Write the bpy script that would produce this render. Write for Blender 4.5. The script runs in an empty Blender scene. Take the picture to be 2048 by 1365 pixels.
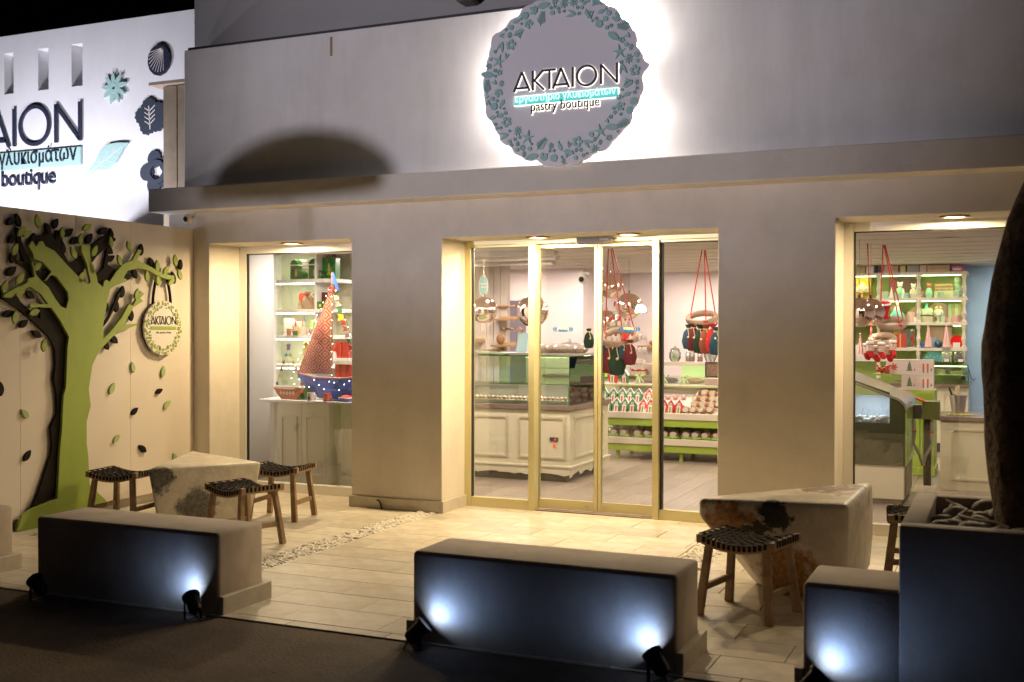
import bpy, bmesh, math, random
from mathutils import Vector, Matrix
from mathutils.geometry import tessellate_polygon
random.seed(7)
PI = math.pi
S = bpy.context.scene
C = S.collection

# ------------------------------------------------------------------ camera
cam_d = bpy.data.cameras.new('camera')
cam = bpy.data.objects.new('camera', cam_d)
C.objects.link(cam)
yaw, pitch, roll = math.radians(23.87), math.radians(-.68), math.radians(.075)
_r = Vector((math.cos(yaw), math.sin(yaw), 0))
_f = Vector((-math.sin(yaw)*math.cos(pitch), math.cos(yaw)*math.cos(pitch), math.sin(pitch)))
_u = _r.cross(_f)
_r2 = _r*math.cos(roll) + _u*math.sin(roll)
_u2 = -_r*math.sin(roll) + _u*math.cos(roll)
M = Matrix((_r2, _u2, -_f)).transposed().to_4x4()
M.translation = Vector((0, 0, 1.6))
cam.matrix_world = M
cam_d.sensor_width = 36
cam_d.lens = 2220/2048*36
cam_d.clip_start = .05
cam_d.clip_end = 400
cam_d.dof.use_dof = True
cam_d.dof.focus_distance = 9.6
cam_d.dof.aperture_fstop = 3.2
S.camera = cam

# ------------------------------------------------------------------ night sky, exposure
W = bpy.data.worlds.new('World')
S.world = W
W.use_nodes = True
wn = W.node_tree
bg = wn.nodes['Background']
sky = wn.nodes.new('ShaderNodeTexSky')
sky.sky_type = 'NISHITA'
sky.sun_disc = False
sky.sun_elevation = math.radians(2)
sky.sun_rotation = math.radians(200)
wn.links.new(sky.outputs[0], bg.inputs[0])
bg.inputs[1].default_value = .0016
S.view_settings.view_transform = 'Standard'
S.view_settings.look = 'None'
S.view_settings.exposure = 0
S.view_settings.gamma = 1
S.cycles.max_bounces = 7
S.cycles.diffuse_bounces = 4
S.cycles.glossy_bounces = 4
S.cycles.transparent_max_bounces = 16
S.cycles.sample_clamp_indirect = 6
S.cycles.caustics_reflective = False
S.cycles.caustics_refractive = False

def light(kind, loc, power, col, size=.05, aim=None, cone=None, blend=.5, sizey=None, name=None):
    d = bpy.data.lights.new(name or kind.lower()+'_light', kind)
    d.energy = power
    d.color = col
    if kind == 'AREA':
        d.size = size
        if sizey:
            d.shape = 'RECTANGLE'; d.size_y = sizey
        else:
            d.shape = 'DISK'
    elif kind == 'SUN':
        d.angle = size
    else:
        d.shadow_soft_size = size
    if kind == 'SPOT' and cone:
        d.spot_size = math.radians(cone); d.spot_blend = blend
    o = bpy.data.objects.new(d.name, d)
    o.location = loc
    if aim is not None:
        o.rotation_euler = (Vector(aim)-Vector(loc)).to_track_quat('-Z', 'Y').to_euler()
    C.objects.link(o)
    return o

moon = light('SUN', (0, -5, 20), .012, (.75, .8, 1), math.radians(.5), aim=(-4, 8, 0), name='moon')
WARM = (1, .74, .39)
COOL = (.93, .90, 1)
# street side flood on the parapet: cool, dim, fading to the right
light('SPOT', (-7.5, -6, 2.0), 2900, (.90, .86, 1), .11, aim=(-3.7, 8.4, 4.05), cone=31, blend=.85, name='street_floodlight')
# flood at the foot of the white garden wall
light('AREA', (-10.7, 8.0, 2.0), 128, (.90, .89, 1), .4, aim=(-10.3, 9.9, 3.5), name='wall_floodlight')
light('AREA', (-8.6, 8.3, 2.1), 52, (.90, .89, 1), .4, aim=(-8.9, 9.9, 3.3), name='wall_floodlight')

# ------------------------------------------------------------------ materials
MATS = {}
def mat(name, col, rough=.6, metal=0, noise=None, bump=None, emit=None, rnd=0, spec=.5, coat=0, streak=None):
    """noise=(scale, second colour, low, high), bump=(scale, strength), emit=(colour, strength), rnd = per-object value spread"""
    if name in MATS: return MATS[name]
    m = bpy.data.materials.new(name); m.use_nodes = True
    nt = m.node_tree; N = nt.nodes; L = nt.links
    b = N['Principled BSDF']
    b.inputs['Base Color'].default_value = (*col, 1)
    b.inputs['Roughness'].default_value = rough
    b.inputs['Metallic'].default_value = metal
    b.inputs['Specular IOR Level'].default_value = spec
    b.inputs['Coat Weight'].default_value = coat
    tc = None
    def coords():
        nonlocal tc
        if tc is None: tc = N.new('ShaderNodeTexCoord')
        return tc.outputs['Object']
    out = None
    if noise:
        n = N.new('ShaderNodeTexNoise'); n.inputs['Scale'].default_value = noise[0]; n.inputs['Detail'].default_value = 6
        n.inputs['Roughness'].default_value = .62
        L.new(coords(), n.inputs['Vector'])
        r = N.new('ShaderNodeValToRGB')
        r.color_ramp.elements[0].position = noise[2]; r.color_ramp.elements[1].position = noise[3]
        r.color_ramp.elements[0].color = (*col, 1); r.color_ramp.elements[1].color = (*noise[1], 1)
        L.new(n.outputs['Fac'], r.inputs[0]); out = r.outputs[0]
    if streak:      # soft stains: (strength, scale, vertical stretch)
        mpn = N.new('ShaderNodeMapping'); mpn.inputs['Scale'].default_value = (streak[1], streak[1], streak[1]/streak[2]); L.new(coords(), mpn.inputs[0])
        n = N.new('ShaderNodeTexNoise'); n.inputs['Scale'].default_value = 1; n.inputs['Detail'].default_value = 7; n.inputs['Roughness'].default_value = .7; L.new(mpn.outputs[0], n.inputs['Vector'])
        r = N.new('ShaderNodeMapRange'); r.inputs['From Min'].default_value = .42; r.inputs['From Max'].default_value = .72; r.inputs['To Min'].default_value = 1; r.inputs['To Max'].default_value = 1-streak[0]; L.new(n.outputs['Fac'], r.inputs['Value'])
        mx = N.new('ShaderNodeVectorMath'); mx.operation = 'SCALE'
        if out is not None: L.new(out, mx.inputs[0])
        else: mx.inputs[0].default_value = col
        L.new(r.outputs[0], mx.inputs['Scale']); out = mx.outputs[0]
    if rnd:
        oi = N.new('ShaderNodeObjectInfo'); mr = N.new('ShaderNodeMapRange')
        mr.inputs['To Min'].default_value = 1-rnd; mr.inputs['To Max'].default_value = 1+rnd
        L.new(oi.outputs['Random'], mr.inputs['Value'])
        mx = N.new('ShaderNodeVectorMath'); mx.operation = 'SCALE'
        if out is not None: L.new(out, mx.inputs[0])
        else: mx.inputs[0].default_value = col
        L.new(mr.outputs[0], mx.inputs['Scale']); out = mx.outputs[0]
    if out is not None: L.new(out, b.inputs['Base Color'])
    if bump:
        n = N.new('ShaderNodeTexNoise'); n.inputs['Scale'].default_value = bump[0]; n.inputs['Detail'].default_value = 5
        L.new(coords(), n.inputs['Vector'])
        bp = N.new('ShaderNodeBump'); bp.inputs['Strength'].default_value = bump[1]; bp.inputs['Distance'].default_value = bump[2] if len(bump) > 2 else .003
        L.new(n.outputs['Fac'], bp.inputs['Height']); L.new(bp.outputs[0], b.inputs['Normal'])
    if emit:
        b.inputs['Emission Color'].default_value = (*emit[0], 1); b.inputs['Emission Strength'].default_value = emit[1]
    MATS[name] = m
    return m

def glass_mat(name, tint=(1, 1, 1), refl=.06, rough=.0):
    if name in MATS: return MATS[name]
    m = bpy.data.materials.new(name); m.use_nodes = True
    nt = m.node_tree; N = nt.nodes; L = nt.links
    for n in list(N): N.remove(n)
    o = N.new('ShaderNodeOutputMaterial'); mx = N.new('ShaderNodeMixShader')
    t = N.new('ShaderNodeBsdfTransparent'); t.inputs[0].default_value = (*tint, 1)
    g = N.new('ShaderNodeBsdfGlossy'); g.inputs['Roughness'].default_value = rough
    fr = N.new('ShaderNodeFresnel'); fr.inputs[0].default_value = 1.45
    ad = N.new('ShaderNodeMath'); ad.operation = 'ADD'; ad.inputs[1].default_value = refl-.04; ad.use_clamp = True
    L.new(fr.outputs[0], ad.inputs[0]); L.new(ad.outputs[0], mx.inputs[0])
    L.new(t.outputs[0], mx.inputs[1]); L.new(g.outputs[0], mx.inputs[2]); L.new(mx.outputs[0], o.inputs[0])
    MATS[name] = m
    return m

stucco = mat('stucco', (.76, .71, .64), .85, streak=(.12, 2.6, 1.4), noise=(1.3, (.69, .63, .56), .35, .75), bump=(70, .5, .004))
stucco_w = mat('stucco_white', (.82, .81, .83), .85, streak=(.08, 1.8, 3), noise=(1.1, (.72, .71, .71), .4, .8), bump=(110, .25))
parapet_m = mat('parapet_stucco', (.78, .75, .73), .85, streak=(.14, 3, 6), noise=(1.6, (.66, .62, .58), .4, .85), bump=(120, .25))
reveal_m = mat('reveal_paint', (.76, .73, .68), .6, bump=(60, .1))
bench_m = mat('bench_plaster', (.64, .56, .49), .85, streak=(.2, 5, 2), noise=(3, (.50, .42, .35), .4, .8), bump=(90, .4, .003))
skirt_m = mat('skirting_stone', (.60, .55, .47), .6, noise=(8, (.5, .45, .38), .4, .7), bump=(40, .2))
def tile_material():
    m = mat('limestone_tile', (.66, .61, .54), .45, noise=(5, (.54, .48, .39), .35, .7), bump=(60, .12), rnd=.12, streak=(.16, 9, 1))
    return m
tile_m = tile_material()
grout = mat('grout', (.16, .13, .10), .9)
street_m = mat('street_concrete', (.15, .10, .066), .85, noise=(2.2, (.09, .06, .042), .35, .7), bump=(60, .9, .006), streak=(.45, 1.4, 1))
pebble_m = mat('pebble', (.74, .71, .65), .6, noise=(60, (.5, .46, .42), .3, .8))
riverstone_m = mat('river_stone', (.42, .37, .32), .65, noise=(14, (.2, .18, .16), .3, .8), bump=(50, .3), rnd=.25)
soil_m = mat('soil', (.05, .04, .03), .95)
alu = mat('champagne_aluminium', (.72, .66, .38), .34, .35, bump=(200, .03))
alu_w = mat('white_frame', (.76, .73, .68), .45)
rubber = mat('black_gasket', (.03, .025, .02), .6)
steel = mat('brushed_steel', (.55, .54, .52), .3, 1, bump=(120, .05))
glass = glass_mat('clear_glass', (.97, .985, .97), .075)
glass_g = glass_mat('green_edged_glass', (.88, .97, .88), .08)
glass_d = glass_mat('jar_glass', (.93, .95, .95), .12)
film = glass_mat('cellophane', (.96, .95, .95), .14, .12)
def milky(m, a, col):
    nt = m.node_tree; o = [n for n in nt.nodes if n.type == 'OUTPUT_MATERIAL'][0]; src = o.inputs[0].links[0].from_socket
    d = nt.nodes.new('ShaderNodeBsdfDiffuse'); d.inputs[0].default_value = (*col, 1); mx = nt.nodes.new('ShaderNodeMixShader'); mx.inputs[0].default_value = a
    nt.links.new(src, mx.inputs[1]); nt.links.new(d.outputs[0], mx.inputs[2]); nt.links.new(mx.outputs[0], o.inputs[0])
milky(film, .28, (.8, .68, .62)); milky(glass_d, .14, (.8, .8, .78))
black = mat('black_metal', (.02, .02, .02), .4, .3)
white = mat('white_paint', (.78, .76, .73), .5)
cream = mat('cream_lacquer', (.58, .53, .38), .4, bump=(30, .02))
pinkwall = mat('interior_wall', (.72, .63, .64), .8)
ceil_m = mat('ceiling_board', (.70, .65, .60), .7, bump=(30, .05))
floor_m = None
wood = mat('oak', (.42, .24, .11), .55, noise=(9, (.30, .16, .07), .35, .7), bump=(40, .15))
oldwood = mat('weathered_teak', (.36, .25, .15), .75, noise=(16, (.22, .14, .08), .35, .7), bump=(60, .5))
strap_m = mat('dark_leather', (.014, .010, .009), .85, spec=.12)
dark_navy = mat('navy_relief', (.022, .026, .055), .5)
slate_m = mat('slate_relief', (.04, .05, .075), .5)
aqua = mat('aqua_relief', (.38, .58, .56), .6)
aqua_dim = mat('wreath_aqua', (.33, .56, .54), .5)
disc_m = mat('disc_lavender', (.80, .77, .82), .5)
green_leaf = mat('lime_board', (.29, .38, .06), .6, streak=(.12, 6, 2))
green_pale = mat('pale_green_board', (.36, .48, .20), .5)
brown_board = mat('dark_brown_board', (.014, .010, .008), .7, spec=.15)
mural_m = mat('mural_board', (.72, .65, .58), .6, bump=(20, .03))
red = mat('red_paint', (.42, .03, .02), .45)
redf = mat('red_felt', (.45, .012, .01), .9)
darkred = mat('dark_red_velvet', (.10, .006, .010), .85)
greenf = mat('dark_green_velvet', (.006, .024, .008), .85)
teal = mat('petrol_velvet', (.005, .045, .075), .8)
lime = mat('lime_paint', (.30, .40, .05), .5)
limepale = mat('pale_lime', (.62, .72, .32), .5)
gold = mat('gold', (.7, .48, .12), .3, .8)
yellow = mat('yellow_paint', (.75, .58, .05), .5)
blue = mat('boat_blue', (.03, .08, .48), .4)
skyblue = mat('sky_blue', (.12, .38, .62), .5)
pink = mat('pink_glaze', (.62, .36, .34), .35)
beige = mat('beige', (.60, .52, .42), .6)
browny = mat('burlap', (.42, .28, .17), .85, bump=(300, .3))
choc = mat('chocolate', (.07, .03, .02), .5)
copper = mat('copper_mirror', (.92, .72, .64), .07, 1)
marble_top = mat('counter_stone', (.20, .14, .115), .25, noise=(25, (.12, .08, .06), .4, .7))
turq = mat('turquoise_glaze', (.16, .50, .50), .4)
greenbox = mat('green_tin', (.03, .12, .015), .35)
felt_w = mat('white_felt', (.72, .66, .62), .9)
wicker = mat('wicker', (.38, .26, .18), .8, bump=(120, .4))
led_g = mat('led_lime', (.8, .9, .5), .5, emit=((.80, 1, .45), 9))
led_w = mat('led_white', (.9, .9, .9), .5, emit=((1, .98, .88), 12))

# ------------------------------------------------------------------ mesh helpers
class B:
    def __init__(s): s.bm = bmesh.new()
    def box(s, x0, x1, y0, y1, z0, z1):
        v = [s.bm.verts.new((x, y, z)) for x in (x0, x1) for y in (y0, y1) for z in (z0, z1)]
        for q in ((0, 1, 3, 2), (4, 6, 7, 5), (0, 4, 5, 1), (2, 3, 7, 6), (0, 2, 6, 4), (1, 5, 7, 3)):
            s.bm.faces.new([v[i] for i in q])
        return s
    def cbox(s, c, d, rot=None):
        c = Vector(c); d = Vector(d)/2
        v = []
        for i in (-1, 1):
            for j in (-1, 1):
                for k in (-1, 1):
                    p = Vector((i*d.x, j*d.y, k*d.z))
                    if rot is not None: p = rot @ p
                    v.append(s.bm.verts.new(c+p))
        for q in ((0, 1, 3, 2), (4, 6, 7, 5), (0, 4, 5, 1), (2, 3, 7, 6), (0, 2, 6, 4), (1, 5, 7, 3)):
            s.bm.faces.new([v[i] for i in q])
        return s
    def bar(s, a, b, w, h=None, up=(0, 0, 1)):
        a = Vector(a); b = Vector(b); h = h or w
        d = (b-a).normalized(); u = Vector(up)
        if abs(d.dot(u)) > .98: u = Vector((1, 0, 0))
        sd = d.cross(u).normalized(); u = sd.cross(d)
        v = []
        for p in (a, b):
            for i, j in ((-1, -1), (1, -1), (1, 1), (-1, 1)):
                v.append(s.bm.verts.new(p+sd*(w/2*i)+u*(h/2*j)))
        for q in ((0, 1, 2, 3), (7, 6, 5, 4), (0, 4, 5, 1), (1, 5, 6, 2), (2, 6, 7, 3), (3, 7, 4, 0)):
            s.bm.faces.new([v[i] for i in q])
        return s
    def taper(s, a, b, wa, wb):
        a = Vector(a); b = Vector(b); d = (b-a).normalized(); u = Vector((0, 1, 0))
        sd = d.cross(u).normalized(); u = sd.cross(d)
        v = []
        for p, (w, h) in ((a, wa), (b, wb)):
            for i, j in ((-1, -1), (1, -1), (1, 1), (-1, 1)):
                v.append(s.bm.verts.new(p+sd*(w/2*i)+u*(h/2*j)))
        for q in ((0, 1, 2, 3), (7, 6, 5, 4), (0, 4, 5, 1), (1, 5, 6, 2), (2, 6, 7, 3), (3, 7, 4, 0)):
            s.bm.faces.new([v[i] for i in q])
        return s
    def tube(s, pts, r, n=8, closed=False):
        pts = [Vector(p) for p in pts]; rings = []
        rs = r if isinstance(r, (list, tuple)) else [r]*len(pts)
        m = len(pts); u = None
        for i, p in enumerate(pts):
            a = pts[(i-1) % m] if (closed or i > 0) else p
            b = pts[(i+1) % m] if (closed or i < m-1) else p
            d = (b-a).normalized()
            if u is None:
                u = Vector((0, 0, 1)) if abs(d.z) < .9 else Vector((1, 0, 0))
            u = (u-d*d.dot(u)).normalized(); w = d.cross(u)
            rings.append([s.bm.verts.new(p+(u*math.cos(2*PI*k/n)+w*math.sin(2*PI*k/n))*rs[i]) for k in range(n)])
        for i in range(m if closed else m-1):
            A, Bq = rings[i], rings[(i+1) % m]
            for k in range(n):
                s.bm.faces.new((A[k], A[(k+1) % n], Bq[(k+1) % n], Bq[k]))
        if not closed:
            s.bm.faces.new(rings[0][::-1]); s.bm.faces.new(rings[-1])
        return s
    def lathe(s, prof, c=(0, 0, 0), n=24, sx=1, sy=1):
        c = Vector(c); rings = []
        for r, z in prof:
            if r < 1e-5: rings.append([s.bm.verts.new(c+Vector((0, 0, z)))])
            else: rings.append([s.bm.verts.new(c+Vector((r*sx*math.cos(2*PI*k/n), r*sy*math.sin(2*PI*k/n), z))) for k in range(n)])
        for A, Bq in zip(rings, rings[1:]):
            for k in range(n):
                k2 = (k+1) % n
                if len(A) == 1 and len(Bq) == 1: continue
                if len(A) == 1: s.bm.faces.new((A[0], Bq[k2], Bq[k]))
                elif len(Bq) == 1: s.bm.faces.new((A[k], A[k2], Bq[0]))
                else: s.bm.faces.new((A[k], A[k2], Bq[k2], Bq[k]))
        if len(rings[0]) > 1: s.bm.faces.new(rings[0][::-1])
        if len(rings[-1]) > 1: s.bm.faces.new(rings[-1])
        return s
    def prism(s, poly, mp, w0, w1):
        """poly in (u, v), mp(u, v, w) -> xyz; caps triangulated"""
        a = [s.bm.verts.new(mp(u, v, w0)) for u, v in poly]
        b = [s.bm.verts.new(mp(u, v, w1)) for u, v in poly]
        n = len(poly)
        if n > 4:
            tris = tessellate_polygon([[Vector((u, v, 0)) for u, v in poly]])
            for t_ in tris:
                for L_ in (a, b):
                    try: s.bm.faces.new([L_[i] for i in t_])
                    except ValueError: pass
            for i in range(n):
                j = (i+1) % n
                s.bm.faces.new((a[i], a[j], b[j], b[i]))
            return s
        for i in range(n):
            j = (i+1) % n
            s.bm.faces.new((a[i], a[j], b[j], b[i]))
        f1 = s.bm.faces.new(a[::-1]); f2 = s.bm.faces.new(b)
        if n > 4: bmesh.ops.triangulate(s.bm, faces=[f1, f2])
        return s
    def sphere(s, c, r, n=12, sc=(1, 1, 1)):
        prof = [(r*math.sin(PI*i/(n//2)), -r*math.cos(PI*i/(n//2))) for i in range(n//2+1)]
        v0 = len(s.bm.verts)
        s.lathe([(max(q, 0), z*sc[2]) for q, z in prof], c, n, sc[0], sc[1])
        return s
    def seg(s, mp, a, b, w, w0, w1):
        """flat stroke in the (u, v) plane"""
        a = Vector(a); b = Vector(b); d = (b-a).normalized(); p = Vector((-d.y, d.x))*w/2
        s.prism([a+p, a-p, b-p, b+p], mp, w0, w1)
        return s
    def ring(s, mp, c, ro, ri, w0, w1, n=32, e=1):
        vo = []
        for w in (w0, w1):
            for r in (ro, ri):
                vo.append([s.bm.verts.new(mp(c[0]+r*math.cos(2*PI*k/n)*e, c[1]+r*math.sin(2*PI*k/n), w)) for k in range(n)])
        A, Bq, Cq, D = vo
        for k in range(n):
            j = (k+1) % n
            s.bm.faces.new((A[k], A[j], Cq[j], Cq[k])); s.bm.faces.new((Bq[j], Bq[k], D[k], D[j]))
            s.bm.faces.new((Cq[k], Cq[j], D[j], D[k])); s.bm.faces.new((A[j], A[k], Bq[k], Bq[j]))
        return s

def obj(name, b, m, parent=None, bevel=0, smooth=False, loc=None, seg=2):
    bm = b.bm if isinstance(b, B) else b
    bmesh.ops.recalc_face_normals(bm, faces=bm.faces)
    if bevel:
        bmesh.ops.remove_doubles(bm, verts=bm.verts, dist=1e-5)
        es = [e for e in bm.edges if len(e.link_faces) == 2 and e.calc_face_angle(0) > .6]
        bmesh.ops.bevel(bm, geom=es, offset=bevel, segments=seg, profile=.5, affect='EDGES', clamp_overlap=True)
    me = bpy.data.meshes.new(name); bm.to_mesh(me); bm.free()
    if isinstance(m, (list, tuple)):
        for q in m: me.materials.append(q)
    else: me.materials.append(m)
    if smooth:
        for p in me.polygons: p.use_smooth = True
        try: me.set_sharp_from_angle(angle=.7)
        except Exception: pass
    o = bpy.data.objects.new(name, me); C.objects.link(o)
    if loc is not None: o.location = loc
    if parent is not None:
        o.parent = parent
    return o
def tag(o, label, cat, group=None):
    o['label'] = label; o['category'] = cat
    if group: o['group'] = group
    return o
def thing(name, label, cat, loc=(0, 0, 0), rotz=0, group=None):
    o = bpy.data.objects.new(name, None); o.empty_display_size = .1; C.objects.link(o)
    o.location = loc; o.rotation_euler = (0, 0, rotz)
    return tag(o, label, cat, group)
def struct(name, b, m, **k):
    o = obj(name, b, m, **k)
    if k.get('parent') is None: o['kind'] = 'structure'
    return o
def dup(root, loc, rotz=None, label=None, group=None):
    r = root.copy(); C.objects.link(r); r.location = loc
    if rotz is not None: r.rotation_euler = (0, 0, rotz)
    if label: r['label'] = label
    if group: r['group'] = group
    for ch in list(root.children):
        c = ch.copy(); C.objects.link(c); c.parent = r
        for g in list(ch.children):
            d = g.copy(); C.objects.link(d); d.parent = c
    return r
def piece(name, me_obj, loc, parent, rot=None):
    o = me_obj.copy(); o.name = name; C.objects.link(o); o.location = loc; o.parent = parent
    if rot is not None: o.rotation_euler = rot
    return o
def fy(Y): return lambda u, v, w: (u, Y-w, v)          # plane facing the street
def fx(Xc): return lambda u, v, w: (Xc+w, u, v)         # plane facing right
def text(body, mp, u0, u1, v0, m, parent, h=None, depth=.004, name='lettering', w0=0, spacing=1.0, thick=0):
    cu = bpy.data.curves.new('tmp', 'FONT'); cu.body = body; cu.size = 1; cu.space_character = spacing; cu.resolution_u = 3
    cu.offset = thick
    t = bpy.data.objects.new('tmp', cu); C.objects.link(t)
    dg = bpy.context.evaluated_depsgraph_get()
    me = bpy.data.meshes.new_from_object(t.evaluated_get(dg))
    bm = bmesh.new(); bm.from_mesh(me); bpy.data.meshes.remove(me); bpy.data.objects.remove(t); bpy.data.curves.remove(cu)
    bmesh.ops.remove_doubles(bm, verts=bm.verts, dist=1e-4)
    xs = [v.co.x for v in bm.verts]; sx = (u1-u0)/(max(xs)-min(xs)); x0 = min(xs)
    sy = sx if h is None else h/.73
    r = bmesh.ops.extrude_face_region(bm, geom=bm.faces[:])
    top = {v for v in r['geom'] if isinstance(v, bmesh.types.BMVert)}
    for v in bm.verts:
        v.co = Vector(mp(u0+(v.co.x-x0)*sx, v0+v.co.y*sy, w0+(depth if v in top else 0)))
    return obj(name, bm, m, parent)

# the shop's name in thin strokes, cap height 1, total width 5.37
WORD = [('A', 0), ('K', .96), ('T', 1.57), ('A', 2.07), ('I', 3.05), ('O', 3.26), ('N', 4.49)]
def strokes(b, ch, x, mp, u0, v0, s, t, w0, w1):
    P = lambda a, c: (u0+(x+a)*s, v0+c*s)
    g = lambda a, c: b.seg(mp, P(*a), P(*c), t*s, w0, w1)
    if ch == 'A': g((0, 0), (.42, 1)); g((.42, 1), (.84, 0)); g((.07, .17), (.77, .17))
    elif ch == 'K': g((.05, 0), (.05, 1)); g((.6, 1), (.09, .45)); g((.14, .5), (.64, 0))
    elif ch == 'T': g((0, .96), (.64, .96)); g((.32, 0), (.32, .93))
    elif ch == 'I': g((.05, 0), (.05, 1))
    elif ch == 'O': b.ring(mp, P(.545, .5), .54*s, (.54-t)*s, w0, w1, 40)
    elif ch == 'N': g((.05, 0), (.05, 1)); g((.07, .95), (.83, .05)); g((.85, 0), (.85, 1))
def shopname(mp, u0, u1, v0, h, m, parent, depth, t=.1, w0=0):
    """one part per letter"""
    s = h; k = (u1-u0)/(5.37*s)
    m2 = lambda u, v, w: mp(u0+(u-u0)*k, v, w)
    for ch, x in WORD:
        b = B(); strokes(b, ch, x, m2, u0, v0, s, t, w0, w0+depth)
        obj('letter', b, m, parent)
def leafpoly(c, a, l, w, n=7, su=1):
    """pointed leaf outline centred at c"""
    pts = []
    for i in range(n+1):
        t = i/n; pts.append((l*(t-.5), w/2*math.sin(PI*t)**.75*(1.1-.3*t)))
    for i in range(n-1, 0, -1):
        t = i/n; pts.append((l*(t-.5), -w/2*math.sin(PI*t)**.75*(1.1-.3*t)))
    return [(c[0]+(x*math.cos(a)-y*math.sin(a))*su, c[1]+x*math.sin(a)+y*math.cos(a)) for x, y in pts]

# ================================================================== SETTING: ground
b = B(); b.box(-40, 40, -30, 4.956, -.25, -.008)
obj_street = struct('street_pavement', b, street_m)
# terrace slab (grout) with every tile its own piece
b = B(); b.box(-7.6, 3.2, 4.962, 8.96, -.2, -.006)
terrace = struct('terrace_floor', b, grout)
RY = 5.047; RH = .3135; TW = .612
def add_tile(x0, x1, y0, y1, name='floor_tile'):
    bm = B().box(-(x1-x0)/2, (x1-x0)/2, -(y1-y0)/2, (y1-y0)/2, -.027, 0)
    return obj(name, bm, tile_m, terrace, bevel=.0015, seg=1, loc=((x0+x1)/2, (y0+y1)/2, 0))
full = None
zones = [(-7.2, -4.70, -4.97-TW*8), (-4.45, -2.07, -3.33-TW*8), (-1.81, 1.0, -1.56-TW*2)]
for zi, (za, zb, ph) in enumerate(zones):
    for k in range(13):
        y0 = RY+k*RH; y1 = min(y0+RH, 8.955)
        if y1-y0 < .05: continue
        x = ph + (0 if k % 2 else TW/2)
        if k < 1 and zi == 1: pass
        while x < zb:
            a, c = max(x, za), min(x+TW, zb)
            x += TW
            if c-a < .03: continue
            if abs(c-a-TW) < 1e-4 and abs(y1-y0-RH) < 1e-4:
                if full is None: full = add_tile(a+.002, c-.002, y0+.002, y1-.002)
                else: piece('floor_tile', full, ((a+c)/2, (y0+y1)/2, random.uniform(-.0006, .0006)), terrace)
            else: add_tile(a+.002, c-.002, y0+.002, y1-.002)
# nosing strip along the step
x = -7.2
while x < 1.6:
    add_tile(x+.002, x+.608, 4.957, 5.043, 'nosing_tile'); x += TW
# fill where the tiles pass in front of the pebble strips
for (a, c) in ((-4.70, -4.45), (-2.07, -1.81)):
    add_tile(a+.002, c-.002, RY+.002, RY+.7, 'floor_tile')

def pebbles(name, x0, x1, y0, y1, n, r0, r1, z=.0):
    b = B(); rnd = random.Random(3)
    proto = [((1, 0, 0)), ]
    for i in range(n):
        r = rnd.uniform(r0, r1); c = (rnd.uniform(x0+r, x1-r), rnd.uniform(y0, y1), z-.012+rnd.uniform(-.004, .012))
        v = len(b.bm.verts)
        bm2 = bmesh.ops.create_icosphere(b.bm, subdivisions=1, radius=r)
        rot = Matrix.Rotation(rnd.uniform(0, 6.28), 3, 'Z') @ Matrix.Rotation(rnd.uniform(-.5, .5), 3, 'X')
        sc = Vector((1.25, rnd.uniform(.7, .95), rnd.uniform(.5, .75)))
        for vv in bm2['verts']:
            q = vv.co*(1+rnd.uniform(-.1, .1)); vv.co = rot @ Vector((q.x*sc.x, q.y*sc.y, q.z*sc.z)) + Vector(c)
    for (p_, q_) in ((x0-.002, x1+.002),): b.box(p_, q_, y0-.02, y1+.01, -.0055, -.003)
    o = obj(name, b, pebble_m, smooth=True); o['kind'] = 'stuff'
    tag(o, {'a': 'narrow strip of white pebbles let into the tiles left of the door', 'b': 'narrow strip of white pebbles let into the tiles near the right table'}[name[-1]], 'pebbles')
    o.name = 'pebble_strip'
    return o
pebbles('a', -4.695, -4.455, 5.77, 8.47, 1700, .014, .027)
pebbles('b', -2.065, -1.815, 5.77, 8.47, 1700, .014, .027)

# ================================================================== THE SHOP BUILDING
shop = thing('shop_building', 'white stucco shop front with deep lit openings, projecting ledge and plain parapet', 'building', (-3.2, 8.5, 0))
def P(o):
    """keep world coordinates for a child of an empty"""
    def inv(e):
        return Matrix.LocRotScale(e.location, e.rotation_euler, None).inverted()
    o.matrix_parent_inverse = inv(o.parent) if o.parent.parent is None else inv(o.parent)
    return o
def part(name, b, m, parent, **k): return P(obj(name, b, m, parent, **k))

def wall_grid(xs, zs, holes, y0, y1):
    b = B(); bm = b.bm; vs = {}
    def V(i, y, k):
        key = (i, y, k)
        if key not in vs: vs[key] = bm.verts.new((xs[i], y, zs[k]))
        return vs[key]
    nx, nz = len(xs)-1, len(zs)-1
    solid = lambda i, k: 0 <= i < nx and 0 <= k < nz and (i, k) not in holes
    for i in range(nx):
        for k in range(nz):
            if not solid(i, k): continue
            for y in (y0, y1):
                bm.faces.new((V(i, y, k), V(i+1, y, k), V(i+1, y, k+1), V(i, y, k+1)))
            if not solid(i-1, k): bm.faces.new((V(i, y0, k), V(i, y1, k), V(i, y1, k+1), V(i, y0, k+1)))
            if not solid(i+1, k): bm.faces.new((V(i+1, y0, k), V(i+1, y1, k), V(i+1, y1, k+1), V(i+1, y0, k+1)))
            if not solid(i, k-1): bm.faces.new((V(i, y0, k), V(i+1, y0, k), V(i+1, y1, k), V(i, y1, k)))
            if not solid(i, k+1): bm.faces.new((V(i, y0, k+1), V(i+1, y0, k+1), V(i+1, y1, k+1), V(i, y1, k+1)))
    return b
xs = [-7.40, -6.912, -5.331, -4.422, -2.02, -1.139, .95, 3.2]
zs = [0, 2.373, 2.395, 2.42, 2.72]
holes = {(1, 0), (1, 1), (3, 0), (5, 0), (5, 1), (5, 2)}
part('facade_wall', wall_grid(xs, zs, holes, 8.5, 9.09), stucco, shop, bevel=.006)
part('ledge', B().box(-7.43, 3.2, 8.25, 8.6, 2.692, 2.912), stucco, shop, bevel=.008)
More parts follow.
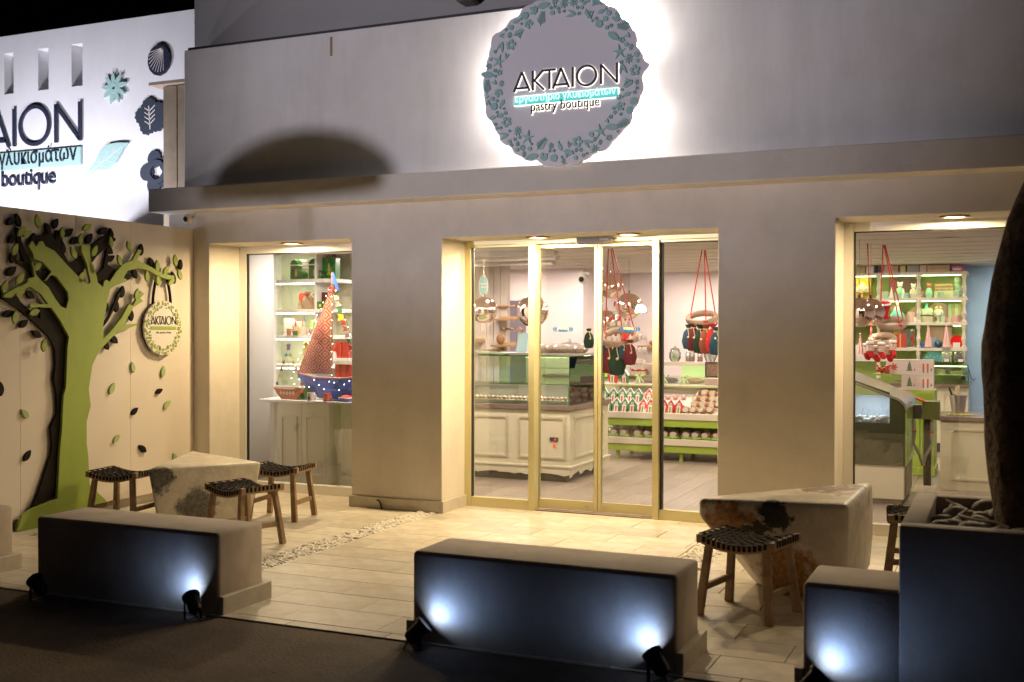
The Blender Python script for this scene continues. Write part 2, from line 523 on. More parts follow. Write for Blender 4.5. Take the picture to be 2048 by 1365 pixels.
part('parapet', B().box(-7.14, 3.2, 8.42, 8.6, 2.91, 4.232), parapet_m, shop, bevel=.006)
part('parapet_cap', B().box(-7.12, 3.2, 8.45, 8.61, 4.233, 4.262), mat('dark_recess', (.05, .045, .05), .5), shop)  # cap coloured dark for the shaded recess at the parapet top
part('upper_wall', B().box(-7.19, 3.2, 8.63, 9.0, 4.2, 7.5), mat('upper_stucco', (.42, .40, .39), .85, noise=(1.4, (.36, .34, .33), .4, .8), bump=(90, .3)), shop)
# skirting stones round the piers
for x0, x1 in ((-5.35, -4.40), (-2.04, -1.12)):
    b = B(); b.box(x0, x1, 8.482, 8.499, 0, .10); b.box(x1-.019, x1, 8.499, 8.955, 0, .10); b.box(x0, x0+.019, 8.499, 8.955, 0, .10)
    part('skirting', b, skirt_m, shop, bevel=.002, seg=1)
part('skirting', B().box(-7.08, -6.895, 8.482, 8.499, 0, .10), skirt_m, shop)
part('skirting', B().box(-6.911, -6.895, 8.499, 8.93, 0, .10), skirt_m, shop)
# render stains
FY = 8.97
# --- display windows (white frames, large pane)
def P(o):
    o.matrix_parent_inverse = Matrix.LocRotScale(o.parent.location, o.parent.rotation_euler, None).inverted()
    return o
def window_root():
    w = bpy.data.objects.new('display_window', None); C.objects.link(w); w.parent = shop
    return w
def window(xa, xb, ztop, zkick, wl=.075, wr=.075):
    w = window_root()          # sits at the building's origin
    I = lambda o: (setattr(o, 'matrix_parent_inverse', Matrix.Translation(-shop.location)), o)[1]
    b = B(); b.box(xa, xa+wl, FY-.02, FY+.05, 0, ztop); b.box(xb-wr, xb, FY-.02, FY+.05, 0, ztop)
    b.box(xa+wl, xb-wr, FY-.02, FY+.05, ztop-.07, ztop); b.box(xa+wl, xb-wr, FY-.02, FY+.05, 0, zkick)
    I(obj('frame', b, alu_w, w, bevel=.004))
    b = B(); g = .012
    b.box(xa+wl, xa+wl+g, FY, FY+.03, zkick, ztop-.07); b.box(xb-wr-g, xb-wr, FY, FY+.03, zkick, ztop-.07)
    b.box(xa+wl+g, xb-wr-g, FY, FY+.03, ztop-.078, ztop-.07)
    I(obj('gasket', b, rubber, w))
    I(obj('glass_pane', B().box(xa+wl+g, xb-wr-g, FY+.012, FY+.018, zkick, ztop-.078), glass, w))
    return w
window(-6.912, -5.331, 2.394, .09)
window(-1.139, .95, 2.419, .09)
# --- the glass entrance: fixed lights and two sliding leaves
ent = window_root(); ent.name = 'entrance_screen'
I = lambda o: (setattr(o, 'matrix_parent_inverse', Matrix.Translation(-shop.location)), o)[1]
xl, m1, mid, m2, xr = -4.392, -3.77, -3.195, -2.647, -2.02
b = B()
b.box(-4.422, xl+.025, FY-.03, FY+.07, 0, 2.372); b.box(-2.06, -2.02, FY-.03, FY+.07, 0, 2.372)
b.box(xl+.025, -2.06, FY-.03, FY+.07, 2.335, 2.372)
b.box(m1-.028, m1+.028, FY-.035, FY+.07, 0, 2.335); b.box(m2-.028, m2+.028, FY-.035, FY+.07, 0, 2.335)
b.box(xl+.025, m1-.028, FY-.02, FY+.05, 0, .085); b.box(m2+.028, -2.06, FY-.02, FY+.05, 0, .085)
b.box(xl+.025, m1-.028, FY-.01, FY+.05, 2.315, 2.335); b.box(m2+.028, -2.06, FY-.01, FY+.05, 2.315, 2.335)
I(obj('frame', b, alu, ent, bevel=.003))
b = B()
b.box(xl+.025, xl+.033, FY, FY+.04, .085, 2.315)
I(obj('gasket', b, rubber, ent))
b = B(); b.box(m2+.028, m2+.045, FY, FY+.06, .085, 2.315); b.box(m2+.045, -2.06, FY, FY+.03, 2.307, 2.315)
I(obj('gasket', b, rubber, ent))
I(obj('glass_pane', B().box(xl+.033, m1-.028, FY+.012, FY+.018, .085, 2.315), glass, ent))
I(obj('glass_pane', B().box(m2+.045, -2.06, FY+.012, FY+.018, .085, 2.307), glass, ent))
def leaf_door(xa, xb, lock_x):
    w = window_root(); w.name = 'sliding_door'
    y0, y1 = FY+.075, FY+.115
    b = B(); s = .03
    b.box(xa, xa+s, y0, y1, .012, 2.33); b.box(xb-s, xb, y0, y1, .012, 2.33)
    b.box(xa+s, xb-s, y0, y1, .012, .095); b.box(xa+s, xb-s, y0, y1, 2.30, 2.33)
    I(obj('frame', b, alu, w, bevel=.003))
    I(obj('glass_pane', B().box(xa+s, xb-s, y0+.015, y0+.021, .095, 2.30), glass, w))
    b = B(); b.tube([(lock_x, y0, .055), (lock_x, y0-.008, .055)], .011, 10); b.box(lock_x+.012, lock_x+.03, y0-.004, y0, .05, .06)
    I(obj('lock', b, steel, w))
    # round safety sticker: blue brackets and wordmark on the glass
    cx = -3.522 if xa < mid-.3 else -2.915
    cz = 1.588
    mp = fy(y0+.0145); bm = B()
    for sgn in (-1, 1):
        for q in (.048, .068):
            pts = []
            for k in range(7):
                t = -1+2*k/6; pts.append((cx+sgn*(q+.012*(1-t*t)), cz+.026*t))
            for k in range(6, -1, -1):
                t = -1+2*k/6; pts.append((cx+sgn*(q+.028*(1-t*t)), cz+.026*t))
            bm.prism(pts, mp, 0, .001)
    bm.prism([(cx-.044, cz-.022), (cx+.044, cz-.022), (cx+.044, cz+.004), (cx-.044, cz+.004)], mp, 0, .001)
    I(obj('sticker', bm, mat('sticker_blue', (.012, .10, .30), .6, spec=.1), w))
    I(text('FAAC', mp, cx-.042, cx+.042, cz-.006, mat('sticker_yellow', (.75, .70, .35), .5), w, h=.026, depth=.001, name='sticker_lettering', w0=.0015))
leaf_door(m1+.0, mid-.002, mid-.10)
leaf_door(mid+.002, m2+.03, mid+.06)
b = B(); b.box(-3.328, -3.009, FY-.10, FY-.035, 2.315, 2.365)
sb = I(obj('sensor_box', b, mat('bronze_cover', (.07, .055, .04), .4, .2), ent, bevel=.004)); 
sens = sb
I(text('FAAC', fy(FY-.101), -3.115, -3.044, 2.343, felt_w, ent, h=.012, depth=.001, name='sensor_lettering'))
# dust pipe poking from the pier base, small rods on the parapet
o = B().tube([(-5.0, 8.47, .0), (-5.01, 8.46, .05), (-5.03, 8.46, .08), (-5.045, 8.455, .075)], .008, 6)
tag(obj('cable_stub', o, black, smooth=True), 'short black cable end sticking out of the paving beside the pier', 'cable')
bx = (-2.311,3.54)
t = thing('wall_hook', 'small white metal rod sticking out of the parapet right of the round sign', 'hook', (bx[0], 8.42, bx[1]))
P(obj('rod', B().tube([(bx[0], 8.42, bx[1]), (bx[0]-.02, 8.25, bx[1]+.005)], .012, 8), white, t)); P(obj('end_cap', B().lathe([(.0, -.004), (.026, -.004), (.026, .004), (0, .004)], (0, 0, 0), 12), steel, t, loc=(0, 0, 0)))
t.children[1].matrix_parent_inverse = Matrix(); t.children[1].rotation_euler = (PI/2, 0, 0); t.children[1].location = (0, -.006, 0)
lx = (-4.212,4.378)
t = thing('wall_light', 'dark box lamp hanging from the upper wall above the parapet', 'wall lamp', (lx[0], 8.55, lx[1]+.1))
P(obj('housing', B().box(lx[0]-.05, lx[0]+.07, 8.45, 8.63, lx[1]-.01, lx[1]+.3), mat('olive_housing', (.09, .075, .05), .4), t, bevel=.006))
P(obj('shade', B().box(lx[0]+.071, lx[0]+.095, 8.46, 8.62, lx[1]-.0, lx[1]+.3), black, t))
tag(obj('paint_drip', B().box(-5.502, -5.478, 8.4175, 8.42, 4.02, 4.19), mat('rust_stain', (.30, .22, .10), .8)), 'thin rusty streak running down the top of the parapet', 'stain')

# --- recessed downlights in the opening heads
def downlight(x, y, z, power, label, r=.075, col=WARM, group='downlights in the opening heads', em=22, lit=True):
    t = thing('ceiling_light', label, 'light', (x, y, z), 0, group)
    b = B(); b.ring(lambda u, v, w: (u, v, -w), (0, 0), r+.03, r, 0, .012, 28)
    obj('trim_ring', b, mat('bronze_ring', (.32, .20, .10), .3, .8), t, smooth=False)
    obj('diffuser', B().lathe([(0, -.004), (r, -.004), (r, -.001), (0, -.001)], n=24), mat('lamp_glass_%d' % em, (.9, .9, .9), .5, emit=((1, .84, .5), em)), t)
    light('AREA', (x, y, z-.02), power, col, r*1.7, aim=(x, y, 0), name='downlight')
    return t
downlight(-6.123, 8.72, 2.395, 50, 'lit round downlight above the left display window')
downlight(-3.618, 8.72, 2.373, 56, 'lit round downlight above the left half of the glass door')
downlight(-2.815, 8.72, 2.373, 56, 'lit round downlight just right of the door sensor box')
downlight(-0.33, 8.72, 2.42, 46, 'lit round downlight above the right display window')

bark0 = mat('bark_dark', (.08, .05, .035), .95)
# ================================================================== ROUND SIGN
DX, DZ, DY = -3.215, 3.562, 8.24
sign = thing('round_sign', 'big round scalloped sign with aqua wreath and backlit shop name', 'sign', (DX, DY, DZ))
def outline(R, n=360, lobes=((17, .018, .4), (29, .012, 1.1), (9, .012, 2.0))):
    pts = []
    for k in range(n):
        a = 2*PI*k/n
        r = R*(1+sum(am*abs(math.sin(f*a/2+ph)) for f, am, ph in lobes)-.012)
        pts.append((math.cos(a)*r, math.sin(a)*r))
    return pts
mp0 = lambda u, v, w: (u, -w, v)
op = outline(.655, lobes=((17, .03, .4), (31, .022, 1.1), (9, .012, 2.0)))
# pointed leaf tip at the upper left, small one on the right
def bumpout(op, ang, wdt, hgt):
    out = []
    for x, y in op:
        a = math.atan2(y, x); d = abs((a-ang+PI) % (2*PI)-PI)
        k = max(0, 1-d/wdt); r = math.hypot(x, y)*(1+hgt*k); out.append((r*math.cos(a), r*math.sin(a)))
    return out
op = bumpout(bumpout(op, math.radians(146), .11, .10), math.radians(5), .08, .07)
obj('sign_board', B().prism(op, mp0, 0, .03), disc_m, sign, bevel=.003, seg=1)
# ornaments of the wreath (relief, each piece its own)
def orn_flower(b, mp, s, n=5):
    for k in range(n):
        a = 2*PI*k/n; b.prism([(s*.62*math.cos(a)+s*.36*math.cos(2*PI*j/8), s*.62*math.sin(a)+s*.36*math.sin(2*PI*j/8)) for j in range(8)], mp, 0, .012)
    return b
def orn_daisy(b, mp, s, n=9):
    for k in range(n):
        a = 2*PI*k/n; c = (s*.55*math.cos(a), s*.55*math.sin(a)); b.prism(leafpoly(c, a, s*.95, s*.28, 3), mp, 0, .011)
    return b
def orn_star(b, mp, s):
    pts = []
    for k in range(10):
        r = s*1.15 if k % 2 == 0 else s*.33; a = PI*k/5+.3; pts.append((r*math.cos(a), r*math.sin(a)))
    return b.prism(pts, mp, 0, .012)
def orn_leaf(b, mp, s):
    b.prism(leafpoly((0, s*.32), .35, s*2.2, s*.62, 6), mp, 0, .012); b.prism(leafpoly((0, -s*.38), -.35, s*1.8, s*.5, 6), mp, 0, .012); return b
def orn_bigleaf(b, mp, s): return b.prism(leafpoly((0, 0), .2, s*2.6, s*1.25, 8), mp, 0, .012)
def orn_fern(b, mp, s):
    b.seg(mp, (-s, 0), (s*1.1, 0), s*.08, 0, .01)
    for k in range(6):
        x = -s*.8+k*s*.33; l = s*(.9-.1*k)
        for sg in (-1, 1): b.prism(leafpoly((x+l*.4, sg*l*.42), sg*.85, l, s*.2, 3), mp, 0, .011)
    return b
def orn_house(b, mp, s):
    b.prism([(-s*.7, -s*.6), (-s*.18, -s*.6), (-s*.18, -s*.1), (s*.18, -s*.1), (s*.18, -s*.6), (s*.7, -s*.6), (s*.7, s*.25), (-s*.7, s*.25)], mp, 0, .012)
    b.prism([(-s*.85, s*.3), (s*.85, s*.3), (s*.3, s*.85), (-s*.3, s*.85)], mp, 0, .012); return b
def orn_shell(b, mp, s):
    return b.prism([(s*.85*math.cos(a), s*.85*math.sin(a)) for a in [2*PI*k/14 for k in range(14)]], mp, 0, .012)
def orn_fish(b, mp, s):
    b.prism(leafpoly((0, 0), 0, s*2.0, s*.95, 6), mp, 0, .012); b.prism([(s*.8, 0), (s*1.35, s*.4), (s*1.35, -s*.4)], mp, 0, .012); return b
def orn_boat(b, mp, s):
    b.prism([(-s, -s*.1), (s, -s*.1), (s*.55, -s*.65), (-s*.55, -s*.65)], mp, 0, .012); b.prism([(0, 0), (s*.1, s*.8), (s*.75, 0)], mp, 0, .012); b.prism([(-.05*s, 0), (-s*.1, s*.5), (-s*.6, 0)], mp, 0, .012); return b
ORN = [('flower', orn_flower), ('leaf_sprig', orn_leaf), ('daisy', orn_daisy), ('starfish', orn_star), ('small_flower', orn_flower), ('big_leaf', orn_bigleaf),
       ('fern', orn_fern), ('little_house', orn_house), ('shell', orn_shell), ('little_fish', orn_fish), ('paper_boat', orn_boat)]
SZ = dict(flower=.046, leaf_sprig=.04, daisy=.04, starfish=.052, small_flower=.026, big_leaf=.044, fern=.055, little_house=.042, shell=.036, little_fish=.034, paper_boat=.048)
def wreath(parent, R, k, m, n_big, placer, rr, lo, hi, fill, sizes=1.0, dens=1.0):
    protos = {}; placed = []
    seq = []
    rnd = random.Random(rr)
    for i in range(fill):
        nm = ORN[i % len(ORN)][0] if i < n_big else rnd.choice(['small_flower', 'daisy', 'leaf_sprig', 'small_flower', 'shell'])
        s = SZ[nm]*k*(1 if i < n_big else rnd.uniform(.45, .7))*sizes
        for tr in range(60):
            a = rnd.uniform(0, 2*PI); r = rnd.uniform(lo, hi)*R
            if i < n_big: a = 2*PI*(i*.618 % 1)+rnd.uniform(-.05, .05)
            p = (r*math.cos(a), r*math.sin(a))
            if all(math.hypot(p[0]-q[0], p[1]-q[1]) > (s+q[2])*.98*dens for q in placed): break
        else: continue
        placed.append((p[0], p[1], s))
        if nm not in protos:
            b = B(); dict(ORN)[nm](b, mp0, 1.0)
            for v in b.bm.verts: v.co.y *= 1/s if False else 1
            o = obj(nm, b, m, parent); protos[nm] = o; first = o
        else:
            first = protos[nm].copy(); first.name = nm; C.objects.link(first)
        placer(first, p, s, rnd.uniform(0, 6.28))
def place_front(o, p, s, a):
    o.location = (p[0], -.0305, p[1]); o.rotation_euler = (0, a, 0); o.scale = (s, 1, s)
wreath(sign, .672, 1.0, aqua_dim, 66, place_front, 5, .76, .965, 190)
# lettering: letters stand off the board, glowing plate behind
halo = mat('halo_white', (.9, .9, .9), .5, emit=((1, .90, .74), 2.2))
nx0, nx1 = -3.609-DX, -2.735-DX
nz0 = 3.494-DZ
b = B()
for ch, x in WORD: strokes(b, ch, x, mp0, nx0, nz0, .156, .135, .0335, .0345)
k_ = (nx1-nx0)/(5.37*.156)
for v in b.bm.verts: v.co.x = nx0+(v.co.x-nx0)*k_
obj('halo', b, halo, sign)
shopname(mp0, nx0, nx1, nz0, .156, mat('dark_plum', (.035, .02, .03), .4), sign, .012, .105, .045)
cz0, cz1 = 3.388-DZ, 3.455-DZ
obj('halo', B().box(nx0-.005, nx1+.005, -.036, -.034, cz0-.005, cz1+.005), halo, sign)
obj('banner', B().box(nx0, nx1, -.05, -.04, cz0, cz1), mat('banner_aqua', (.10, .55, .52), .5, emit=((.12, .75, .68), .55)), sign, bevel=.002, seg=1)
text('εργαστήριο γλυκισμάτων', mp0, nx0+.008, nx1-.012, cz0+.022, mat('banner_letters', (.85, .9, .88), .5, emit=((.85, 1, .97), .9)), sign, h=.058, depth=.006, w0=.051, name='banner_lettering', thick=.006)
bz = 3.326-DZ
b0, b1 = -3.461-DX, -2.882-DX
text('pastry boutique', mp0, b0-.002, b1+.002, bz+.002, halo, sign, h=.08, depth=.001, w0=.0335, name='halo', thick=.02)
text('pastry boutique', mp0, b0, b1, bz+.004, mat('dark_plum', (.03, .02, .03), .4), sign, h=.078, depth=.01, w0=.045, name='small_lettering', thick=.003)
# light boxes fixed to the back of the board
b = B()
for k in range(14):
    a = 2*PI*k/14; b.cbox((.55*math.cos(a), .045, .55*math.sin(a)), (.05, .08, .05))
obj('standoff', b, black, sign)
for k, (a, pw) in enumerate([(0, 44), (30, 28), (60, 17), (90, 13), (125, 13), (160, 14), (200, 13), (240, 9), (285, 12), (330, 34)]):
    a = math.radians(a)
    light('POINT', (DX+.56*math.cos(a), 8.295, DZ+.56*math.sin(a)), pw*.56, (1, .93, .88), .03, name='sign_backlight')

# ================================================================== WHITE GARDEN WALL (left, behind)
GY = 9.9
slots = [(-10.065, -9.896), (-10.597, -10.431), (-11.155, -11), (-11.74, -11.58)]
xs = sorted([-14, -8.12]+[q for s_ in slots for q in s_])
holes = {(xs.index(a), 1) for a, _ in slots}
gw = thing('garden_wall', 'tall white floodlit wall with narrow upright slots beside the shop', 'wall', (-10, GY, 0))
P(obj('masonry', wall_grid(xs, [0, 4.44, 4.93, 5.145], holes, GY, GY+.24), stucco_w, gw, bevel=.004))
P(obj('slot_backing', B().box(-14, -8.12, GY+.245, GY+.3, 4.2, 5.1), stucco_w, gw))
# raised lettering of the wall sign
wsg = thing('wall_lettering', 'large navy and aqua raised shop name on the floodlit white wall', 'sign', (-11.2, GY, 3.8))
mpg = lambda u, v, w: (u+11.2, -w, v-3.8)
shopname(mpg, -9.90-2.52, -9.90, 3.79, .455, dark_navy, wsg, .025, .09, .01)
b = B(); b.prism([(-12.42, 3.505), (-9.9, 3.505), (-9.9, 3.72), (-12.42, 3.72)], mpg, 0, .03)
obj('banner', b, aqua, wsg, bevel=.003, seg=1)
text('εργαστήριο γλυκισμάτων', mpg, -12.36, -9.96, 3.565, dark_navy, wsg, h=.19, depth=.01, w0=.0305, name='banner_lettering', thick=.004)
text('pastry boutique', mpg, -11.87, -10.316, 3.315, dark_navy, wsg, h=.21, depth=.02, w0=.003, name='small_lettering', thick=.008)
# ornaments on the wall
def orn(name, label, cat, px, pz, build, m, rot=0, s=1, depth=.035, inner=None):
    t = thing(name, label, cat, (px, GY, pz))
    mpl = lambda u, v, w: ((u*math.cos(rot)-v*math.sin(rot))*s, -w, (u*math.sin(rot)+v*math.cos(rot))*s)
    b = B(); build(b, mpl); obj('relief', b, m, t, bevel=.002, seg=1)
    if inner: b = B(); inner(b, mpl); obj('inlay_lines', b, felt_w, t)
def shell_b(b, mp):
    pts = []
    for k in range(40):
        a = 2*PI*k/40; r = .17*(1+.04*abs(math.sin(a*7)))*(1.0-.12*math.cos(a-1.2)); pts.append((r*.92*math.cos(a), r*math.sin(a)))
    b.prism(pts, mp, .005, .03)
def shell_l(b, mp):
    for k in range(10):
        a = math.radians(150+k*16); b.seg(mp, (.055, .115), (.15*math.cos(a), .158*math.sin(a)), .0055, .03, .033)
orn('shell_ornament', 'navy scallop shell relief near the top right of the white wall', 'ornament', (-8.724,4.636)[0], (-8.724,4.636)[1], shell_b, dark_navy, inner=shell_l)
def fl_b(b, mp):
    for k in range(9):
        a = 2*PI*k/9+.25; b.prism(leafpoly((.105*math.cos(a), .105*math.sin(a)), a, .17, .062, 5), mp, .02, .04)
    b.ring(mp, (0, 0), .06, .02, .02, .042, 14)
orn('flower_ornament', 'pale aqua nine-petal flower relief below the shell', 'ornament', (-9.385,4.36)[0], (-9.385,4.36)[1], fl_b, aqua)
def grape_b(b, mp):
    pts = []
    for k in range(46):
        a = 2*PI*k/46; r = .17*(1+.28*abs(math.sin(a*2.5+.3))+.10*(k % 2)); pts.append((r*math.cos(a), r*math.sin(a)*.95))
    b.prism(pts, mp, .005, .03)
def grape_l(b, mp):
    b.seg(mp, (-.02, .12), (0, -.15), .012, .03, .033)
    for k in range(4):
        b.seg(mp, (-.01, .06-.05*k), (.07, .12-.05*k), .009, .03, .033); b.seg(mp, (-.01, .06-.05*k), (-.08, .10-.05*k), .009, .03, .033)
orn('vine_leaf_ornament', 'dark slate toothed leaf relief at the right edge of the white wall', 'ornament', (-8.856,3.992)[0], (-8.856,3.992)[1], grape_b, slate_m, inner=grape_l)
def leaf_b(b, mp):
    b.prism([(-.33, -.17), (-.17, -.10), (.0, -.10), (.15, -.02), (.28, .15), (.33, .19), (.18, .20), (.02, .19), (-.1, .10), (-.16, 0)], mp, .01, .04)
def leaf_l(b, mp):
    b.seg(mp, (-.30, -.15), (.25, .15), .007, .04, .043)
    for k in range(3):
        b.seg(mp, (-.1+.1*k, -.04+.055*k), (-.07+.1*k, .08+.04*k), .006, .04, .043); b.seg(mp, (-.1+.1*k, -.04+.055*k), (.02+.09*k, -.07+.05*k), .006, .04, .043)
orn('leaf_ornament', 'large pale aqua leaf relief with white veins right of the banner', 'ornament', (-9.509,3.526)[0], (-9.509,3.526)[1], leaf_b, aqua, inner=leaf_l)
def clov_b(b, mp):
    for k in range(5):
        a = 2*PI*k/5+.6; b.prism([(.155*math.cos(a)+.10*math.cos(2*PI*j/12), .155*math.sin(a)+.10*math.sin(2*PI*j/12)) for j in range(12)], mp, .005, .03)
    b.ring(mp, (0, 0), .14, .085, .005, .0505, 18)
orn('clover_ornament', 'slate open blossom relief low at the right edge of the white wall', 'ornament', (-8.757,3.357)[0], (-8.757,3.357)[1], clov_b, slate_m)
# small parasol on the pavement (outside the picture, added to cast the arched shade on the parapet)
t = thing('shade_occluder', 'small domed parasol added out of view to shade the parapet', 'occluder', (-6.58, 1.93, -.03))
obj('pole', B().tube([(0, 0, 0), (0, 0, 2.7)], .014, 8), steel, t, smooth=True)
obj('canopy', B().lathe([(.55*math.cos(PI/2*k/10), 2.50+.29*math.sin(PI/2*k/10)) for k in range(10)]+[(0, 2.79)]+[(.53*math.cos(PI/2*k/10), 2.47+.29*math.sin(PI/2*k/10)) for k in range(9, -1, -1)], n=32), mat('occluder_cloth', (.35, .30, .25), .8), t, smooth=True)
obj('base', B().lathe([(0, 0), (.22, 0), (.2, .05), (0, .06)], n=20), black, t)
# plain hedge across the street (outside the picture, added to keep the floodlight off the lower front)
t = thing('flood_blocker', 'plain hedge across the street behind the viewer', 'blocker', (-6.5, -4, -.03))
b = B().box(-3.5, 3.5, -.2, .2, 0, 1.96); bmesh.ops.subdivide_edges(b.bm, edges=b.bm.edges[:], cuts=6, use_grid_fill=True)
obj('foliage_green', b, mat('foliage_green', (.05, .08, .03), .8), t)
# metal shutter pier between the walls
pa, pb_ = -7.901, -7.604
t = thing('side_pier', 'narrow tan pier with a thin cap between white wall and parapet', 'pier', (pa, 9.0, 0))
tan = mat('tan_render', (.34, .27, .19), .8, noise=(6, (.24, .18, .12), .4, .8), bump=(60, .4))
b = B(); b.box(pa, pa+.17, 9.0, 9.3, 2.6, 4.07); b.box(pa+.185, pb_+.05, 9.0, 9.3, 2.6, 4.07)
P(obj('shaft', b, tan, t)); P(obj('joint', B().box(pa+.17, pa+.185, 9.02, 9.3, 2.6, 4.07), black, t))
P(obj('cap', B().box(pa-.13, pb_+.05, 8.93, 9.36, 4.08, 4.11), mat('tan_cap', (.42, .33, .25), .8), t))

# dark houses beyond
t = thing('dark_building', 'unlit building with tall dark window bays above the white wall', 'building', (-16, 14, 0))
P(obj('wall', B().box(-30, -8.2, 14, 14.4, 0, 12), mat('night_wall', (.035, .035, .045), .9), t))
for k in range(6):
    P(obj('window', B().box(-22+k*2.6, -20.4+k*2.6, 13.97, 14.0, 5.0, 8.4), mat('night_window', (.004, .004, .006), .2), t))

# ================================================================== MURAL WALL WITH CUT-OUT TREE
PX = -7.10
mural = thing('mural_wall', 'beige board wall with a cut-out tree and falling leaves beside the left window', 'wall', (PX, 7, 0))
def bd(y0, y1): return P(obj('wall_board', B().box(PX-.04, PX, y0+.0015, y1-.0015, .085, 2.537), mural_m, mural))
ys = [4.9, (6.443,1.422)[0], (7.022,1.412)[0], (7.657,1.4)[0], 8.498]
for a, c in zip(ys, ys[1:]): bd(a, c)
P(obj('plinth', B().box(PX-.2, PX-.06, 4.9, 8.498, -.03, .5), skirt_m, mural))
P(obj('back_frame', B().box(PX-.1, PX-.043, 4.9, 8.498, .12, 2.5), brown_board, mural))
mpm = fx(PX)
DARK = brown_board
gt = thing('green_tree_cutout', 'big lime green flat cut-out tree with curling branches on the beige wall', 'wall tree', (PX, 7, 0))
GREEN = [(6.757,0.205),(6.624,0.18),(6.506,0.161),(6.4,0.122),(6.351,0.008),(6.522,-0.005),(7.332,0.06),(7.274,0.129),(7.211,0.18),(7.104,0.275),(7.099,0.365),(7.089,0.522),(7.072,0.629),(7.073,0.81),(7.118,0.937),(7.097,1.082),(7.137,1.275),(7.199,1.375),(7.251,1.425),(7.425,1.559),(7.498,1.579),(7.67,1.619),(7.67,1.632),(7.505,1.622),(7.625,1.778),(7.746,1.834),(7.711,1.86),(7.759,1.901),(7.715,1.922),(7.621,1.791),(7.572,1.805),(7.487,1.692),(7.35,1.563),(7.268,1.502),(7.263,1.617),(7.308,1.809),(7.346,1.929),(7.402,1.96),(7.561,2.01),(7.506,2.034),(7.555,2.097),(7.697,2.126),(7.82,2.112),(7.943,2.066),(8.069,2.043),(8.155,2.047),(8.155,2.079),(8.011,2.087),(7.833,2.151),(7.672,2.199),(7.729,2.284),(7.691,2.295),(7.614,2.191),(7.51,2.158),(7.415,2.079),(7.34,1.992),(7.305,2.008),(7.276,1.994),(7.262,1.944),(7.201,1.981),(7.183,2.065),(7.135,2.122),(7.115,2.211),(7.119,2.289),(7.022,2.286),(7.021,2.231),(7.079,2.131),(7.105,2.042),(7.123,1.978),(7.088,1.962),(6.995,2.018),(6.871,2.108),(6.734,2.219),(6.639,2.251),(6.616,2.286),(6.585,2.287),(6.547,2.241),(6.513,2.282),(6.474,2.242),(6.516,2.187),(6.523,2.142),(6.608,2.125),(6.702,2.05),(6.637,1.978),(6.648,1.974),(6.694,2.024),(6.749,2.014),(6.87,1.893),(6.882,1.831),(6.853,1.753),(6.797,1.771),(6.739,1.833),(6.668,1.924),(6.592,1.976),(6.546,2.018),(6.515,2.114),(6.503,2.113),(6.534,1.999),(6.468,1.984),(6.453,1.946),(6.365,1.913),(6.233,1.85),(6.233,1.829),(6.305,1.828),(6.394,1.902),(6.492,1.918),(6.591,1.866),(6.667,1.785),(6.484,1.782),(6.483,1.759),(6.7,1.758),(6.779,1.67),(6.796,1.649),(6.884,1.522),(6.868,1.446),(6.85,1.107),(6.825,1.043),(6.808,0.781),(6.783,0.58)]
P(obj('tree_board', B().prism(GREEN, mpm, .04, .065), green_leaf, gt))
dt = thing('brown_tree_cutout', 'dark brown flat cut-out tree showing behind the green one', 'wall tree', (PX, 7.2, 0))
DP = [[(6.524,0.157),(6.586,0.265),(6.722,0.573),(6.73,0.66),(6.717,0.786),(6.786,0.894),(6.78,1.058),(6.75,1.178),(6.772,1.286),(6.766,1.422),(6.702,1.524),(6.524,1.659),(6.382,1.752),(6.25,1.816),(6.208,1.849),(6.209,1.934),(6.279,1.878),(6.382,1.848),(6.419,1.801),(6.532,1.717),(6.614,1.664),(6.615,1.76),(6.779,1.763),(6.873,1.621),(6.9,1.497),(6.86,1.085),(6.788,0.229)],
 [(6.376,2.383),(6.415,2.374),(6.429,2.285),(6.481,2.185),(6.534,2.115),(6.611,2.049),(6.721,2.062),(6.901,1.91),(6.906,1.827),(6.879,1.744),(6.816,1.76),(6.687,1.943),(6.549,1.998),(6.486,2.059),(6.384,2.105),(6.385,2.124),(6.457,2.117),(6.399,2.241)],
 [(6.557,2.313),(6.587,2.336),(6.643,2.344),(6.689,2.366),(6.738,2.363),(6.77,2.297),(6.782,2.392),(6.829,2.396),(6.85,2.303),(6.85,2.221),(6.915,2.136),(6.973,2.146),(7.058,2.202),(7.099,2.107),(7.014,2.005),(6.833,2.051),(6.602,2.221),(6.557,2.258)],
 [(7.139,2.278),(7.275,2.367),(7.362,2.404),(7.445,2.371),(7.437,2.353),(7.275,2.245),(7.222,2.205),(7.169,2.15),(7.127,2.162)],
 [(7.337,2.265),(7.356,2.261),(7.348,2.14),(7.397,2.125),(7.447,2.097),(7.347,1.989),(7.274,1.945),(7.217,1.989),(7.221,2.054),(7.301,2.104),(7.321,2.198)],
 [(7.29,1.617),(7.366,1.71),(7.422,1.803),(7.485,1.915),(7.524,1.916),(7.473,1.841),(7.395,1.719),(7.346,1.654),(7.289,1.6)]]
for k, q in enumerate(DP): P(obj('tree_board', B().prism(q, mpm, .012+.0007*k, .035+.0007*k), DARK, dt))
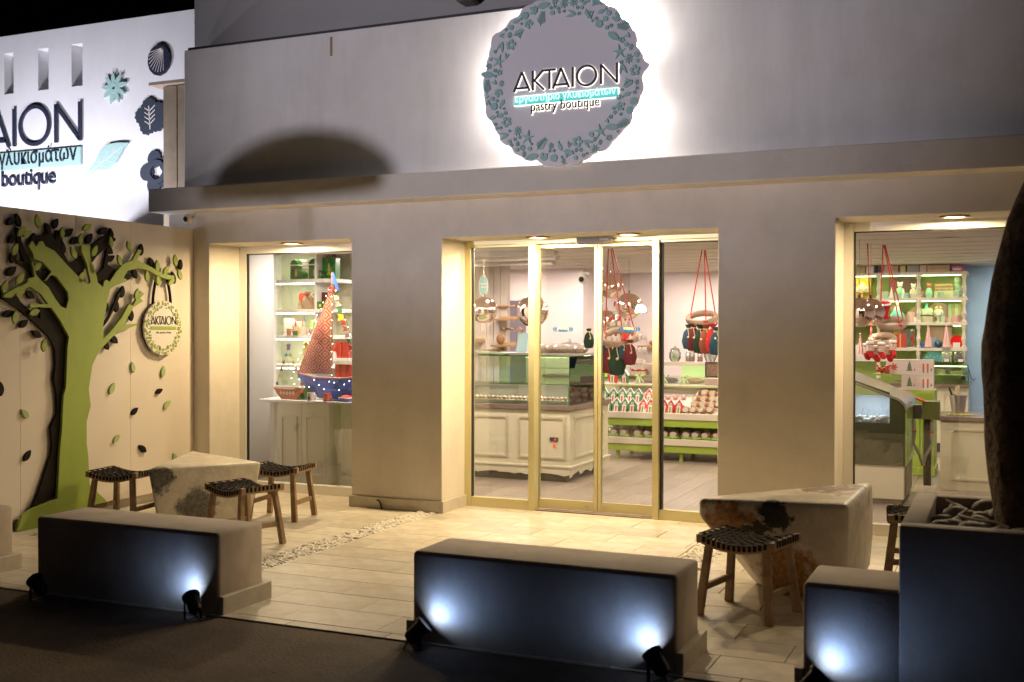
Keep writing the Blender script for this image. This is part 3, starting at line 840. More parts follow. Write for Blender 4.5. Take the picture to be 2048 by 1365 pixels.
def leaves(pts, parent, m, w0, w1, seed, l=.104):
    rnd = random.Random(seed); protos = []
    for k in range(5):
        b = B(); a = math.radians([62, 100, 130, 35, 80][k]); b.prism(leafpoly((0, 0), a, l, l*.5, 6), lambda u, v, w: (w, u, v), w0, w1); protos.append((b, a))
    objs = [None]*5
    for (y, z) in pts:
        k = rnd.randrange(5)
        if objs[k] is None:
            o = obj('leaf', protos[k][0], m, parent); objs[k] = o
        else:
            o = objs[k].copy(); C.objects.link(o); o.name = 'leaf'
        o.location = (0, y-parent.location.y, z)
        o.rotation_euler = (rnd.uniform(-.35, .35), 0, 0); s = rnd.uniform(.9, 1.12); o.scale = (1, s, s)
    for k in range(5):
        if objs[k] is None: protos[k][0].bm.free()
leaves([(6.571,2.444),(6.41,2.352),(6.462,2.336),(6.821,2.374),(7.089,2.439),(7.017,2.339),(7.363,2.337),(7.578,2.315),(7.172,2.248),(6.94,2.216),(6.349,2.207),(6.559,2.081),(7.138,2.102),(7.026,2.019),(6.392,1.979),(7.465,2.184),(7.802,2.06),(7.935,2.158),(8.05,2.125),(7.944,2.033),(8.121,2.022),(8.179,2.221),(8.237,2.096),(6.248,1.911),(6.396,1.873),(6.533,1.719),(6.342,1.675),(6.627,1.451),(7.674,1.894)], gt, green_leaf, .045, .065, 1)
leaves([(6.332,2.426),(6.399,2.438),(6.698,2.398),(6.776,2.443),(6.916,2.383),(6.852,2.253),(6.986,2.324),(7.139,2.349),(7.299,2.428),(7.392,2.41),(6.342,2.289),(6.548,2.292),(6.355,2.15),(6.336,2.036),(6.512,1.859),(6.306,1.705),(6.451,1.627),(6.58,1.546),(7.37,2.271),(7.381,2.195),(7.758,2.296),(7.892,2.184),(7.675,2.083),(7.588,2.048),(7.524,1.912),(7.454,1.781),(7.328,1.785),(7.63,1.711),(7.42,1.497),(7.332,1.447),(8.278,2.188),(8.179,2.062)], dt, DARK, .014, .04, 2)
leaves([(7.671,1.243),(8.059,1.191),(7.417,1.067),(6.477,0.914),(8.112,0.888),(7.469,0.626),(8.219,0.375)], mural, green_pale, .003, .02, 3)
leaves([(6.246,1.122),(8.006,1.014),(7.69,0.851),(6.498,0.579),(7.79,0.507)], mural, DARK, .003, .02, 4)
# hanging round plaque on the mural
hy, hz = (8.025,1.597)
hs = thing('hanging_plaque', 'small round plaque with lime wreath hanging from the tree branch', 'sign', (PX, hy, hz))
mph = lambda u, v, w: (w, u, v)
obj('plaque_board', B().prism(outline(.245, 140), mph, .03, .05), mat('plaque_face', (.70, .66, .60), .5), hs)
obj('backing', B().prism([(q[0]-.008, q[1]-.008) for q in outline(.225, 60)], mph, .006, .028), DARK, hs)
def place_side(o, p, s, a):
    o.location = (.0505, p[0], p[1]); o.rotation_euler = (0, 0, 0)
    o.matrix_basis = Matrix.Translation((.0505, p[0], p[1])) @ Matrix(((0, -.35, 0, 0), (1, 0, 0, 0), (0, 0, 1, 0), (0, 0, 0, 1))) @ Matrix.Rotation(a, 4, 'Y') @ Matrix.Diagonal((s, 1, s, 1))
wreath(hs, .245, .42, lime, 40, place_side, 9, .74, .97, 90)
shopname(lambda u, v, w: (w, u, v), -.165, .165, .03, .075, DARK, hs, .003, .1, .051)
obj('banner', B().box(.051, .054, -.168, .168, -.018, .012), lime, hs)
text('εργαστήριο γλυκισμάτων', mph, -.16, .16, -.009, limepale, hs, h=.016, depth=.001, w0=.0545, name='banner_lettering')
text('the pastry shop', mph, -.1, .1, -.052, DARK, hs, h=.02, depth=.001, w0=.051, name='small_lettering')
for s_ in (-1, 1):
    pts = [(.03, s_*(.118-.045*(k/8)**2), .20+.24*k/8) for k in range(9)]
    obj('handle', B().tube(pts, .013, 8), DARK, hs, smooth=True)

# ================================================================== PLASTER BENCHES, PLANTER
def low_bench(x0, x1, label, y0=4.98, y1=5.39, h=.452):
    t = thing('plaster_bench', label, 'bench', ((x0+x1)/2, (y0+y1)/2, 0), 0, 'low plaster benches along the pavement')
    P(obj('body', B().box(x0, x1, y0, y1, -.03, h), bench_m, t, bevel=.022, smooth=True, seg=3))
    b = B(); g = .035
    b.box(x0-g, x0-.001, y0-.004, y1+g, -.03, .10); b.box(x1+.001, x1+g, y0-.004, y1+g, -.03, .10); b.box(x0-.001, x1+.001, y1+.001, y1+g, -.03, .10)
    P(obj('skirting', b, skirt_m, t, bevel=.003, seg=1))
    return t
low_bench(-7.4, -5.99, 'low plaster bench cut off by the left edge of the picture', 4.98, 5.38, .42)
low_bench(-5.36, -3.99, 'low plaster bench in front of the left stone table')
low_bench(-2.76, -1.372, 'low plaster bench in front of the glass entrance', h=.458)
pl = thing('stepped_planter', 'stepped plaster planter with low seat and tree box at the right', 'planter', (0, 5.2, 0))
P(obj('seat_block', B().box(-.80, -.36, 4.98, 5.39, -.03, .482), bench_m, pl, bevel=.022, smooth=True, seg=3))
TZ = .762
for (xa_, xb_, ya_, yb_) in ((-.40, 1.3, 4.977, 5.075), (-.40, -.30, 5.0755, 6.02), (-.2995, 1.3, 5.92, 6.02), (1.2, 1.3, 5.0755, 5.9195)):
    P(obj('box_wall', B().box(xa_, xb_, ya_, yb_, -.03, TZ), bench_m, pl, bevel=.010, smooth=True))
P(obj('soil', B().box(-.299, 1.199, 5.076, 5.919, .3, .66), soil_m, pl))
b = B(); b.box(-.835, -.80, 4.976, 5.425, -.03, .10); b.box(-.80, -.402, 5.391, 5.425, -.03, .10)
P(obj('skirting', b, skirt_m, pl))
# river stones in the box
sp = None; rnd = random.Random(11); placed = []
for i in range(400):
    r = rnd.uniform(.035, .065); x = rnd.uniform(-.27, .6); y = rnd.uniform(5.1, 5.9)
    if math.hypot(x-.2, y-5.45) < .2+r or any(math.hypot(x-q[0], y-q[1]) < (r+q[2])*.83 for q in placed): continue
    placed.append((x, y, r))
    if sp is None:
        b = B(); bmesh.ops.create_icosphere(b.bm, subdivisions=2, radius=1)
        for v in b.bm.verts: v.co = Vector((v.co.x*1.15, v.co.y*.95, v.co.z*.8))*(1+.06*math.sin(v.co.x*4+v.co.y*3))
        sp = obj('river_stone', b, riverstone_m, smooth=True); o = sp
    else: o = sp.copy(); o.name = 'river_stone'; C.objects.link(o)
    o.location = (x, y, .70+rnd.uniform(-.006, .02)); o.scale = (r, r*rnd.uniform(.8, 1.1), r*rnd.uniform(.8, 1.2)); o.rotation_euler = (rnd.uniform(-.3, .3), rnd.uniform(-.3, .3), rnd.uniform(0, 6))
    tag(o, 'smooth grey river stone lying in the tree box of the planter', 'stone', 'river stones in the tree box')
# root stubs / irrigation pipe curling over the stones
pip = [(-.25, 5.84, .74), (-.20, 5.78, .725), (-.15, 5.60, .735), (-.18, 5.42, .735), (-.10, 5.28, .74), (-.02, 5.22, .745), (.03, 5.14, .735)]
tag(obj('irrigation_pipe', B().tube([(q[0], q[1], q[2]+.018) for q in pip], .006, 8), mat('pale_pipe', (.30, .22, .16), .7), smooth=True), 'thin pale pipe curling over the river stones in the tree box', 'pipe')
# tree
tr = thing('planted_tree', 'thick dark gnarled tree trunk rising from the planter at the right edge', 'tree', (.17, 5.42, .64))
bark = mat('bark', (.20, .13, .09), .95, noise=(9, (.08, .05, .03), .38, .62), bump=(26, 1.0, .03))
cl = [(.64, .155, .215), (.75, .115, .20), (.95, .085, .20), (1.15, .075, .205), (1.5, .07, .215), (1.84, .10, .20), (2.1, .16, .19), (2.3, .24, .18), (2.7, .36, .16), (3.2, .48, .14), (3.8, .55, .12)]
b = B(); n = 28; rings = []
zz = [(.64+3.16*k/46) for k in range(47)]
def interp(z, j):
    for (a, c) in zip(cl, cl[1:]):
        if a[0] <= z <= c[0]+1e-6: t_ = (z-a[0])/(c[0]-a[0]); return a[j]*(1-t_)+c[j]*t_
    return cl[-1][j]
for z in zz:
    cx, r = interp(z, 1)+.035, interp(z, 2); ring = []
    for k in range(n):
        a = 2*PI*k/n
        rr = r*(.93+.045*math.sin(3*a+z*1.3)+.03*math.sin(7*a-z*2+math.sin(z*3))+.012*math.sin(15*a+z*9)+rnd.uniform(-.008, .008))
        ring.append(b.bm.verts.new((cx+rr*math.cos(a)-.0, 5.42+rr*math.sin(a), z)))
    rings.append(ring)
for A_, B_ in zip(rings, rings[1:]):
    for k in range(n): b.bm.faces.new((A_[k], A_[(k+1) % n], B_[(k+1) % n], B_[k]))
b.bm.faces.new(rings[-1])
P(obj('trunk', b, bark, tr, smooth=True))
for s_, (dx, dy) in enumerate(((.9, .3), (-.2, -.8), (.5, .9))):
    P(obj('limb', B().tube([(.6, 5.42, 3.7), (.6+dx*.5, 5.42+dy*.5, 4.3), (.6+dx*1.2, 5.42+dy*1.2, 5.2)], [.10, .07, .03], 10), bark, tr, smooth=True))
b = B(); 
for i in range(2600):
    c = Vector((rnd.gauss(.95, .7), rnd.gauss(5.7, .8), rnd.gauss(5.6, .45)))
    if c.z < 4.9: continue
    u_ = Vector((rnd.uniform(-1, 1), rnd.uniform(-1, 1), rnd.uniform(-1, 1))).normalized(); w_ = u_.orthogonal().normalized()
    b.bm.faces.new([b.bm.verts.new(c+u_*.06), b.bm.verts.new(c+w_*.02), b.bm.verts.new(c-u_*.06), b.bm.verts.new(c-w_*.02)])
P(obj('crown', b, mat('foliage_green', (.05, .08, .03), .8), tr))

# ================================================================== MARBLE TABLES
def marble(name, base, patches):
    """base veined stone; patches = [(centre, radius, colour, stretch)] in object coordinates"""
    m = bpy.data.materials.new(name); m.use_nodes = True
    nt = m.node_tree; N = nt.nodes; L = nt.links; bs = N['Principled BSDF']; bs.inputs['Roughness'].default_value = .42
    tc = N.new('ShaderNodeTexCoord')
    n1 = N.new('ShaderNodeTexNoise'); n1.inputs['Scale'].default_value = 5; n1.inputs['Detail'].default_value = 9; n1.inputs['Roughness'].default_value = .65; n1.inputs['Distortion'].default_value = .7
    L.new(tc.outputs['Object'], n1.inputs['Vector'])
    r = N.new('ShaderNodeValToRGB'); r.color_ramp.elements[0].position = .38; r.color_ramp.elements[0].color = (*[c*.72 for c in base], 1)
    r.color_ramp.elements[1].position = .6; r.color_ramp.elements[1].color = (*base, 1); L.new(n1.outputs['Fac'], r.inputs[0]); cur = r.outputs[0]
    for (c, rad, col, th) in patches:
        d = N.new('ShaderNodeVectorMath'); d.operation = 'DISTANCE'
        nn = N.new('ShaderNodeTexNoise'); nn.inputs['Scale'].default_value = 9; nn.inputs['Detail'].default_value = 10; nn.inputs['Roughness'].default_value = .7; L.new(tc.outputs['Object'], nn.inputs['Vector'])
        ad = N.new('ShaderNodeVectorMath'); ad.operation = 'MULTIPLY_ADD'; ad.inputs[1].default_value = (th, th, th)
        sb = N.new('ShaderNodeVectorMath'); sb.operation = 'SUBTRACT'; sb.inputs[1].default_value = (.5, .5, .5)
        L.new(nn.outputs['Color'], sb.inputs[0]); L.new(sb.outputs[0], ad.inputs[0]); L.new(tc.outputs['Object'], ad.inputs[2])
        L.new(ad.outputs[0], d.inputs[0]); d.inputs[1].default_value = c
        mr = N.new('ShaderNodeMapRange'); mr.inputs['From Min'].default_value = rad; mr.inputs['From Max'].default_value = rad*.72; L.new(d.outputs['Value'], mr.inputs['Value'])
        n3 = N.new('ShaderNodeTexNoise'); n3.inputs['Scale'].default_value = 40; n3.inputs['Detail'].default_value = 4; L.new(tc.outputs['Object'], n3.inputs['Vector'])
        r3 = N.new('ShaderNodeValToRGB'); r3.color_ramp.elements[0].color = (*[q*.45 for q in col], 1); r3.color_ramp.elements[1].color = (*[q*1.35 for q in col], 1); L.new(n3.outputs['Fac'], r3.inputs[0])
        r3.color_ramp.elements[0].position = .3; r3.color_ramp.elements[1].position = .7
        mx = N.new('ShaderNodeMix'); mx.data_type = 'RGBA'; L.new(mr.outputs[0], mx.inputs[0]); L.new(cur, mx.inputs[6]); L.new(r3.outputs[0], mx.inputs[7]); cur = mx.outputs[2]
    L.new(cur, bs.inputs['Base Color'])
    bp = N.new('ShaderNodeBump'); bp.inputs['Strength'].default_value = .35; bp.inputs['Distance'].default_value = .01
    n2 = N.new('ShaderNodeTexNoise'); n2.inputs['Scale'].default_value = 35; n2.inputs['Detail'].default_value = 6; L.new(tc.outputs['Object'], n2.inputs['Vector'])
    L.new(n2.outputs['Fac'], bp.inputs['Height']); L.new(bp.outputs[0], bs.inputs['Normal'])
    return m
def rock(name, rings, label, m, bevel):
    b = B(); rr = []
    for ring in rings: rr.append([b.bm.verts.new(p) for p in ring])
    n = len(rr[0])
    for A_, B_ in zip(rr, rr[1:]):
        for k in range(n): b.bm.faces.new((A_[k], A_[(k+1) % n], B_[(k+1) % n], B_[k]))
    b.bm.faces.new(rr[0]); b.bm.faces.new(rr[-1])
    o = obj(name, b, m, bevel=bevel, smooth=True, seg=4)
    tag(o, label, 'stone table')
    return o
def ringz(pts, z): return [(x, y, z) for x, y in pts]
rock('stone_table', [ringz([(-5.98, 6.74), (-5.62, 7.42), (-5.90, 7.50), (-6.5, 7.78)], 0), ringz([(-6.0, 6.71), (-5.56, 7.42), (-5.9, 7.56), (-6.56, 7.84)], .25),
     ringz([(-6.04, 6.69), (-5.515, 7.44), (-5.9, 7.60), (-6.60, 7.87)], .505)], 'wedge shaped pale marble block table with grey patches, left of the door',
     marble('white_marble', (.62, .57, .49), [((-6.0, 6.75, .44), .15, (.12, .11, .10), .35), ((-5.83, 7.0, .18), .18, (.13, .12, .11), .3)]), .03)
rock('stone_table', [ringz([(-1.30, 6.80), (-1.02, 6.68), (-.835, 6.66), (-.80, 7.70), (-1.2, 7.45), (-1.42, 6.98)], 0),
     ringz([(-1.46, 6.72), (-1.08, 6.66), (-.82, 6.655), (-.785, 7.75), (-1.22, 7.35), (-1.56, 6.85)], .22),
     ringz([(-1.66, 6.53), (-1.2, 6.59), (-.815, 6.66), (-.785, 7.73), (-1.25, 7.2), (-1.68, 6.64)], .46),
     ringz([(-1.66, 6.52), (-1.2, 6.60), (-.815, 6.67), (-.79, 7.72), (-1.25, 7.16), (-1.675, 6.60)], .58)], 'big pale stone block table with a rough rusty underside, right of the door',
     marble('rusty_stone', (.60, .54, .46), [((-1.52, 6.56, .38), .22, (.34, .16, .05), .5), ((-1.18, 6.64, .12), .24, (.34, .17, .06), .6), ((-1.22, 6.58, .51), .11, (.03, .026, .022), .45), ((-1.33, 6.60, .39), .09, (.03, .026, .022), .5), ((-1.0, 7.2, .58), .2, (.22, .17, .14), .9), ((-.9, 7.45, .58), .13, (.22, .17, .14), .8)]), .035)

# ================================================================== STOOLS
def make_stool(label):
    t = thing('woven_stool', label, 'stool', (0, 0, 0), 0, 'woven stools at the stone tables')
    A, Bh = .215, .175
    zt = lambda x: .405+.040*(x/A)**2
    for sx in (-1, 1):
        for sy in (-1, 1):
            b = B(); b.taper((sx*(A-.045), sy*(Bh-.03), .392), (sx*(A-.005), sy*(Bh+.015), 0), (.04, .034), (.046, .036)); obj('leg', b, oldwood, t, bevel=.003, seg=1)
    for sy in (-1, 1):   # long saddle rails
        b = B(); vs_ = []
        for k in range(13):
            x = -A+2*A*k/12; z = zt(x)
            vs_.append([b.bm.verts.new((x, sy*Bh-s2*.014, z-h_)) for s2, h_ in ((-1, 0), (1, 0), (1, .042), (-1, .042))])
        for p, q in zip(vs_, vs_[1:]):
            for i in range(4): b.bm.faces.new((p[i], p[(i+1) % 4], q[(i+1) % 4], q[i]))
        b.bm.faces.new(vs_[0]); b.bm.faces.new(vs_[-1][::-1])
        obj('seat_rail', b, oldwood, t)
    for sx in (-1, 1):
        obj('seat_rail', B().box(sx*A-.016, sx*A+.016, -Bh-.014, Bh+.014, zt(A)-.046, zt(A)+.001), oldwood, t, bevel=.003, seg=1)
        obj('stretcher', B().bar((sx*(A-.022), -Bh-.0, .15), (sx*(A-.022), Bh+.0, .15), .022, .034), oldwood, t)
    for k in range(13):   # straps across
        x = -A+.032+(2*A-.064)*k/12; z = zt(x); b = B(); pts = []
        pts.append((x, -Bh-.016, z-.028)); pts.append((x, -Bh-.016, z+.001))
        for j in range(10):
            y = -Bh+.01+(2*Bh-.02)*j/9; wv = .004*(1 if (j+k) % 2 else -1)
            pts.append((x, y, z+.005+wv*(0 if j in (0, 9) else 1)-.006*math.sin(PI*j/9)))
        pts.append((x, Bh+.016, z+.001)); pts.append((x, Bh+.016, z-.028))
        for p, q in zip(pts, pts[1:]): b.bar(p, q, .026 if abs(p[2]-q[2]) < .02 else .017, .004, up=(0, 0, 1) if abs(p[2]-q[2]) < .02 else (0, 1, 0))
        obj('strap', b, strap_m, t)
    for k in range(9):
        y = -Bh+.035+(2*Bh-.07)*k/8; b = B(); pts = [(-A-.018, y, zt(A)-.03), (-A-.018, y, zt(A)+.002)]
        for j in range(14):
            x = -A+.012+(2*A-.024)*j/13; wv = .004*(-1 if (j+k) % 2 else 1)
            pts.append((x, y, zt(x)+.006+wv-.005*math.sin(PI*k/8)))
        pts += [(A+.018, y, zt(A)+.002), (A+.018, y, zt(A)-.03)]
        for p, q in zip(pts, pts[1:]): b.bar(p, q, .027 if abs(p[2]-q[2]) < .02 else .017, .004, up=(0, 0, 1) if abs(p[2]-q[2]) < .02 else (1, 0, 0))
        obj('strap', b, strap_m, t)
    return t
st = make_stool('woven leather stool in front of the rusty stone table')
st.location = (-1.30, 6.225, 0); st.rotation_euler = (0, 0, math.radians(-13))
dup(st, (-5.13, 6.70, 0), math.radians(-17), 'woven leather stool between the marble table and the left bench')
dup(st, (-5.55, 7.755, 0), math.radians(9), 'woven leather stool between the marble table and the left window')
dup(st, (-6.52, 6.96, 0), math.radians(9), 'woven leather stool in front of the tree mural')
dup(st, (-.48, 7.45, 0), math.radians(96), 'woven leather stool half hidden behind the planter')

# ================================================================== SPOTLIGHTS AT THE BENCHES
def floodlamp(x, y, label, aim, lit=True, pw=8):
    t = thing('ground_spotlight', label, 'spotlight', (x, y, -.014), 0, 'spotlights at the foot of the benches')
    a = Vector(aim).normalized(); c = Vector((0, 0, .115)); u = a.to_track_quat('Z', 'Y').to_matrix().to_4x4()
    Mx = Matrix.Translation(c) @ u
    def lo(name, prof, m, n=24):
        b = B(); b.lathe(prof, n=n); bmesh.ops.transform(b.bm, matrix=Mx, verts=b.bm.verts); return obj(name, b, m, t, smooth=True)
    lo('housing', [(0, -.085), (.03, -.085), (.042, -.07), (.046, .02), (.046, .035), (.040, .035)], black)
    lo('bezel', [(.038, .028), (.056, .028), (.058, .05), (.048, .052), (.044, .036)], black)
    lo('lens', [(0, .036), (.043, .036)], mat('lens_lit', (.8, .9, 1), .3, emit=((.55, .72, 1), 25)) if lit else mat('lens_dark', (.03, .04, .05), .1))
    sd = Vector((-a.y, a.x, 0)).normalized()
    b = B(); b.bar(c+sd*.054, sd*.054+Vector((0, 0, .012)), .022, .005, up=sd); b.bar(c-sd*.054, -sd*.054+Vector((0, 0, .012)), .022, .005, up=sd); b.bar(sd*.056+Vector((0, 0, .01)), -sd*.056+Vector((0, 0, .01)), .03, .006)
    obj('bracket', b, black, t)
    obj('base_plate', B().lathe([(0, 0), (.055, 0), (.055, .008), (0, .008)], n=18), black, t)
    obj('cable', B().tube([c-a*.085, c-a*.12-Vector((0, 0, .03)), -a*.13*Vector((1, 1, 0)) + Vector((0, .02, .008)), Vector((-a.x*.2, .07, .008))], .005, 6), black, t, smooth=True)
    t.scale = (.86, .86, .86)
    if lit:
        p = Vector((x, y, -.014))+c*.86+a*.055
        light('SPOT', p, pw*.19, (.25, .46, 1), .02, aim=p+a, cone=134, blend=1, name='ground_spot')
    return t
FYB = 4.975
floodlamp(-2.67, 4.885, 'lit black spotlight facing right at the left end of the middle bench', (.58, .36, .60), pw=11)
floodlamp(-1.44, 4.885, 'lit black spotlight facing left at the right end of the middle bench', (-.58, .36, .60), pw=11)
floodlamp(-4.09, 4.885, 'lit black spotlight facing left at the right end of the left bench', (-.62, .36, .52), pw=7)
floodlamp(-.735, 4.885, 'lit black spotlight facing right below the planter seat', (.55, .36, .64), pw=11)
floodlamp(-5.20, 4.84, 'unlit black spotlight at the left end of the left bench', (-.7, .1, .5), lit=False)

# ================================================================== OUTDOOR CAMERA
def dome_cam(x, y, z, label, s=1, rz=0):
    t = thing('security_camera', label, 'camera', (x, y, z), rz)
    obj('bracket', B().prism([(-.05*s, 0), (.05*s, 0), (.045*s, -.05*s), (-.045*s, -.05*s)], lambda u, v, w: (u, -w, v), 0, .02*s), white, t)
    obj('housing', B().sphere((0, -.055*s, -.06*s), .05*s, 16), white, t, smooth=True)
    obj('lens', B().sphere((.002, -.088*s, -.065*s), .028*s, 14), black, t, smooth=True)
dome_cam(-7.086, 8.46, 2.69, 'small white dome camera under the left end of the ledge')

# ================================================================== SHOP INTERIOR
BY = 16.6; CZ = 2.45
b = B(); b.box(-9.5, 3, 8.96, BY+.1, -.2, -.012)
sf = struct('shop_floor', b, mat('floor_base', (.12, .09, .07), .8))
plank = mat('grey_oak_plank', (.30, .235, .185), .36, noise=(3.2, (.20, .155, .12), .3, .7), bump=(30, .06), rnd=.16)
nt = plank.node_tree; mp_ = nt.nodes.new('ShaderNodeMapping'); mp_.inputs['Scale'].default_value = (9, 1, 1)
tcn = [n for n in nt.nodes if n.type == 'TEX_COORD'][0]
for l in list(nt.links):
    if l.from_node == tcn: to = l.to_socket; nt.links.remove(l); nt.links.new(mp_.outputs[0], to)
nt.links.new(tcn.outputs['Object'], mp_.inputs[0])
pp = None
for i in range(36):
    for k in range(7):
        x = -7.2+i*.22; y = 9.0+k*1.25-(.62 if i % 2 and k else 0)
        if y > 16.4: continue
        if pp is None: pp = obj('floor_plank', B().box(-.109, .109, 0, 1.248, -.012, 0), plank, sf, bevel=.002, seg=1); o = pp
        else: o = pp.copy(); o.name = 'floor_plank'; C.objects.link(o)
        o.location = (x+.11, y, 0)
        if i % 2 and k == 0: o.scale = (1, .502, 1)
# ceiling
ce = struct('shop_ceiling', B().box(-9.5, 3, 9.1, BY+.1, CZ+.03, CZ+.2), ceil_m)
cp = None; y = 9.12; k = 0
while y < BY-.1:
    if cp is None: cp = obj('ceiling_board', B().box(-9.5, 3, .006, .294, 0, .028), ceil_m, ce, bevel=.004, seg=1); o = cp
    else: o = cp.copy(); o.name = 'ceiling_board'; C.objects.link(o)
    o.location = (0, y, CZ+(.0 if k % 2 else .006)); y += .3; k += 1
beam = None
for k, (yy, xr_) in enumerate([(9.75, -3.1), (10.12, -3.6), (11.3, -3.9), (12.1, -4.2), (13.0, -4.6)]):
    if beam is None: beam = obj('ceiling_beam', B().box(-4.6, 0, 0, .14, -.05, 0), ceil_m, ce, bevel=.004, seg=1); o = beam
    else: o = beam.copy(); o.name = 'ceiling_beam'; C.objects.link(o)
    o.location = (xr_-.6, yy, CZ-.0005)
# walls
struct('shop_back_wall', B().box(-8, -0.499, BY, BY+.15, 0, CZ+.03), pinkwall)
struct('blue_side_wall', B().box(-0.499, 3, BY-.35, BY+.15, 0, CZ+.03), mat('blue_wall', (.40, .60, .88), .7))
struct('shop_right_wall', B().box(2.6, 2.75, 9.1, BY, 0, CZ+.03), pinkwall)
struct('shop_left_wall', B().box(-8.1, -8.0, 9.1, BY, 0, CZ+.03), pinkwall)
xa, xb = -6.092, -6.37
struct('partition_wall', B().box(xb, -5.486, 14.9, BY, 0, CZ+.03), pinkwall)
struct('doorway_lining', B().box(xa-.8, xb+.3, 16.2, 16.3, 0, CZ), mat('lilac_wall', (.50, .47, .62), .8))
struct('doorway_head', B().box(xa-.8, xb-.001, 14.9, 15.0, 2.0, CZ+.03), pinkwall)
# window partition (white panel left in the left window)
struct('window_partition', B().box(-7.701, -7.191, 9.9, 9.95, 0, CZ+.03), mat('cool_panel', (.62, .62, .60), .6))
# slatted wall with pegs and shelves
sw = thing('slat_wall', 'pale grooved slat wall with wooden shelves at the back left of the shop', 'wall', (xa-1, 13.6, 0))
P(obj('backing', B().box(xa-1.7, xa, 13.62, 13.7, 0, CZ+.02), mat('slat_back', (.5, .42, .36), .8), sw))
for i in range(17): 
    q = P(obj('slat', B().box(xa-1.7+i*.1+.004, xa-1.7+(i+1)*.1-.004, 13.6, 13.62, 0, CZ), mat('slat_paint', (.70, .62, .56), .7), sw))
# real lamps of the shop ceiling
def shoplamp(x, y, power, col=(1, .84, .72)):
    t = thing('shop_ceiling_lamp', 'small round recessed lamp in the shop ceiling', 'light', (x, y, CZ-.004), 0, 'recessed lamps in the shop ceiling')
    obj('trim_ring', B().lathe([(.045, -.004), (.062, -.004), (.062, .002), (.045, .002)], n=20), white, t)
    obj('diffuser', B().lathe([(0, -.002), (.045, -.002), (.045, .001), (0, .001)], n=20), mat('shop_lamp', (.9, .9, .9), .5, emit=((1, .9, .8), 8)), t)
    light('AREA', (x, y, CZ-.02), power, col, .12, aim=(x, y, 0), name='shop_lamp')
for x, y, p in [(-7.1, 9.4, 16), (-6.2, 9.45, 22), (-5.2, 9.6, 30), (-4.0, 9.5, 30), (-2.9, 9.5, 30), (-1.2, 9.5, 24), (0, 9.6, 22), (-6.6, 11.2, 26), (-5.2, 11.6, 34), (-3.6, 11.6, 34), (-2.0, 11.4, 26), (-.5, 11.2, 20),
                (-6.4, 13.0, 30), (-5.4, 12.6, 30), (-3.3, 13.6, 34), (-1.8, 13.4, 26), (-.4, 13.6, 22), (-4.2, 15.7, 36), (-2.8, 15.7, 34), (-1.2, 14.6, 20), (.3, 15.2, 26)]:
    shoplamp(x, y, p*1.02)

shoplamp(-5.3, 14.3, 26); shoplamp(-6.4, 14.2, 22); light('AREA', (-6.6, 15.6, 2.3), 14, (.85, .82, 1), .3, aim=(-6.6, 15.7, 0), name='corridor_fill')  # bare area light added to brighten the lilac doorway
# ------------------------------------------------------------------ generic frames
def beaded(b, x0, x1, z0, z1, mp, t=.028, bead=True):
    """raised frame with rope beads on a panel"""
    for (a, c, d, e) in ((x0, x1, z1-t, z1), (x0, x1, z0, z0+t), (x0, x0+t, z0+t, z1-t), (x1-t, x1, z0+t, z1-t)):
        b.prism([(a, d), (c, d), (c, e), (a, e)], mp, 0, .012)
    if bead:
        n = int((z1-z0)/.022)
        for k in range(n):
            z = z0+t+(z1-z0-2*t)*(k+.5)/n
            for x in (x0+t*.5, x1-t*.5): b.prism([(x-.008, z-.006), (x+.008, z-.002), (x+.008, z+.006), (x-.008, z+.002)], mp, .012, .019)
        n = int((x1-x0)/.022)
        for k in range(n):
            x = x0+t+(x1-x0-2*t)*(k+.5)/n
            for z in (z0+t*.5, z1-t*.5): b.prism([(x-.006, z-.008), (x-.002, z+.008), (x+.006, z+.008), (x+.002, z-.008)], mp, .012, .019)

# ------------------------------------------------------------------ pastry counter behind the left doors
ct = thing('pastry_counter', 'cream panelled pastry counter with stone top and glass case behind the left doors', 'counter', (-4.8, 10.69, 0))
CX = -4.076; CF = 10.69
P(obj('base', B().box(-6.3, CX, CF, 11.9, .13, .742), cream, ct, bevel=.004))
P(obj('toe_kick', B().box(-6.3, CX-.06, CF+.06, 11.85, 0, .13), mat('dark_kick', (.05, .04, .035), .7), ct))
def scallop(x0, x1, n):
    pts = [(x0, .15), (x1, .15)]
    for k in range(n+1):
        t_ = k/n; x = x1+(x0-x1)*t_; ph = (t_*4) % 1
        pts.append((x, .055+.035*abs(math.sin(PI*ph))+(.028 if k % 9 == 0 else 0)))
    return pts
P(obj('apron', B().prism(scallop(-6.3, CX+.006, 36), fy(CF), .001, .014), cream, ct))
P(obj('apron', B().prism(scallop(CF-.01, 11.9, 22), lambda u, v, w: (CX+w, u, v), .001, .014), cream, ct))
P(obj('cornice', B().box(-6.3, CX+.03, CF-.025, 11.9, .15, .175), cream, ct, bevel=.006))
b = B()
beaded(b, -5.75, -4.775-.0, .24, .68, fy(CF)); beaded(b, -4.666, -4.125, .24, .68, fy(CF))
P(obj('moulding', b, cream, ct))
b = B(); beaded(b, CF+.12, CF+1.05, .24, .68, lambda u, v, w: (CX+w, u, v)); P(obj('moulding', b, cream, ct))
P(obj('stone_top', B().box(-6.3, CX+.03, CF-.03, 11.93, .745, .80), marble_top, ct, bevel=.006))
dx = -4.253
P(obj('control_display', B().box(dx-.045, dx+.045, CF-.012, CF, .425, .465), black, ct, bevel=.003))
P(text('-12', fy(CF-.0125), dx+.0, dx+.03, .434, mat('red_digits', (.5, .02, .01), .5, emit=((1, .05, .02), 3)), ct, h=.02, depth=.001, name='digits'))
P(obj('switch', B().box(dx-.012, dx+.014, CF-.008, CF, .365, .40), mat('red_switch', (.5, .05, .02), .4, emit=((1, .1, .03), .6)), ct))
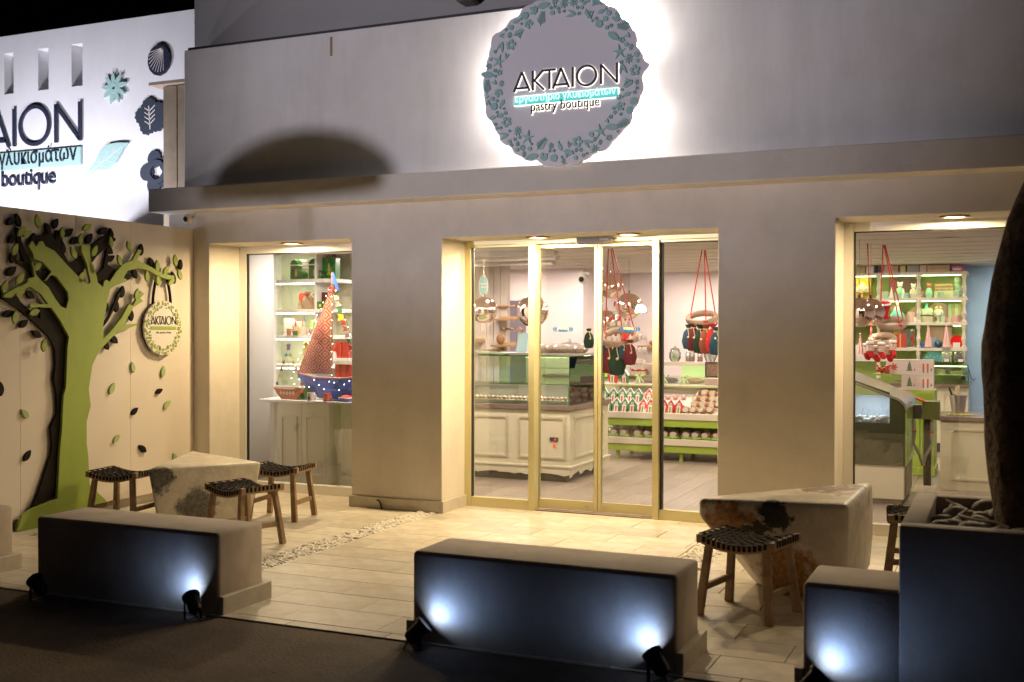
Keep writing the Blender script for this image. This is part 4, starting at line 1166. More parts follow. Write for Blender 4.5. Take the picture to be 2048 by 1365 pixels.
P(obj('vent_drawer', B().box(-4.891, -4.596, CF-.0155, CF-.0145, .08, .15), cream, ct))
# glass case
g0 = CF+.03
for (a, c) in ((-6.2, -4.931), (-4.931+.004, CX-.02)):
    P(obj('front_glass', B().box(a, c, g0, g0+.006, .80, 1.005), glass_g, ct))
P(obj('side_glass', B().box(CX-.026, CX-.02, g0+.01, 11.85, .80, 1.30), glass_g, ct))
P(obj('top_glass', B().box(-6.2, CX-.03, g0, 11.15, 1.008, 1.014), glass_g, ct))
P(obj('upper_glass', B().box(-5.35, CX-.03, 11.16, 11.166, 1.016, 1.30), glass_g, ct))
b = B()
for x in (-4.723, -4.256+.0): b.box(x-.003, x+.003, 11.155, 11.17, 1.016, 1.30)
b.box(-6.2, CX-.02, g0-.004, g0+.008, 1.004, 1.010); b.box(CX-.028, CX-.018, g0-.004, g0+.008, .80, 1.0); b.box(-5.35, CX-.02, 11.155, 11.17, 1.29, 1.302)
P(obj('glass_edges', b, mat('green_glass_edge', (.04, .12, .03), .2), ct))
P(obj('inner_tray', B().box(-6.2, CX-.06, g0+.04, 11.8, .80, .835), mat('tray_pale', (.60, .50, .46), .4), ct))
P(obj('rear_lip', B().box(-6.2, CX-.06, 11.2, 11.24, .835, 1.0), mat('tray_steel', (.52, .46, .40), .4), ct))
P(obj('top_shelf', B().box(-5.35, CX-.03, 11.15, 11.62, 1.302, 1.325), mat('shelf_grey', (.33, .30, .26), .4), ct))
P(obj('rear_panel', B().box(-5.30, CX-.05, 11.62, 11.63, .84, 1.295), glass_mat('lime_tinted_glass', (.80, .92, .70), .10, .08), ct))
P(obj('led_strip', B().box(-5.2, CX-.1, 11.56, 11.58, 1.285, 1.30), led_g, ct))
P(obj('mid_shelf', B().box(-4.734, -4.348, 11.25, 11.6, 1.155, 1.162), glass_g, ct))
P(obj('side_flap', B().cbox((-5.35, 11.2, 1.33), (.75, .5, .012), Matrix.Rotation(.06, 3, 'Y')), mat('green_flap', (.10, .16, .07), .2), ct))
light('AREA', (-4.6, 11.45, 1.26), 3, (.9, 1, .62), .9, aim=(-4.6, 11.5, .8), sizey=.05, name='case_light')
light('AREA', (-4.8, 10.95, .995), 3.5, (1, .85, .75), 1.2, aim=(-4.8, 10.95, .8), sizey=.04, name='case_light')
# pastries and bags in and on the counter
rnd = random.Random(21)
past = None
for i in range(30):
    x = -5.5+i*.047
    for yy in (10.84, 10.97):
        if past is None: past = obj('pastry', B().sphere((0, 0, 0), .021, 10, (1, 1.1, .8)), mat('pastry_pink', (.70, .40, .33), .6, rnd=.35), smooth=True); o = past
        else: o = past.copy(); C.objects.link(o); o.name = 'pastry'
        o.location = (x+rnd.uniform(-.004, .004), yy, .852); tag(o, 'small pink glazed pastry lying in rows behind the front glass of the counter', 'pastry', 'small pastries in the glass case')
cookie = mat('biscuit', (.42, .22, .09), .7, noise=(30, (.28, .13, .05), .3, .7))
for i, px_ in enumerate([-4.624, -4.541, -4.458, -4.376, -4.288, -4.201]):
    t = thing('biscuit_bag', ['clear bag of brown biscuits, leftmost on the counter shelf', 'clear bag of biscuits, second on the counter shelf', 'clear crinkled bag of biscuits, third on the counter shelf', 'clear bag of biscuits, fourth on the counter shelf', 'clear bag of pale biscuits, fifth on the counter shelf', 'clear bag of pale biscuits, rightmost on the counter shelf'][i], 'biscuit bag', (px_, 11.35, 1.326), rnd.uniform(-.2, .2), 'biscuit bags on the counter shelf')
    bb = B().sphere((0, 0, .045), .062, 12, (1.15, 1.9, .85)); obj('cellophane', bb, film, t, smooth=True)
    b = B()
    for j in range(9): b.sphere((rnd.uniform(-.03, .03), rnd.uniform(-.07, .07), .022+rnd.uniform(0, .035)), .02, 8, (1.2, 1, .6))
    obj('biscuits', b, cookie, t, smooth=True)
    obj('bag_neck', B().tube([(0, .09, .045), (0, .125, .07), (.01, .14, .09)], [.02, .008, .022], 8), film, t)
# cake stand with dome behind the bags
def cloche(x, y, z, r, h, label, fill=None, fm=None):
    t = thing('glass_dome', label, 'glass dome', (x, y, z))
    obj('plate', B().lathe([(0, 0), (r*.5, 0), (r*.15, .02), (r*.15, .05), (r*1.05, .06), (r*1.05, .067), (0, .067)], n=24), white, t, smooth=True)
    obj('dome', B().lathe([(r*.93, .068), (r*.93, .068+h*.45), (r*.72, .068+h*.75), (r*.3, .068+h*.95), (.008, .07+h)], n=24), glass_d, t, smooth=True)
    obj('knob', B().sphere((0, 0, .085+h), .018, 10), glass_d, t, smooth=True)
    if fm:
        b = B()
        for j in range(12):
            a = j*2.4; b.sphere((r*.6*math.sqrt((j+.5)/12)*math.cos(a), r*.6*math.sqrt((j+.5)/12)*math.sin(a), .09+.02*(j % 3)), r*.2, 8)
        obj('sweets', b, fm, t, smooth=True)
    return t
cloche(-4.653, 12.2, 1.273, .16, .10, 'wide glass cake dome with a knob behind the biscuit bags')
# easel with a blue card
t = thing('menu_easel', 'small wooden easel holding a pale blue card at the left of the counter shelf', 'easel', (-4.916, 11.4, 1.30))
obj('card', B().cbox((0, .0, .13), (.125, .006, .23), Matrix.Rotation(-.12, 3, 'X') @ Matrix.Rotation(.09, 3, 'Y')), mat('card_blue', (.36, .55, .62), .5), t)
obj('card_panel', B().cbox((.004, -.006, .07), (.10, .004, .09), Matrix.Rotation(-.12, 3, 'X') @ Matrix.Rotation(.09, 3, 'Y')), mat('card_white', (.62, .60, .66), .5), t)
obj('easel_frame', B().bar((-.07, .01, 0), (-.075, .01, .25), .012).bar((-.11, 0, .005), (.13, 0, .005), .05, .016), wood, t)
obj('wooden_hand', B().tube([(-.02, .01, .24), (-.03, .01, .28), (-.045, .01, .31)], [.016, .018, .009], 8).tube([(-.02, .01, .27), (.0, .01, .29)], .009, 6).tube([(-.015, .01, .26), (.005, .01, .27)], .008, 6), wood, t, smooth=True)

# ------------------------------------------------------------------ slat wall furniture
def wshelf(pxa, pxb, pz, h, label, pegs=0, depth=.2):
    t = thing('wall_shelf', label, 'shelf', ((pxa+pxb)/2, 13.59, pz), 0, 'wooden shelves on the slat wall')
    w = (pxb-pxa)/2
    if pegs:
        obj('rail', B().bar((-w, -.02, 0), (w, -.02, 0), .022, .03), wood, t)
        for k in range(pegs): obj('peg', B().tube([(-w+2*w*(k+.5)/pegs, -.03, 0), (-w+2*w*(k+.5)/pegs, -.10, .006)], .011, 8), mat('pale_peg', (.62, .42, .26), .5), t)
    else:
        obj('board', B().box(-w, w, -depth, 0, -.012, .012), wood, t)
        obj('back_board', B().box(-w*.7, w, -.03, -.005, .013, h), mat('pale_oak', (.56, .38, .2), .6), t)
oak2 = None
wshelf(-6.26, -5.931, 1.888, 0, 'upper wooden peg rail right of the first copper globe', pegs=6)
wshelf(-6.238, -5.916, 1.708, .045, 'upper oak wall shelf below the peg rail')
wshelf(-6.164, -5.931, 1.587, 0, 'short oak rail with two pegs between the shelves', pegs=2)
wshelf(-6.238, -5.93, 1.361, .045, 'oak wall shelf carrying the round loaf')
wshelf(-6.55, -6.127, 1.294, 0, 'low wooden peg rail along the left of the slat wall', pegs=9)
wshelf(-6.633, -6.408, 1.418, .04, 'oak shelf at the far left edge of the entrance glass')
tag(obj('round_loaf', B().sphere((0, 0, 0), .062, 16, (.95, .8, 1.15)), mat('loaf', (.38, .19, .08), .6, noise=(14, (.26, .12, .05), .3, .7)), smooth=True, loc=(-6.119, 13.45, 1.448)), 'round brown loaf standing on an oak wall shelf', 'bread')
# teal oval hanging sign
t = thing('oval_sign', 'small aqua oval sign hanging behind the first copper globe', 'sign', (-6.062, 12.8, 2.136))
obj('board', B().prism([(.062*math.cos(2*PI*k/32), .14*math.sin(2*PI*k/32)) for k in range(32)], mp0, 0, .01), mat('aqua_plate', (.28, .62, .56), .5), t)
b = B(); b.ring(mp0, (0, 0), .135, .125, .01, .013, 32, .45); b.box(-.035, .045, -.013, -.01, .012, .032); b.box(-.03, .048, -.013, -.01, -.03, -.006)
obj('white_bands', b, white, t)
obj('hanging_wire', B().tube([(0, 0, .14), (0, 0, CZ-2.136)], .002, 5), steel, t)

# ------------------------------------------------------------------ copper pendants
def pendant(px_, pz, y, r, label, lit=1, tilt=0):
    r *= 1.22
    t = thing('copper_pendant', label, 'pendant lamp', (px_, y, pz), 0, 'mirror copper globe lamps')
    prof = []
    for k in range(19):
        a = math.radians(22+(180-22)*k/18); prof.append((r*math.sin(a), -r*math.cos(a)))
    obj('globe', B().lathe([(p[0] if k < 18 else 0, p[1]) for k, p in enumerate(prof)][::-1], n=40), copper, t, smooth=True)
    zb = -r*math.cos(math.radians(22))
    obj('opening_glow', B().lathe([(0, zb+.012), (r*.37, zb+.012)], n=24), mat('pendant_glow', (.9, .9, .9), .5, emit=((1, .93, .82), 10)), t)
    obj('cap', B().lathe([(0, r*.99), (.018, r*.99), (.018, r+.03), (0, r+.03)], n=12), copper, t)
    obj('cord', B().tube([(0, 0, r+.03), (0, 0, CZ-pz)], .0025, 5), mat('cord', (.25, .18, .14), .6), t)
    light('SPOT', (px_, y, pz+zb-.01), 6*lit, (1, .88, .74), .04, aim=(px_, y, 0), cone=150, blend=.6, name='pendant_light')
for a in [(-5.487, 1.803, 11.6, .128, 'mirror copper globe lamp hanging leftmost behind the entrance glass'),
          (-4.375, 1.769, 10.4, .134, 'largest mirror copper globe lamp, seen behind the first door post'),
          (-4.624, 2.131, 13.6, .132, 'mirror copper globe lamp hanging highest above the Christmas stand'),
          (-4.188, 1.866, 13.0, .133, 'mirror copper globe lamp right of the Christmas stand'),
          (-4.822, 1.676, 14.0, .132, 'mirror copper globe lamp half hidden above the left wicker ring'),
          (-1.256, 1.748, 11.0, .118, 'mirror copper globe lamp cut off by the right window frame'),
          (-1.214, 1.76, 11.6, .115, 'mirror copper globe lamp beside the hanging felt hat')]: pendant(*a)
dome_cam(-4.914, 13.4, 2.307, 'white dome camera high on the wall inside the shop', 1.35)

# ------------------------------------------------------------------ sales rack with gingerbread houses
RX0, RX1 = -4.527, -2.62
rk = thing('sales_rack', 'two-tier sloping sales rack with lime legs behind the right doors', 'rack', ((RX0+RX1)/2, 13.0, 0))
RF = 12.95
for (z0, nm) in ((.535, 'u'), (.225, 'l')):
    P(obj('shelf_lip', B().box(RX0, RX1, RF-.03, RF, z0-.035, z0+.045), beige, rk, bevel=.006))
    P(obj('lime_band', B().box(RX0, RX1, RF-.012, RF+.01, z0-.12, z0-.036), lime, rk))
    b = B(); b.prism([(RF, z0), (13.62, z0+.25), (13.62, z0+.23), (RF, z0-.02)], lambda u, v, w: (w, u, v), RX0, RX1); P(obj('sloping_shelf', b, mat('pale_shelf', (.62, .58, .50), .5), rk))
    P(obj('back_board', B().box(RX0, RX1, 13.63, 13.65, z0-.1, z0+.32), mat('pale_shelf', (.62, .58, .50), .5), rk))
    for px_ in ([-3.982, -3.453]  if nm == 'u' else [-4.076, -3.483]):
        P(obj('divider', B().prism([(RF+.01, z0), (RF+.01, z0+.05), (13.6, z0+.31), (13.6, z0+.25)], lambda u, v, w: (w, u, v), px_-.008, px_+.008), beige, rk))
P(obj('top_shelf', B().box(RX0-.25, RX1, 13.5, 13.95, .868, .886), beige, rk, bevel=.003))
P(obj('top_edge', B().box(RX0-.25, RX1, 13.49, 13.499, .868, .879), lime, rk))
for x in (-4.325, -3.524, RX1-.1):
    for y in (13.0, 13.55): P(obj('leg', B().box(x-.02, x+.02, y-.02, y+.02, 0, .12 if y < 13.2 else .5), lime, rk))
def house(x, y, z, w, cm, dm, label, tilt=-.35, group='gingerbread house boxes on the rack', h=1.75):
    t = thing('house_box', label, 'gift box', (x, y, z), random.uniform(-.08, .08), group)
    Rx = Matrix.Rotation(tilt, 4, 'X')
    H = w*h
    def ob(n, b, m):
        bmesh.ops.transform(b.bm, matrix=Rx, verts=b.bm.verts); return obj(n, b, m, t)
    ob('body', B().prism([(-w*.38, 0), (w*.38, 0), (w*.5, H*.62), (0, H), (-w*.5, H*.62)], fy(0), -w*.55, 0), cm)
    b = B()
    for sx in (-1, 1): b.seg(fy(0), (sx*w*.53, H*.60), (0, H*1.02), w*.07, -w*.55, .003)
    ob('roof_trim', b, white)
    b = B(); b.ring(fy(0), (0, H*.55), w*.17, w*.10, 0, .004, 10); b.box(-w*.15, w*.15, -.004, 0, H*.5, H*.72); b.prism([(-w*.3, H*.44), (w*.3, H*.44), (w*.16, H*.56), (-w*.16, H*.56)], fy(0), 0, .005)
    for sx in (-1, 1): b.box(sx*w*.165-.005, sx*w*.165+.005, -.005, 0, .01, H*.42)
    ob('front_trim', b, mat('icing', (.70, .62, .55), .5))
    ob('front_door', B().box(-w*.13, w*.13, -.004, 0, .01, H*.4), dm)
    b = B()
    for i_ in (-1, 1):
        for j_ in (0, 1): b.box(i_*w*.06-w*.035, i_*w*.06+w*.035, -.0065, -.0045, H*(.535+.09*j_), H*(.595+.09*j_))
    ob('window_panes', b, mat('pane_dark', (.2, .17, .15), .3))
    b = B()
    for k in range(4): b.box(-w*.34+k*w*.19, -w*.25+k*w*.19, -.003, 0, 0, .012)
    ob('striped_foot', b, white)
    return t
gh = mat('house_green', (.05, .17, .05), .5); rh = mat('house_red', (.50, .03, .02), .5); gd = mat('door_green', (.12, .32, .05), .5); rd = mat('door_red', (.55, .06, .05), .5)
zs_ = lambda y: .535+(y-RF)*.25/.67+.004
hu = None; hr = None
order = ['first', 'second', 'third', 'fourth', 'fifth']
for i, px_ in enumerate([-4.475, -4.365, -4.262, -4.159]):
    lab = 'green gingerbread house box, %s in the front row of the rack' % order[i]
    if hu is None: hu = house(px_, 13.02, zs_(13.02), .105, gh, rd, lab)
    else: dup(hu, (px_, 13.02, zs_(13.02)), random.uniform(-.08, .08), lab)
for i, px_ in enumerate([-4.619, -4.499, -4.38, -4.282, -4.177]):
    dup(hu, (px_, 13.3, zs_(13.3)), random.uniform(-.08, .08), 'green gingerbread house box, %s in the back row of the rack' % order[i])
for i, (px_, y, l) in enumerate([(-4.025, 13.02, 'in the front row just right of the first divider'), (-3.931, 13.02, 'in the front row, second right of the divider'), (-3.761, 13.02, 'half hidden by the black door seal'), (-3.68, 13.02, 'second from the right in the front row'), (-3.575, 13.02, 'rightmost in the front row'),
                                 (-4.035, 13.3, 'behind the first divider in the back row'), (-3.951, 13.3, 'second in the back row behind the door frame')]):
    lab = 'red gingerbread house box '+l
    if hr is None: hr = house(px_, y, zs_(y), .105, rh, gd, lab)
    else: dup(hr, (px_, y, zs_(y)), random.uniform(-.08, .08), lab)
house(-4.604, 13.6, .888, .115, rh, gd, 'red gingerbread house box standing upright on the rack top', 0, 'upright house boxes')
house(-4.443, 13.6, .888, .10, gh, rd, 'green gingerbread house box with ribbon standing upright on the rack top', 0, 'upright house boxes')
# candy tins row
tin = mat('candy_tin', (.62, .42, .38), .5, noise=(90, (.5, .05, .05), .5, .56))
for i, px_ in enumerate([-3.899, -3.815, -3.719, -3.617]):
    tag(obj('candy_pouch', B().sphere((0, 0, .028), .038, 10, (1, .8, .8)), tin, smooth=True, loc=(px_, 13.42, zs_(13.42))), 'small red and white dotted pouch, %s in the row behind the red houses' % order[i], 'pouch', 'dotted pouches on the rack')
# bags of biscuits with white oval labels
def bag(x, y, z, s, bm_, lm, label, group, tie=None, rz=0, k=0):
    t = thing('sweet_bag', label, 'bag', (x, y, z), rz, group)
    obj('bag', B().sphere((0, 0, .045*s), .055*s, 12, (1.0, .8, .85)), bm_, t, smooth=True)
    b = B(); b.prism([(.032*s*math.cos(2*PI*j/12), .052*s+.024*s*math.sin(2*PI*j/12)) for j in range(12)], lambda u, v, w: (u, -.049*s-w, v), 0, .006)
    obj('paper_label', b, lm, t)
    if tie is not None: obj('wrapper', B().sphere((0, -.012*s, .018*s), .052*s, 12, (1.05, .85, .45)), tie, t, smooth=True)
    return t
bis = mat('biscuit_bag', (.45, .25, .13), .45, noise=(60, (.28, .13, .06), .35, .65), coat=.6)
lab_m = mat('cream_label', (.68, .62, .52), .5); lab_g = mat('grey_label', (.45, .38, .33), .5); darkb = mat('rusk_bag', (.22, .12, .06), .4, noise=(50, (.12, .06, .03), .35, .65), coat=.6); lw = mat('lime_wrapper', (.26, .48, .05), .5)
b0 = None; i = 0
rows = ['front', 'second', 'third', 'back']
for r_, (y, py_) in enumerate([(13.02, 0), (13.17, 0), (13.33, 0), (13.48, 0)]):
    for c_, q in enumerate([-3.45, -3.352, -3.253, -3.162]):
        x = q+.05*(r_ % 2)-.02+r_*.02; lab = 'biscuit bag with oval label, %s from left in the %s row, upper tier' % (order[c_], rows[r_])
        if b0 is None: b0 = bag(x, y, zs_(y), 1.08, bis, lab_m, lab, 'labelled biscuit bags on the upper tier')
        else: dup(b0, (x, y, zs_(y)+random.uniform(0, .012)), random.uniform(-.3, .3), lab)
zl = lambda y: .225+(y-RF)*.25/.67+.004
b1 = None
for r_, y in enumerate((13.03, 13.25)):
    for c_, q in enumerate([-4.515, -4.378, -4.242, -4.068, -3.941, -3.739, -3.621, -3.472, -3.349, -3.227, -3.106]):
        x = q+.06*r_; nth = ['first', 'second', 'third', 'fourth', 'fifth', 'sixth', 'seventh', 'eighth', 'ninth', 'tenth', 'last'][c_]
        lab = 'dark rusk bag in lime wrapper, %s from left, %s row, lower tier' % (nth, ['front', 'back'][r_])
        if b1 is None: b1 = bag(x, y, zl(y), 1.25, darkb, lab_g, lab, 'rusk bags on the lower tier', lw)
        else: dup(b1, (x, y, zl(y)), random.uniform(-.25, .25), lab)
# loaf cakes in clear boxes with lime ribbon on the rack top
def cakebox(xa, xb, label, cake):
    t = thing('cake_box', label, 'cake box', ((xa+xb)/2, 13.72, .888))
    w = (xb-xa)/2
    obj('clear_box', B().box(-w, w, -.12, .12, .01, .10), glass_d, t); obj('tray', B().box(-w-.01, w+.01, -.13, .13, 0, .01), lab_m, t)
    obj('cake', B().sphere((0, 0, .045), .045, 14, (w/.05, 1.6, .85)), cake, t, smooth=True)
    b = B(); b.box(-w*.75, -w*.75+.02, -.125, -.121, 0, .10)
    for s_ in (-1, 1): b.prism([(-w*.72, .10), (-w*.72+s_*.05, .125), (-w*.72+s_*.055, .10)], fy(-.121), 0, .004); b.seg(fy(-.122), (-w*.72, .10), (-w*.72+s_*.06, .02), .012, 0, .003)
    obj('lime_ribbon', b, limepale, t)
cakebox(-4.283, -3.985, 'clear box with a long brown cake and lime ribbon on the rack top', mat('cake_brown', (.38, .16, .06), .4))
cakebox(-3.959, -3.75, 'clear box with a dark chocolate loaf cake on the rack top', choc)
cakebox(-3.698, -3.409, 'clear box with a yellow lemon loaf cake on the rack top', mat('cake_lemon', (.62, .40, .06), .5))
tag(obj('dotted_box', B().box(-3.396, -3.396+.25, 13.6, 13.85, .888, .965), mat('dotted_pink', (.38, .27, .24), .6, noise=(200, (.6, .5, .45), .58, .62))), 'low mauve dotted gift box at the right end of the rack top', 'box')
t = thing('window_box', 'brown box with a clear front standing on the dotted box', 'box', (-3.387, 13.9, .97))
obj('carton', B().box(-.08, .14, 0, .1, 0, .20), choc, t); obj('front_panel', B().box(-.055, .14, -.004, -.001, .02, .17), mat('nut_fill', (.24, .15, .10), .6, noise=(60, (.12, .07, .04), .4, .6)), t)

# ------------------------------------------------------------------ console behind the rack
cn = thing('wall_console', 'cream console shelf with lime glowing back above the rack', 'console', (-3.872, 14.7, 0))
cz_ = 1.147
P(obj('top', B().box(-4.247, -2.3, 14.55, 15.1, cz_-.05, cz_), beige, cn, bevel=.005))
P(obj('lime_back', B().box(-4.064, -2.3, 15.0, 15.05, cz_-.50, cz_-.051), mat('lime_glow', (.6, .75, .3), .5, emit=((.75, 1, .42), .75)), cn))
P(obj('body', B().box(-4.378, -2.3, 14.3, 14.9, .12, cz_-.50), cream, cn)); P(obj('toe_kick', B().box(-4.359, -2.3, 14.36, 14.85, 0, .12), black, cn))
def jar(x, y, z, r, h, label, fm=None, lidm=None):
    t = thing('glass_jar', label, 'jar', (x, y, z))
    obj('jar_body', B().lathe([(0, 0), (r*.7, 0), (r, h*.25), (r, h*.6), (r*.75, h*.78), (r*.78, h*.8)], n=22), glass_d, t, smooth=True)
    obj('lid', B().lathe([(r*.8, h*.8), (r*.85, h*.83), (r*.6, h*.93), (r*.15, h), (0, h)], n=20), lidm or glass_d, t, smooth=True)
    obj('knob', B().sphere((0, 0, h*1.05), r*.17, 10), gold if lidm else glass_d, t, smooth=True)
    if fm:
        b = B()
        for j in range(16): a = j*2.4; b.sphere((r*.6*math.cos(a)*((j % 4)/4+.25), r*.6*math.sin(a)*((j % 4)/4+.25), h*(.1+.03*j)), r*.24, 8)
        obj('sweets', b, fm, t, smooth=True)
jar(-3.603, 14.75, cz_, .09, .30, 'big glass jar with white domed lid at the right of the console', mat('sweet_white', (.6, .55, .5), .5), white)
jar(-4.094, 14.75, cz_, .08, .19, 'wide cut glass basket bowl with pale bow on the console', mat('sweet_green', (.45, .55, .25), .5))
for i, (px_, l) in enumerate([(-3.899, 'slim clear bottle of pale syrup, left of three on the console'), (-3.843, 'slim clear bottle of amber syrup, middle of three on the console'), (-3.734, 'clear bottle with red contents, right of three on the console')]):
    t = thing('syrup_bottle', l, 'bottle', (px_, 14.7, cz_), 0, 'syrup bottles on the console')
    obj('bottle', B().lathe([(0, 0), (.034, 0), (.036, .10), (.014, .15), (.012, .19), (.017, .20), (0, .205)], n=16), glass_d, t, smooth=True)
    obj('syrup', B().lathe([(0, .003), (.03, .003), (.031, .07), (0, .07)], n=16), mat('syrup%d' % i, [(.55, .36, .22), (.35, .12, .05), (.40, .06, .05)][i], .3), t, smooth=True)
    obj('stopper', B().sphere((0, 0, .222), .016, 10), glass_d, t, smooth=True)
for i, px_ in enumerate([-3.947, -3.864, -3.761, -3.679]):
    t = thing('berry_cup', 'small tilted cup of %s sweets below the console' % ['deep red', 'dark red', 'olive', 'dark olive'][i], 'cup', (px_, 14.4, cz_-.50)); t.rotation_euler = (0, .5, 0)
    obj('cup', B().lathe([(0, 0), (.028, 0), (.036, .06), (0, .06)], n=14), mat('berries%d' % (i//2), [(.30, .01, .03), (.07, .09, .01)][i//2], .4, noise=(80, (.6, .5, .4), .6, .64)), t, smooth=True); obj('cup_rim', B().lathe([(0, .061), (.034, .061), (.03, .085), (0, .085)], n=14), felt_w, t, smooth=True)

# ================================================================== CENTRE BACKGROUND
# back counter with stone top behind the pastry case
bc = thing('back_counter', 'long brown-topped back counter seen between the door posts', 'counter', (-4.6, 14.6, 0))
bz_ = 0.953
P(obj('top', B().box(-5.907, -4.218, 14.4, 14.9, bz_-.04, bz_), marble_top, bc, bevel=.005)); P(obj('body', B().box(-5.907, -4.246, 14.43, 14.88, 0, bz_-.041), cream, bc))
t = thing('glass_shelf_table', 'raised glass shelf with domes behind the upright house boxes', 'shelf', (-4.692, 14.2, bz_))
h_ = 1.087-bz_
obj('glass_top', B().box(-.17, .17, -.1, .12, h_-.012, h_), mat('pale_glass_top', (.5, .6, .42), .2), t)
obj('legs', B().box(-.15, -.14, 0, .01, 0, h_-.012).box(.14, .15, 0, .01, 0, h_-.012), steel, t)
cloche(-4.755, 14.2, bz_+h_, .07, .13, 'left glass dome with meringues on the raised glass shelf', 1, mat('meringue', (.6, .42, .38), .5))
cloche(-4.603, 14.25, bz_+h_, .075, .13, 'right glass dome with red and white sweets on the raised glass shelf', 1, mat('sweet_red', (.55, .22, .18), .5))
for i, px_ in enumerate([-4.576, -4.47]):
    t = thing('red_topped_box', ['left', 'right'][i]+' of two cream tubs with a red bow on the back counter', 'box', (px_, 14.5, bz_), 0, 'cream tubs with red bows')
    obj('tub', B().lathe([(0, 0), (.04, 0), (.045, .06), (0, .06)], n=14), limepale, t); obj('bow', B().prism([(-.06, 0), (.06, 0), (.045, .03), (0, .012), (-.045, .03)], mp0, -.03, .03), red, t, loc=(0, 0, .06))
tag(obj('white_basket', B().lathe([(0, 0), (.06, 0), (.095, .10), (.085, .16), (0, .17)], n=18), mat('basket_cream', (.55, .45, .36), .8, bump=(80, .5)), smooth=True, loc=(-4.388, 14.6, bz_)), 'pale woven basket at the right end of the back counter', 'basket')
tag(obj('frog_tin', B().lathe([(0, 0), (.05, 0), (.045, .035), (.02, .06), (0, .06)], n=12), mat('bright_lime', (.30, .60, .02), .4), smooth=True, loc=(-4.855, 14.0, bz_-.0)), 'bright lime little tin beside the red upright house box', 'tin')
t = thing('plank_shelf', 'short oak shelf with brown bread on the pink wall behind the stand', 'shelf', (-4.976, BY-.005, 1.311))
obj('board', B().box(-.17, .17, -.2, 0, -.02, .02), wood, t); obj('loaf', B().sphere((.06, -.1, .06), .06, 12, (1.3, 1, .7)), mat('loaf', (.38, .19, .08), .6), t, smooth=True)
# Christmas etagere
t = thing('christmas_stand', 'tiered display stand with a green pole, gold star and red ribbons', 'display stand', (-4.593, 13.9, 1.065))
pz0 = 1.065
hgt = 1.97-pz0
obj('pole', B().tube([(0, 0, 0), (0, 0, hgt-.05)], .012, 8), green_leaf, t)
obj('star', B().prism([((.05 if k % 2 == 0 else .02)*math.cos(PI*k/5+PI/2), (.05 if k % 2 == 0 else .02)*math.sin(PI*k/5+PI/2)) for k in range(10)], mp0, -.005, .005), gold, t, loc=(0, 0, hgt-.02))
rnd = random.Random(5)
for k, pz in enumerate((625, 655, 690)):
    z = [1.787, 1.596, 1.393][k]-pz0
    obj('tier', B().lathe([(0, 0), (.10+.035*k, 0), (.10+.035*k, .012), (0, .012)], n=20), mat('pale_glass_top', (.5, .6, .42), .2), t, loc=(0, 0, z))
    b = B(); b2 = B()
    for j in range(7+2*k):
        a = 2*PI*j/(7+2*k); r = .085+.035*k
        b.bar((r*math.cos(a), r*math.sin(a), z+.10), (r*math.cos(a)+.01, r*math.sin(a), z+.16), .008, .02)
        b2.sphere((r*math.cos(a), r*math.sin(a), z+.055), .03, 8, (1, 1, 1.3))
    obj('red_ribbons', b, red, t); obj('clear_favours', b2, mat('favour', (.62, .50, .42), .25), t, smooth=True)
t = thing('swirl_rack', 'cream wire rack with curled top and white pouches right of the stand', 'rack', (-4.635, 14.8, bz_))
H = lambda p: 1.367-bz_
b = B()
for s_ in (-1, 1):
    b.tube([(s_*.12, 0, 0), (s_*.12, 0, .52)], .006, 6)
    b.tube([(s_*.12-s_*.07+.07*math.cos(a)*s_, 0, .52+.07*math.sin(a)) for a in [PI*1.5*k/12 for k in range(13)]], .006, 6)
b.tube([(.03*math.cos(a), 0, .66+.03*math.sin(a)) for a in [PI*1.7*k/12 for k in range(13)]], .007, 6)
for z in (.12, .30, .48): b.box(-.13, .13, -.05, .05, z, z+.008)
obj('wire_frame', b, mat('cream_wire', (.62, .52, .40), .5), t, smooth=True)
b = B()
for z in (.13, .31, .49):
    for j in range(4): b.sphere((-.09+j*.06, 0, z+.035), .032, 8, (1, 1, 1.25))
obj('pouches', b, felt_w, t, smooth=True)
t = thing('steel_vase', 'tall mirror steel vase with a red cap behind the door sticker', 'vase', (-4.107, 12.6, 1.234))
obj('vase_body', B().lathe([(0, 0), (.05, 0), (.085, .06), (.092, .15), (.07, .22), (.05, .235), (0, .235)], n=24), mat('mirror_pink', (.72, .60, .64), .12, .9), t, smooth=True)
obj('red_cap', B().lathe([(0, .236), (.055, .236), (.03, .29), (0, .31)], n=16), redf, t, smooth=True)
obj('stand', B().box(-.2, .2, -.1, .1, -.03, -.001), beige, t)

# wicker rings hung on red ribbons
def ribbonring(cx, cy, cz, R, tops, label):
    t = thing('wicker_ring', label, 'wicker ring', (cx, cy, cz))
    b = B()
    for k in range(9):
        ph = k*.7; b.tube([((R+.026*math.cos(ph+5*a))*math.cos(a), (R+.026*math.cos(ph+5*a))*math.sin(a)*.8, .03*math.sin(ph+5*a)+.38*R*math.sin(a)) for a in [2*PI*j/40 for j in range(40)]], .0065, 5, closed=True)
    obj('twig_ring', b, wicker, t, smooth=True)
    for (a, tx) in tops:
        p = Vector((R*math.cos(a), R*math.sin(a)*.8, .38*R*math.sin(a))); q = Vector((tx-cx, .0, CZ-cz))
        obj('ribbon', B().bar(p, q, .013, .003, up=(0, 1, 0)), red, t)
        obj('bow', B().cbox(p+Vector((0, -.02, .01)), (.05, .02, .025)).bar(p, p+Vector((.02, -.02, -.08)), .014, .003, up=(0, 1, 0)), red, t)
    return t
def stocking(b, s=1, toe=1):
    b.prism([(-.04*s, 0), (.04*s, 0), (.04*s, -.14*s), (.085*s*toe, -.2*s), (.06*s*toe, -.25*s), (0, -.24*s), (-.045*s, -.17*s)], mp0, -.018, .018); return b
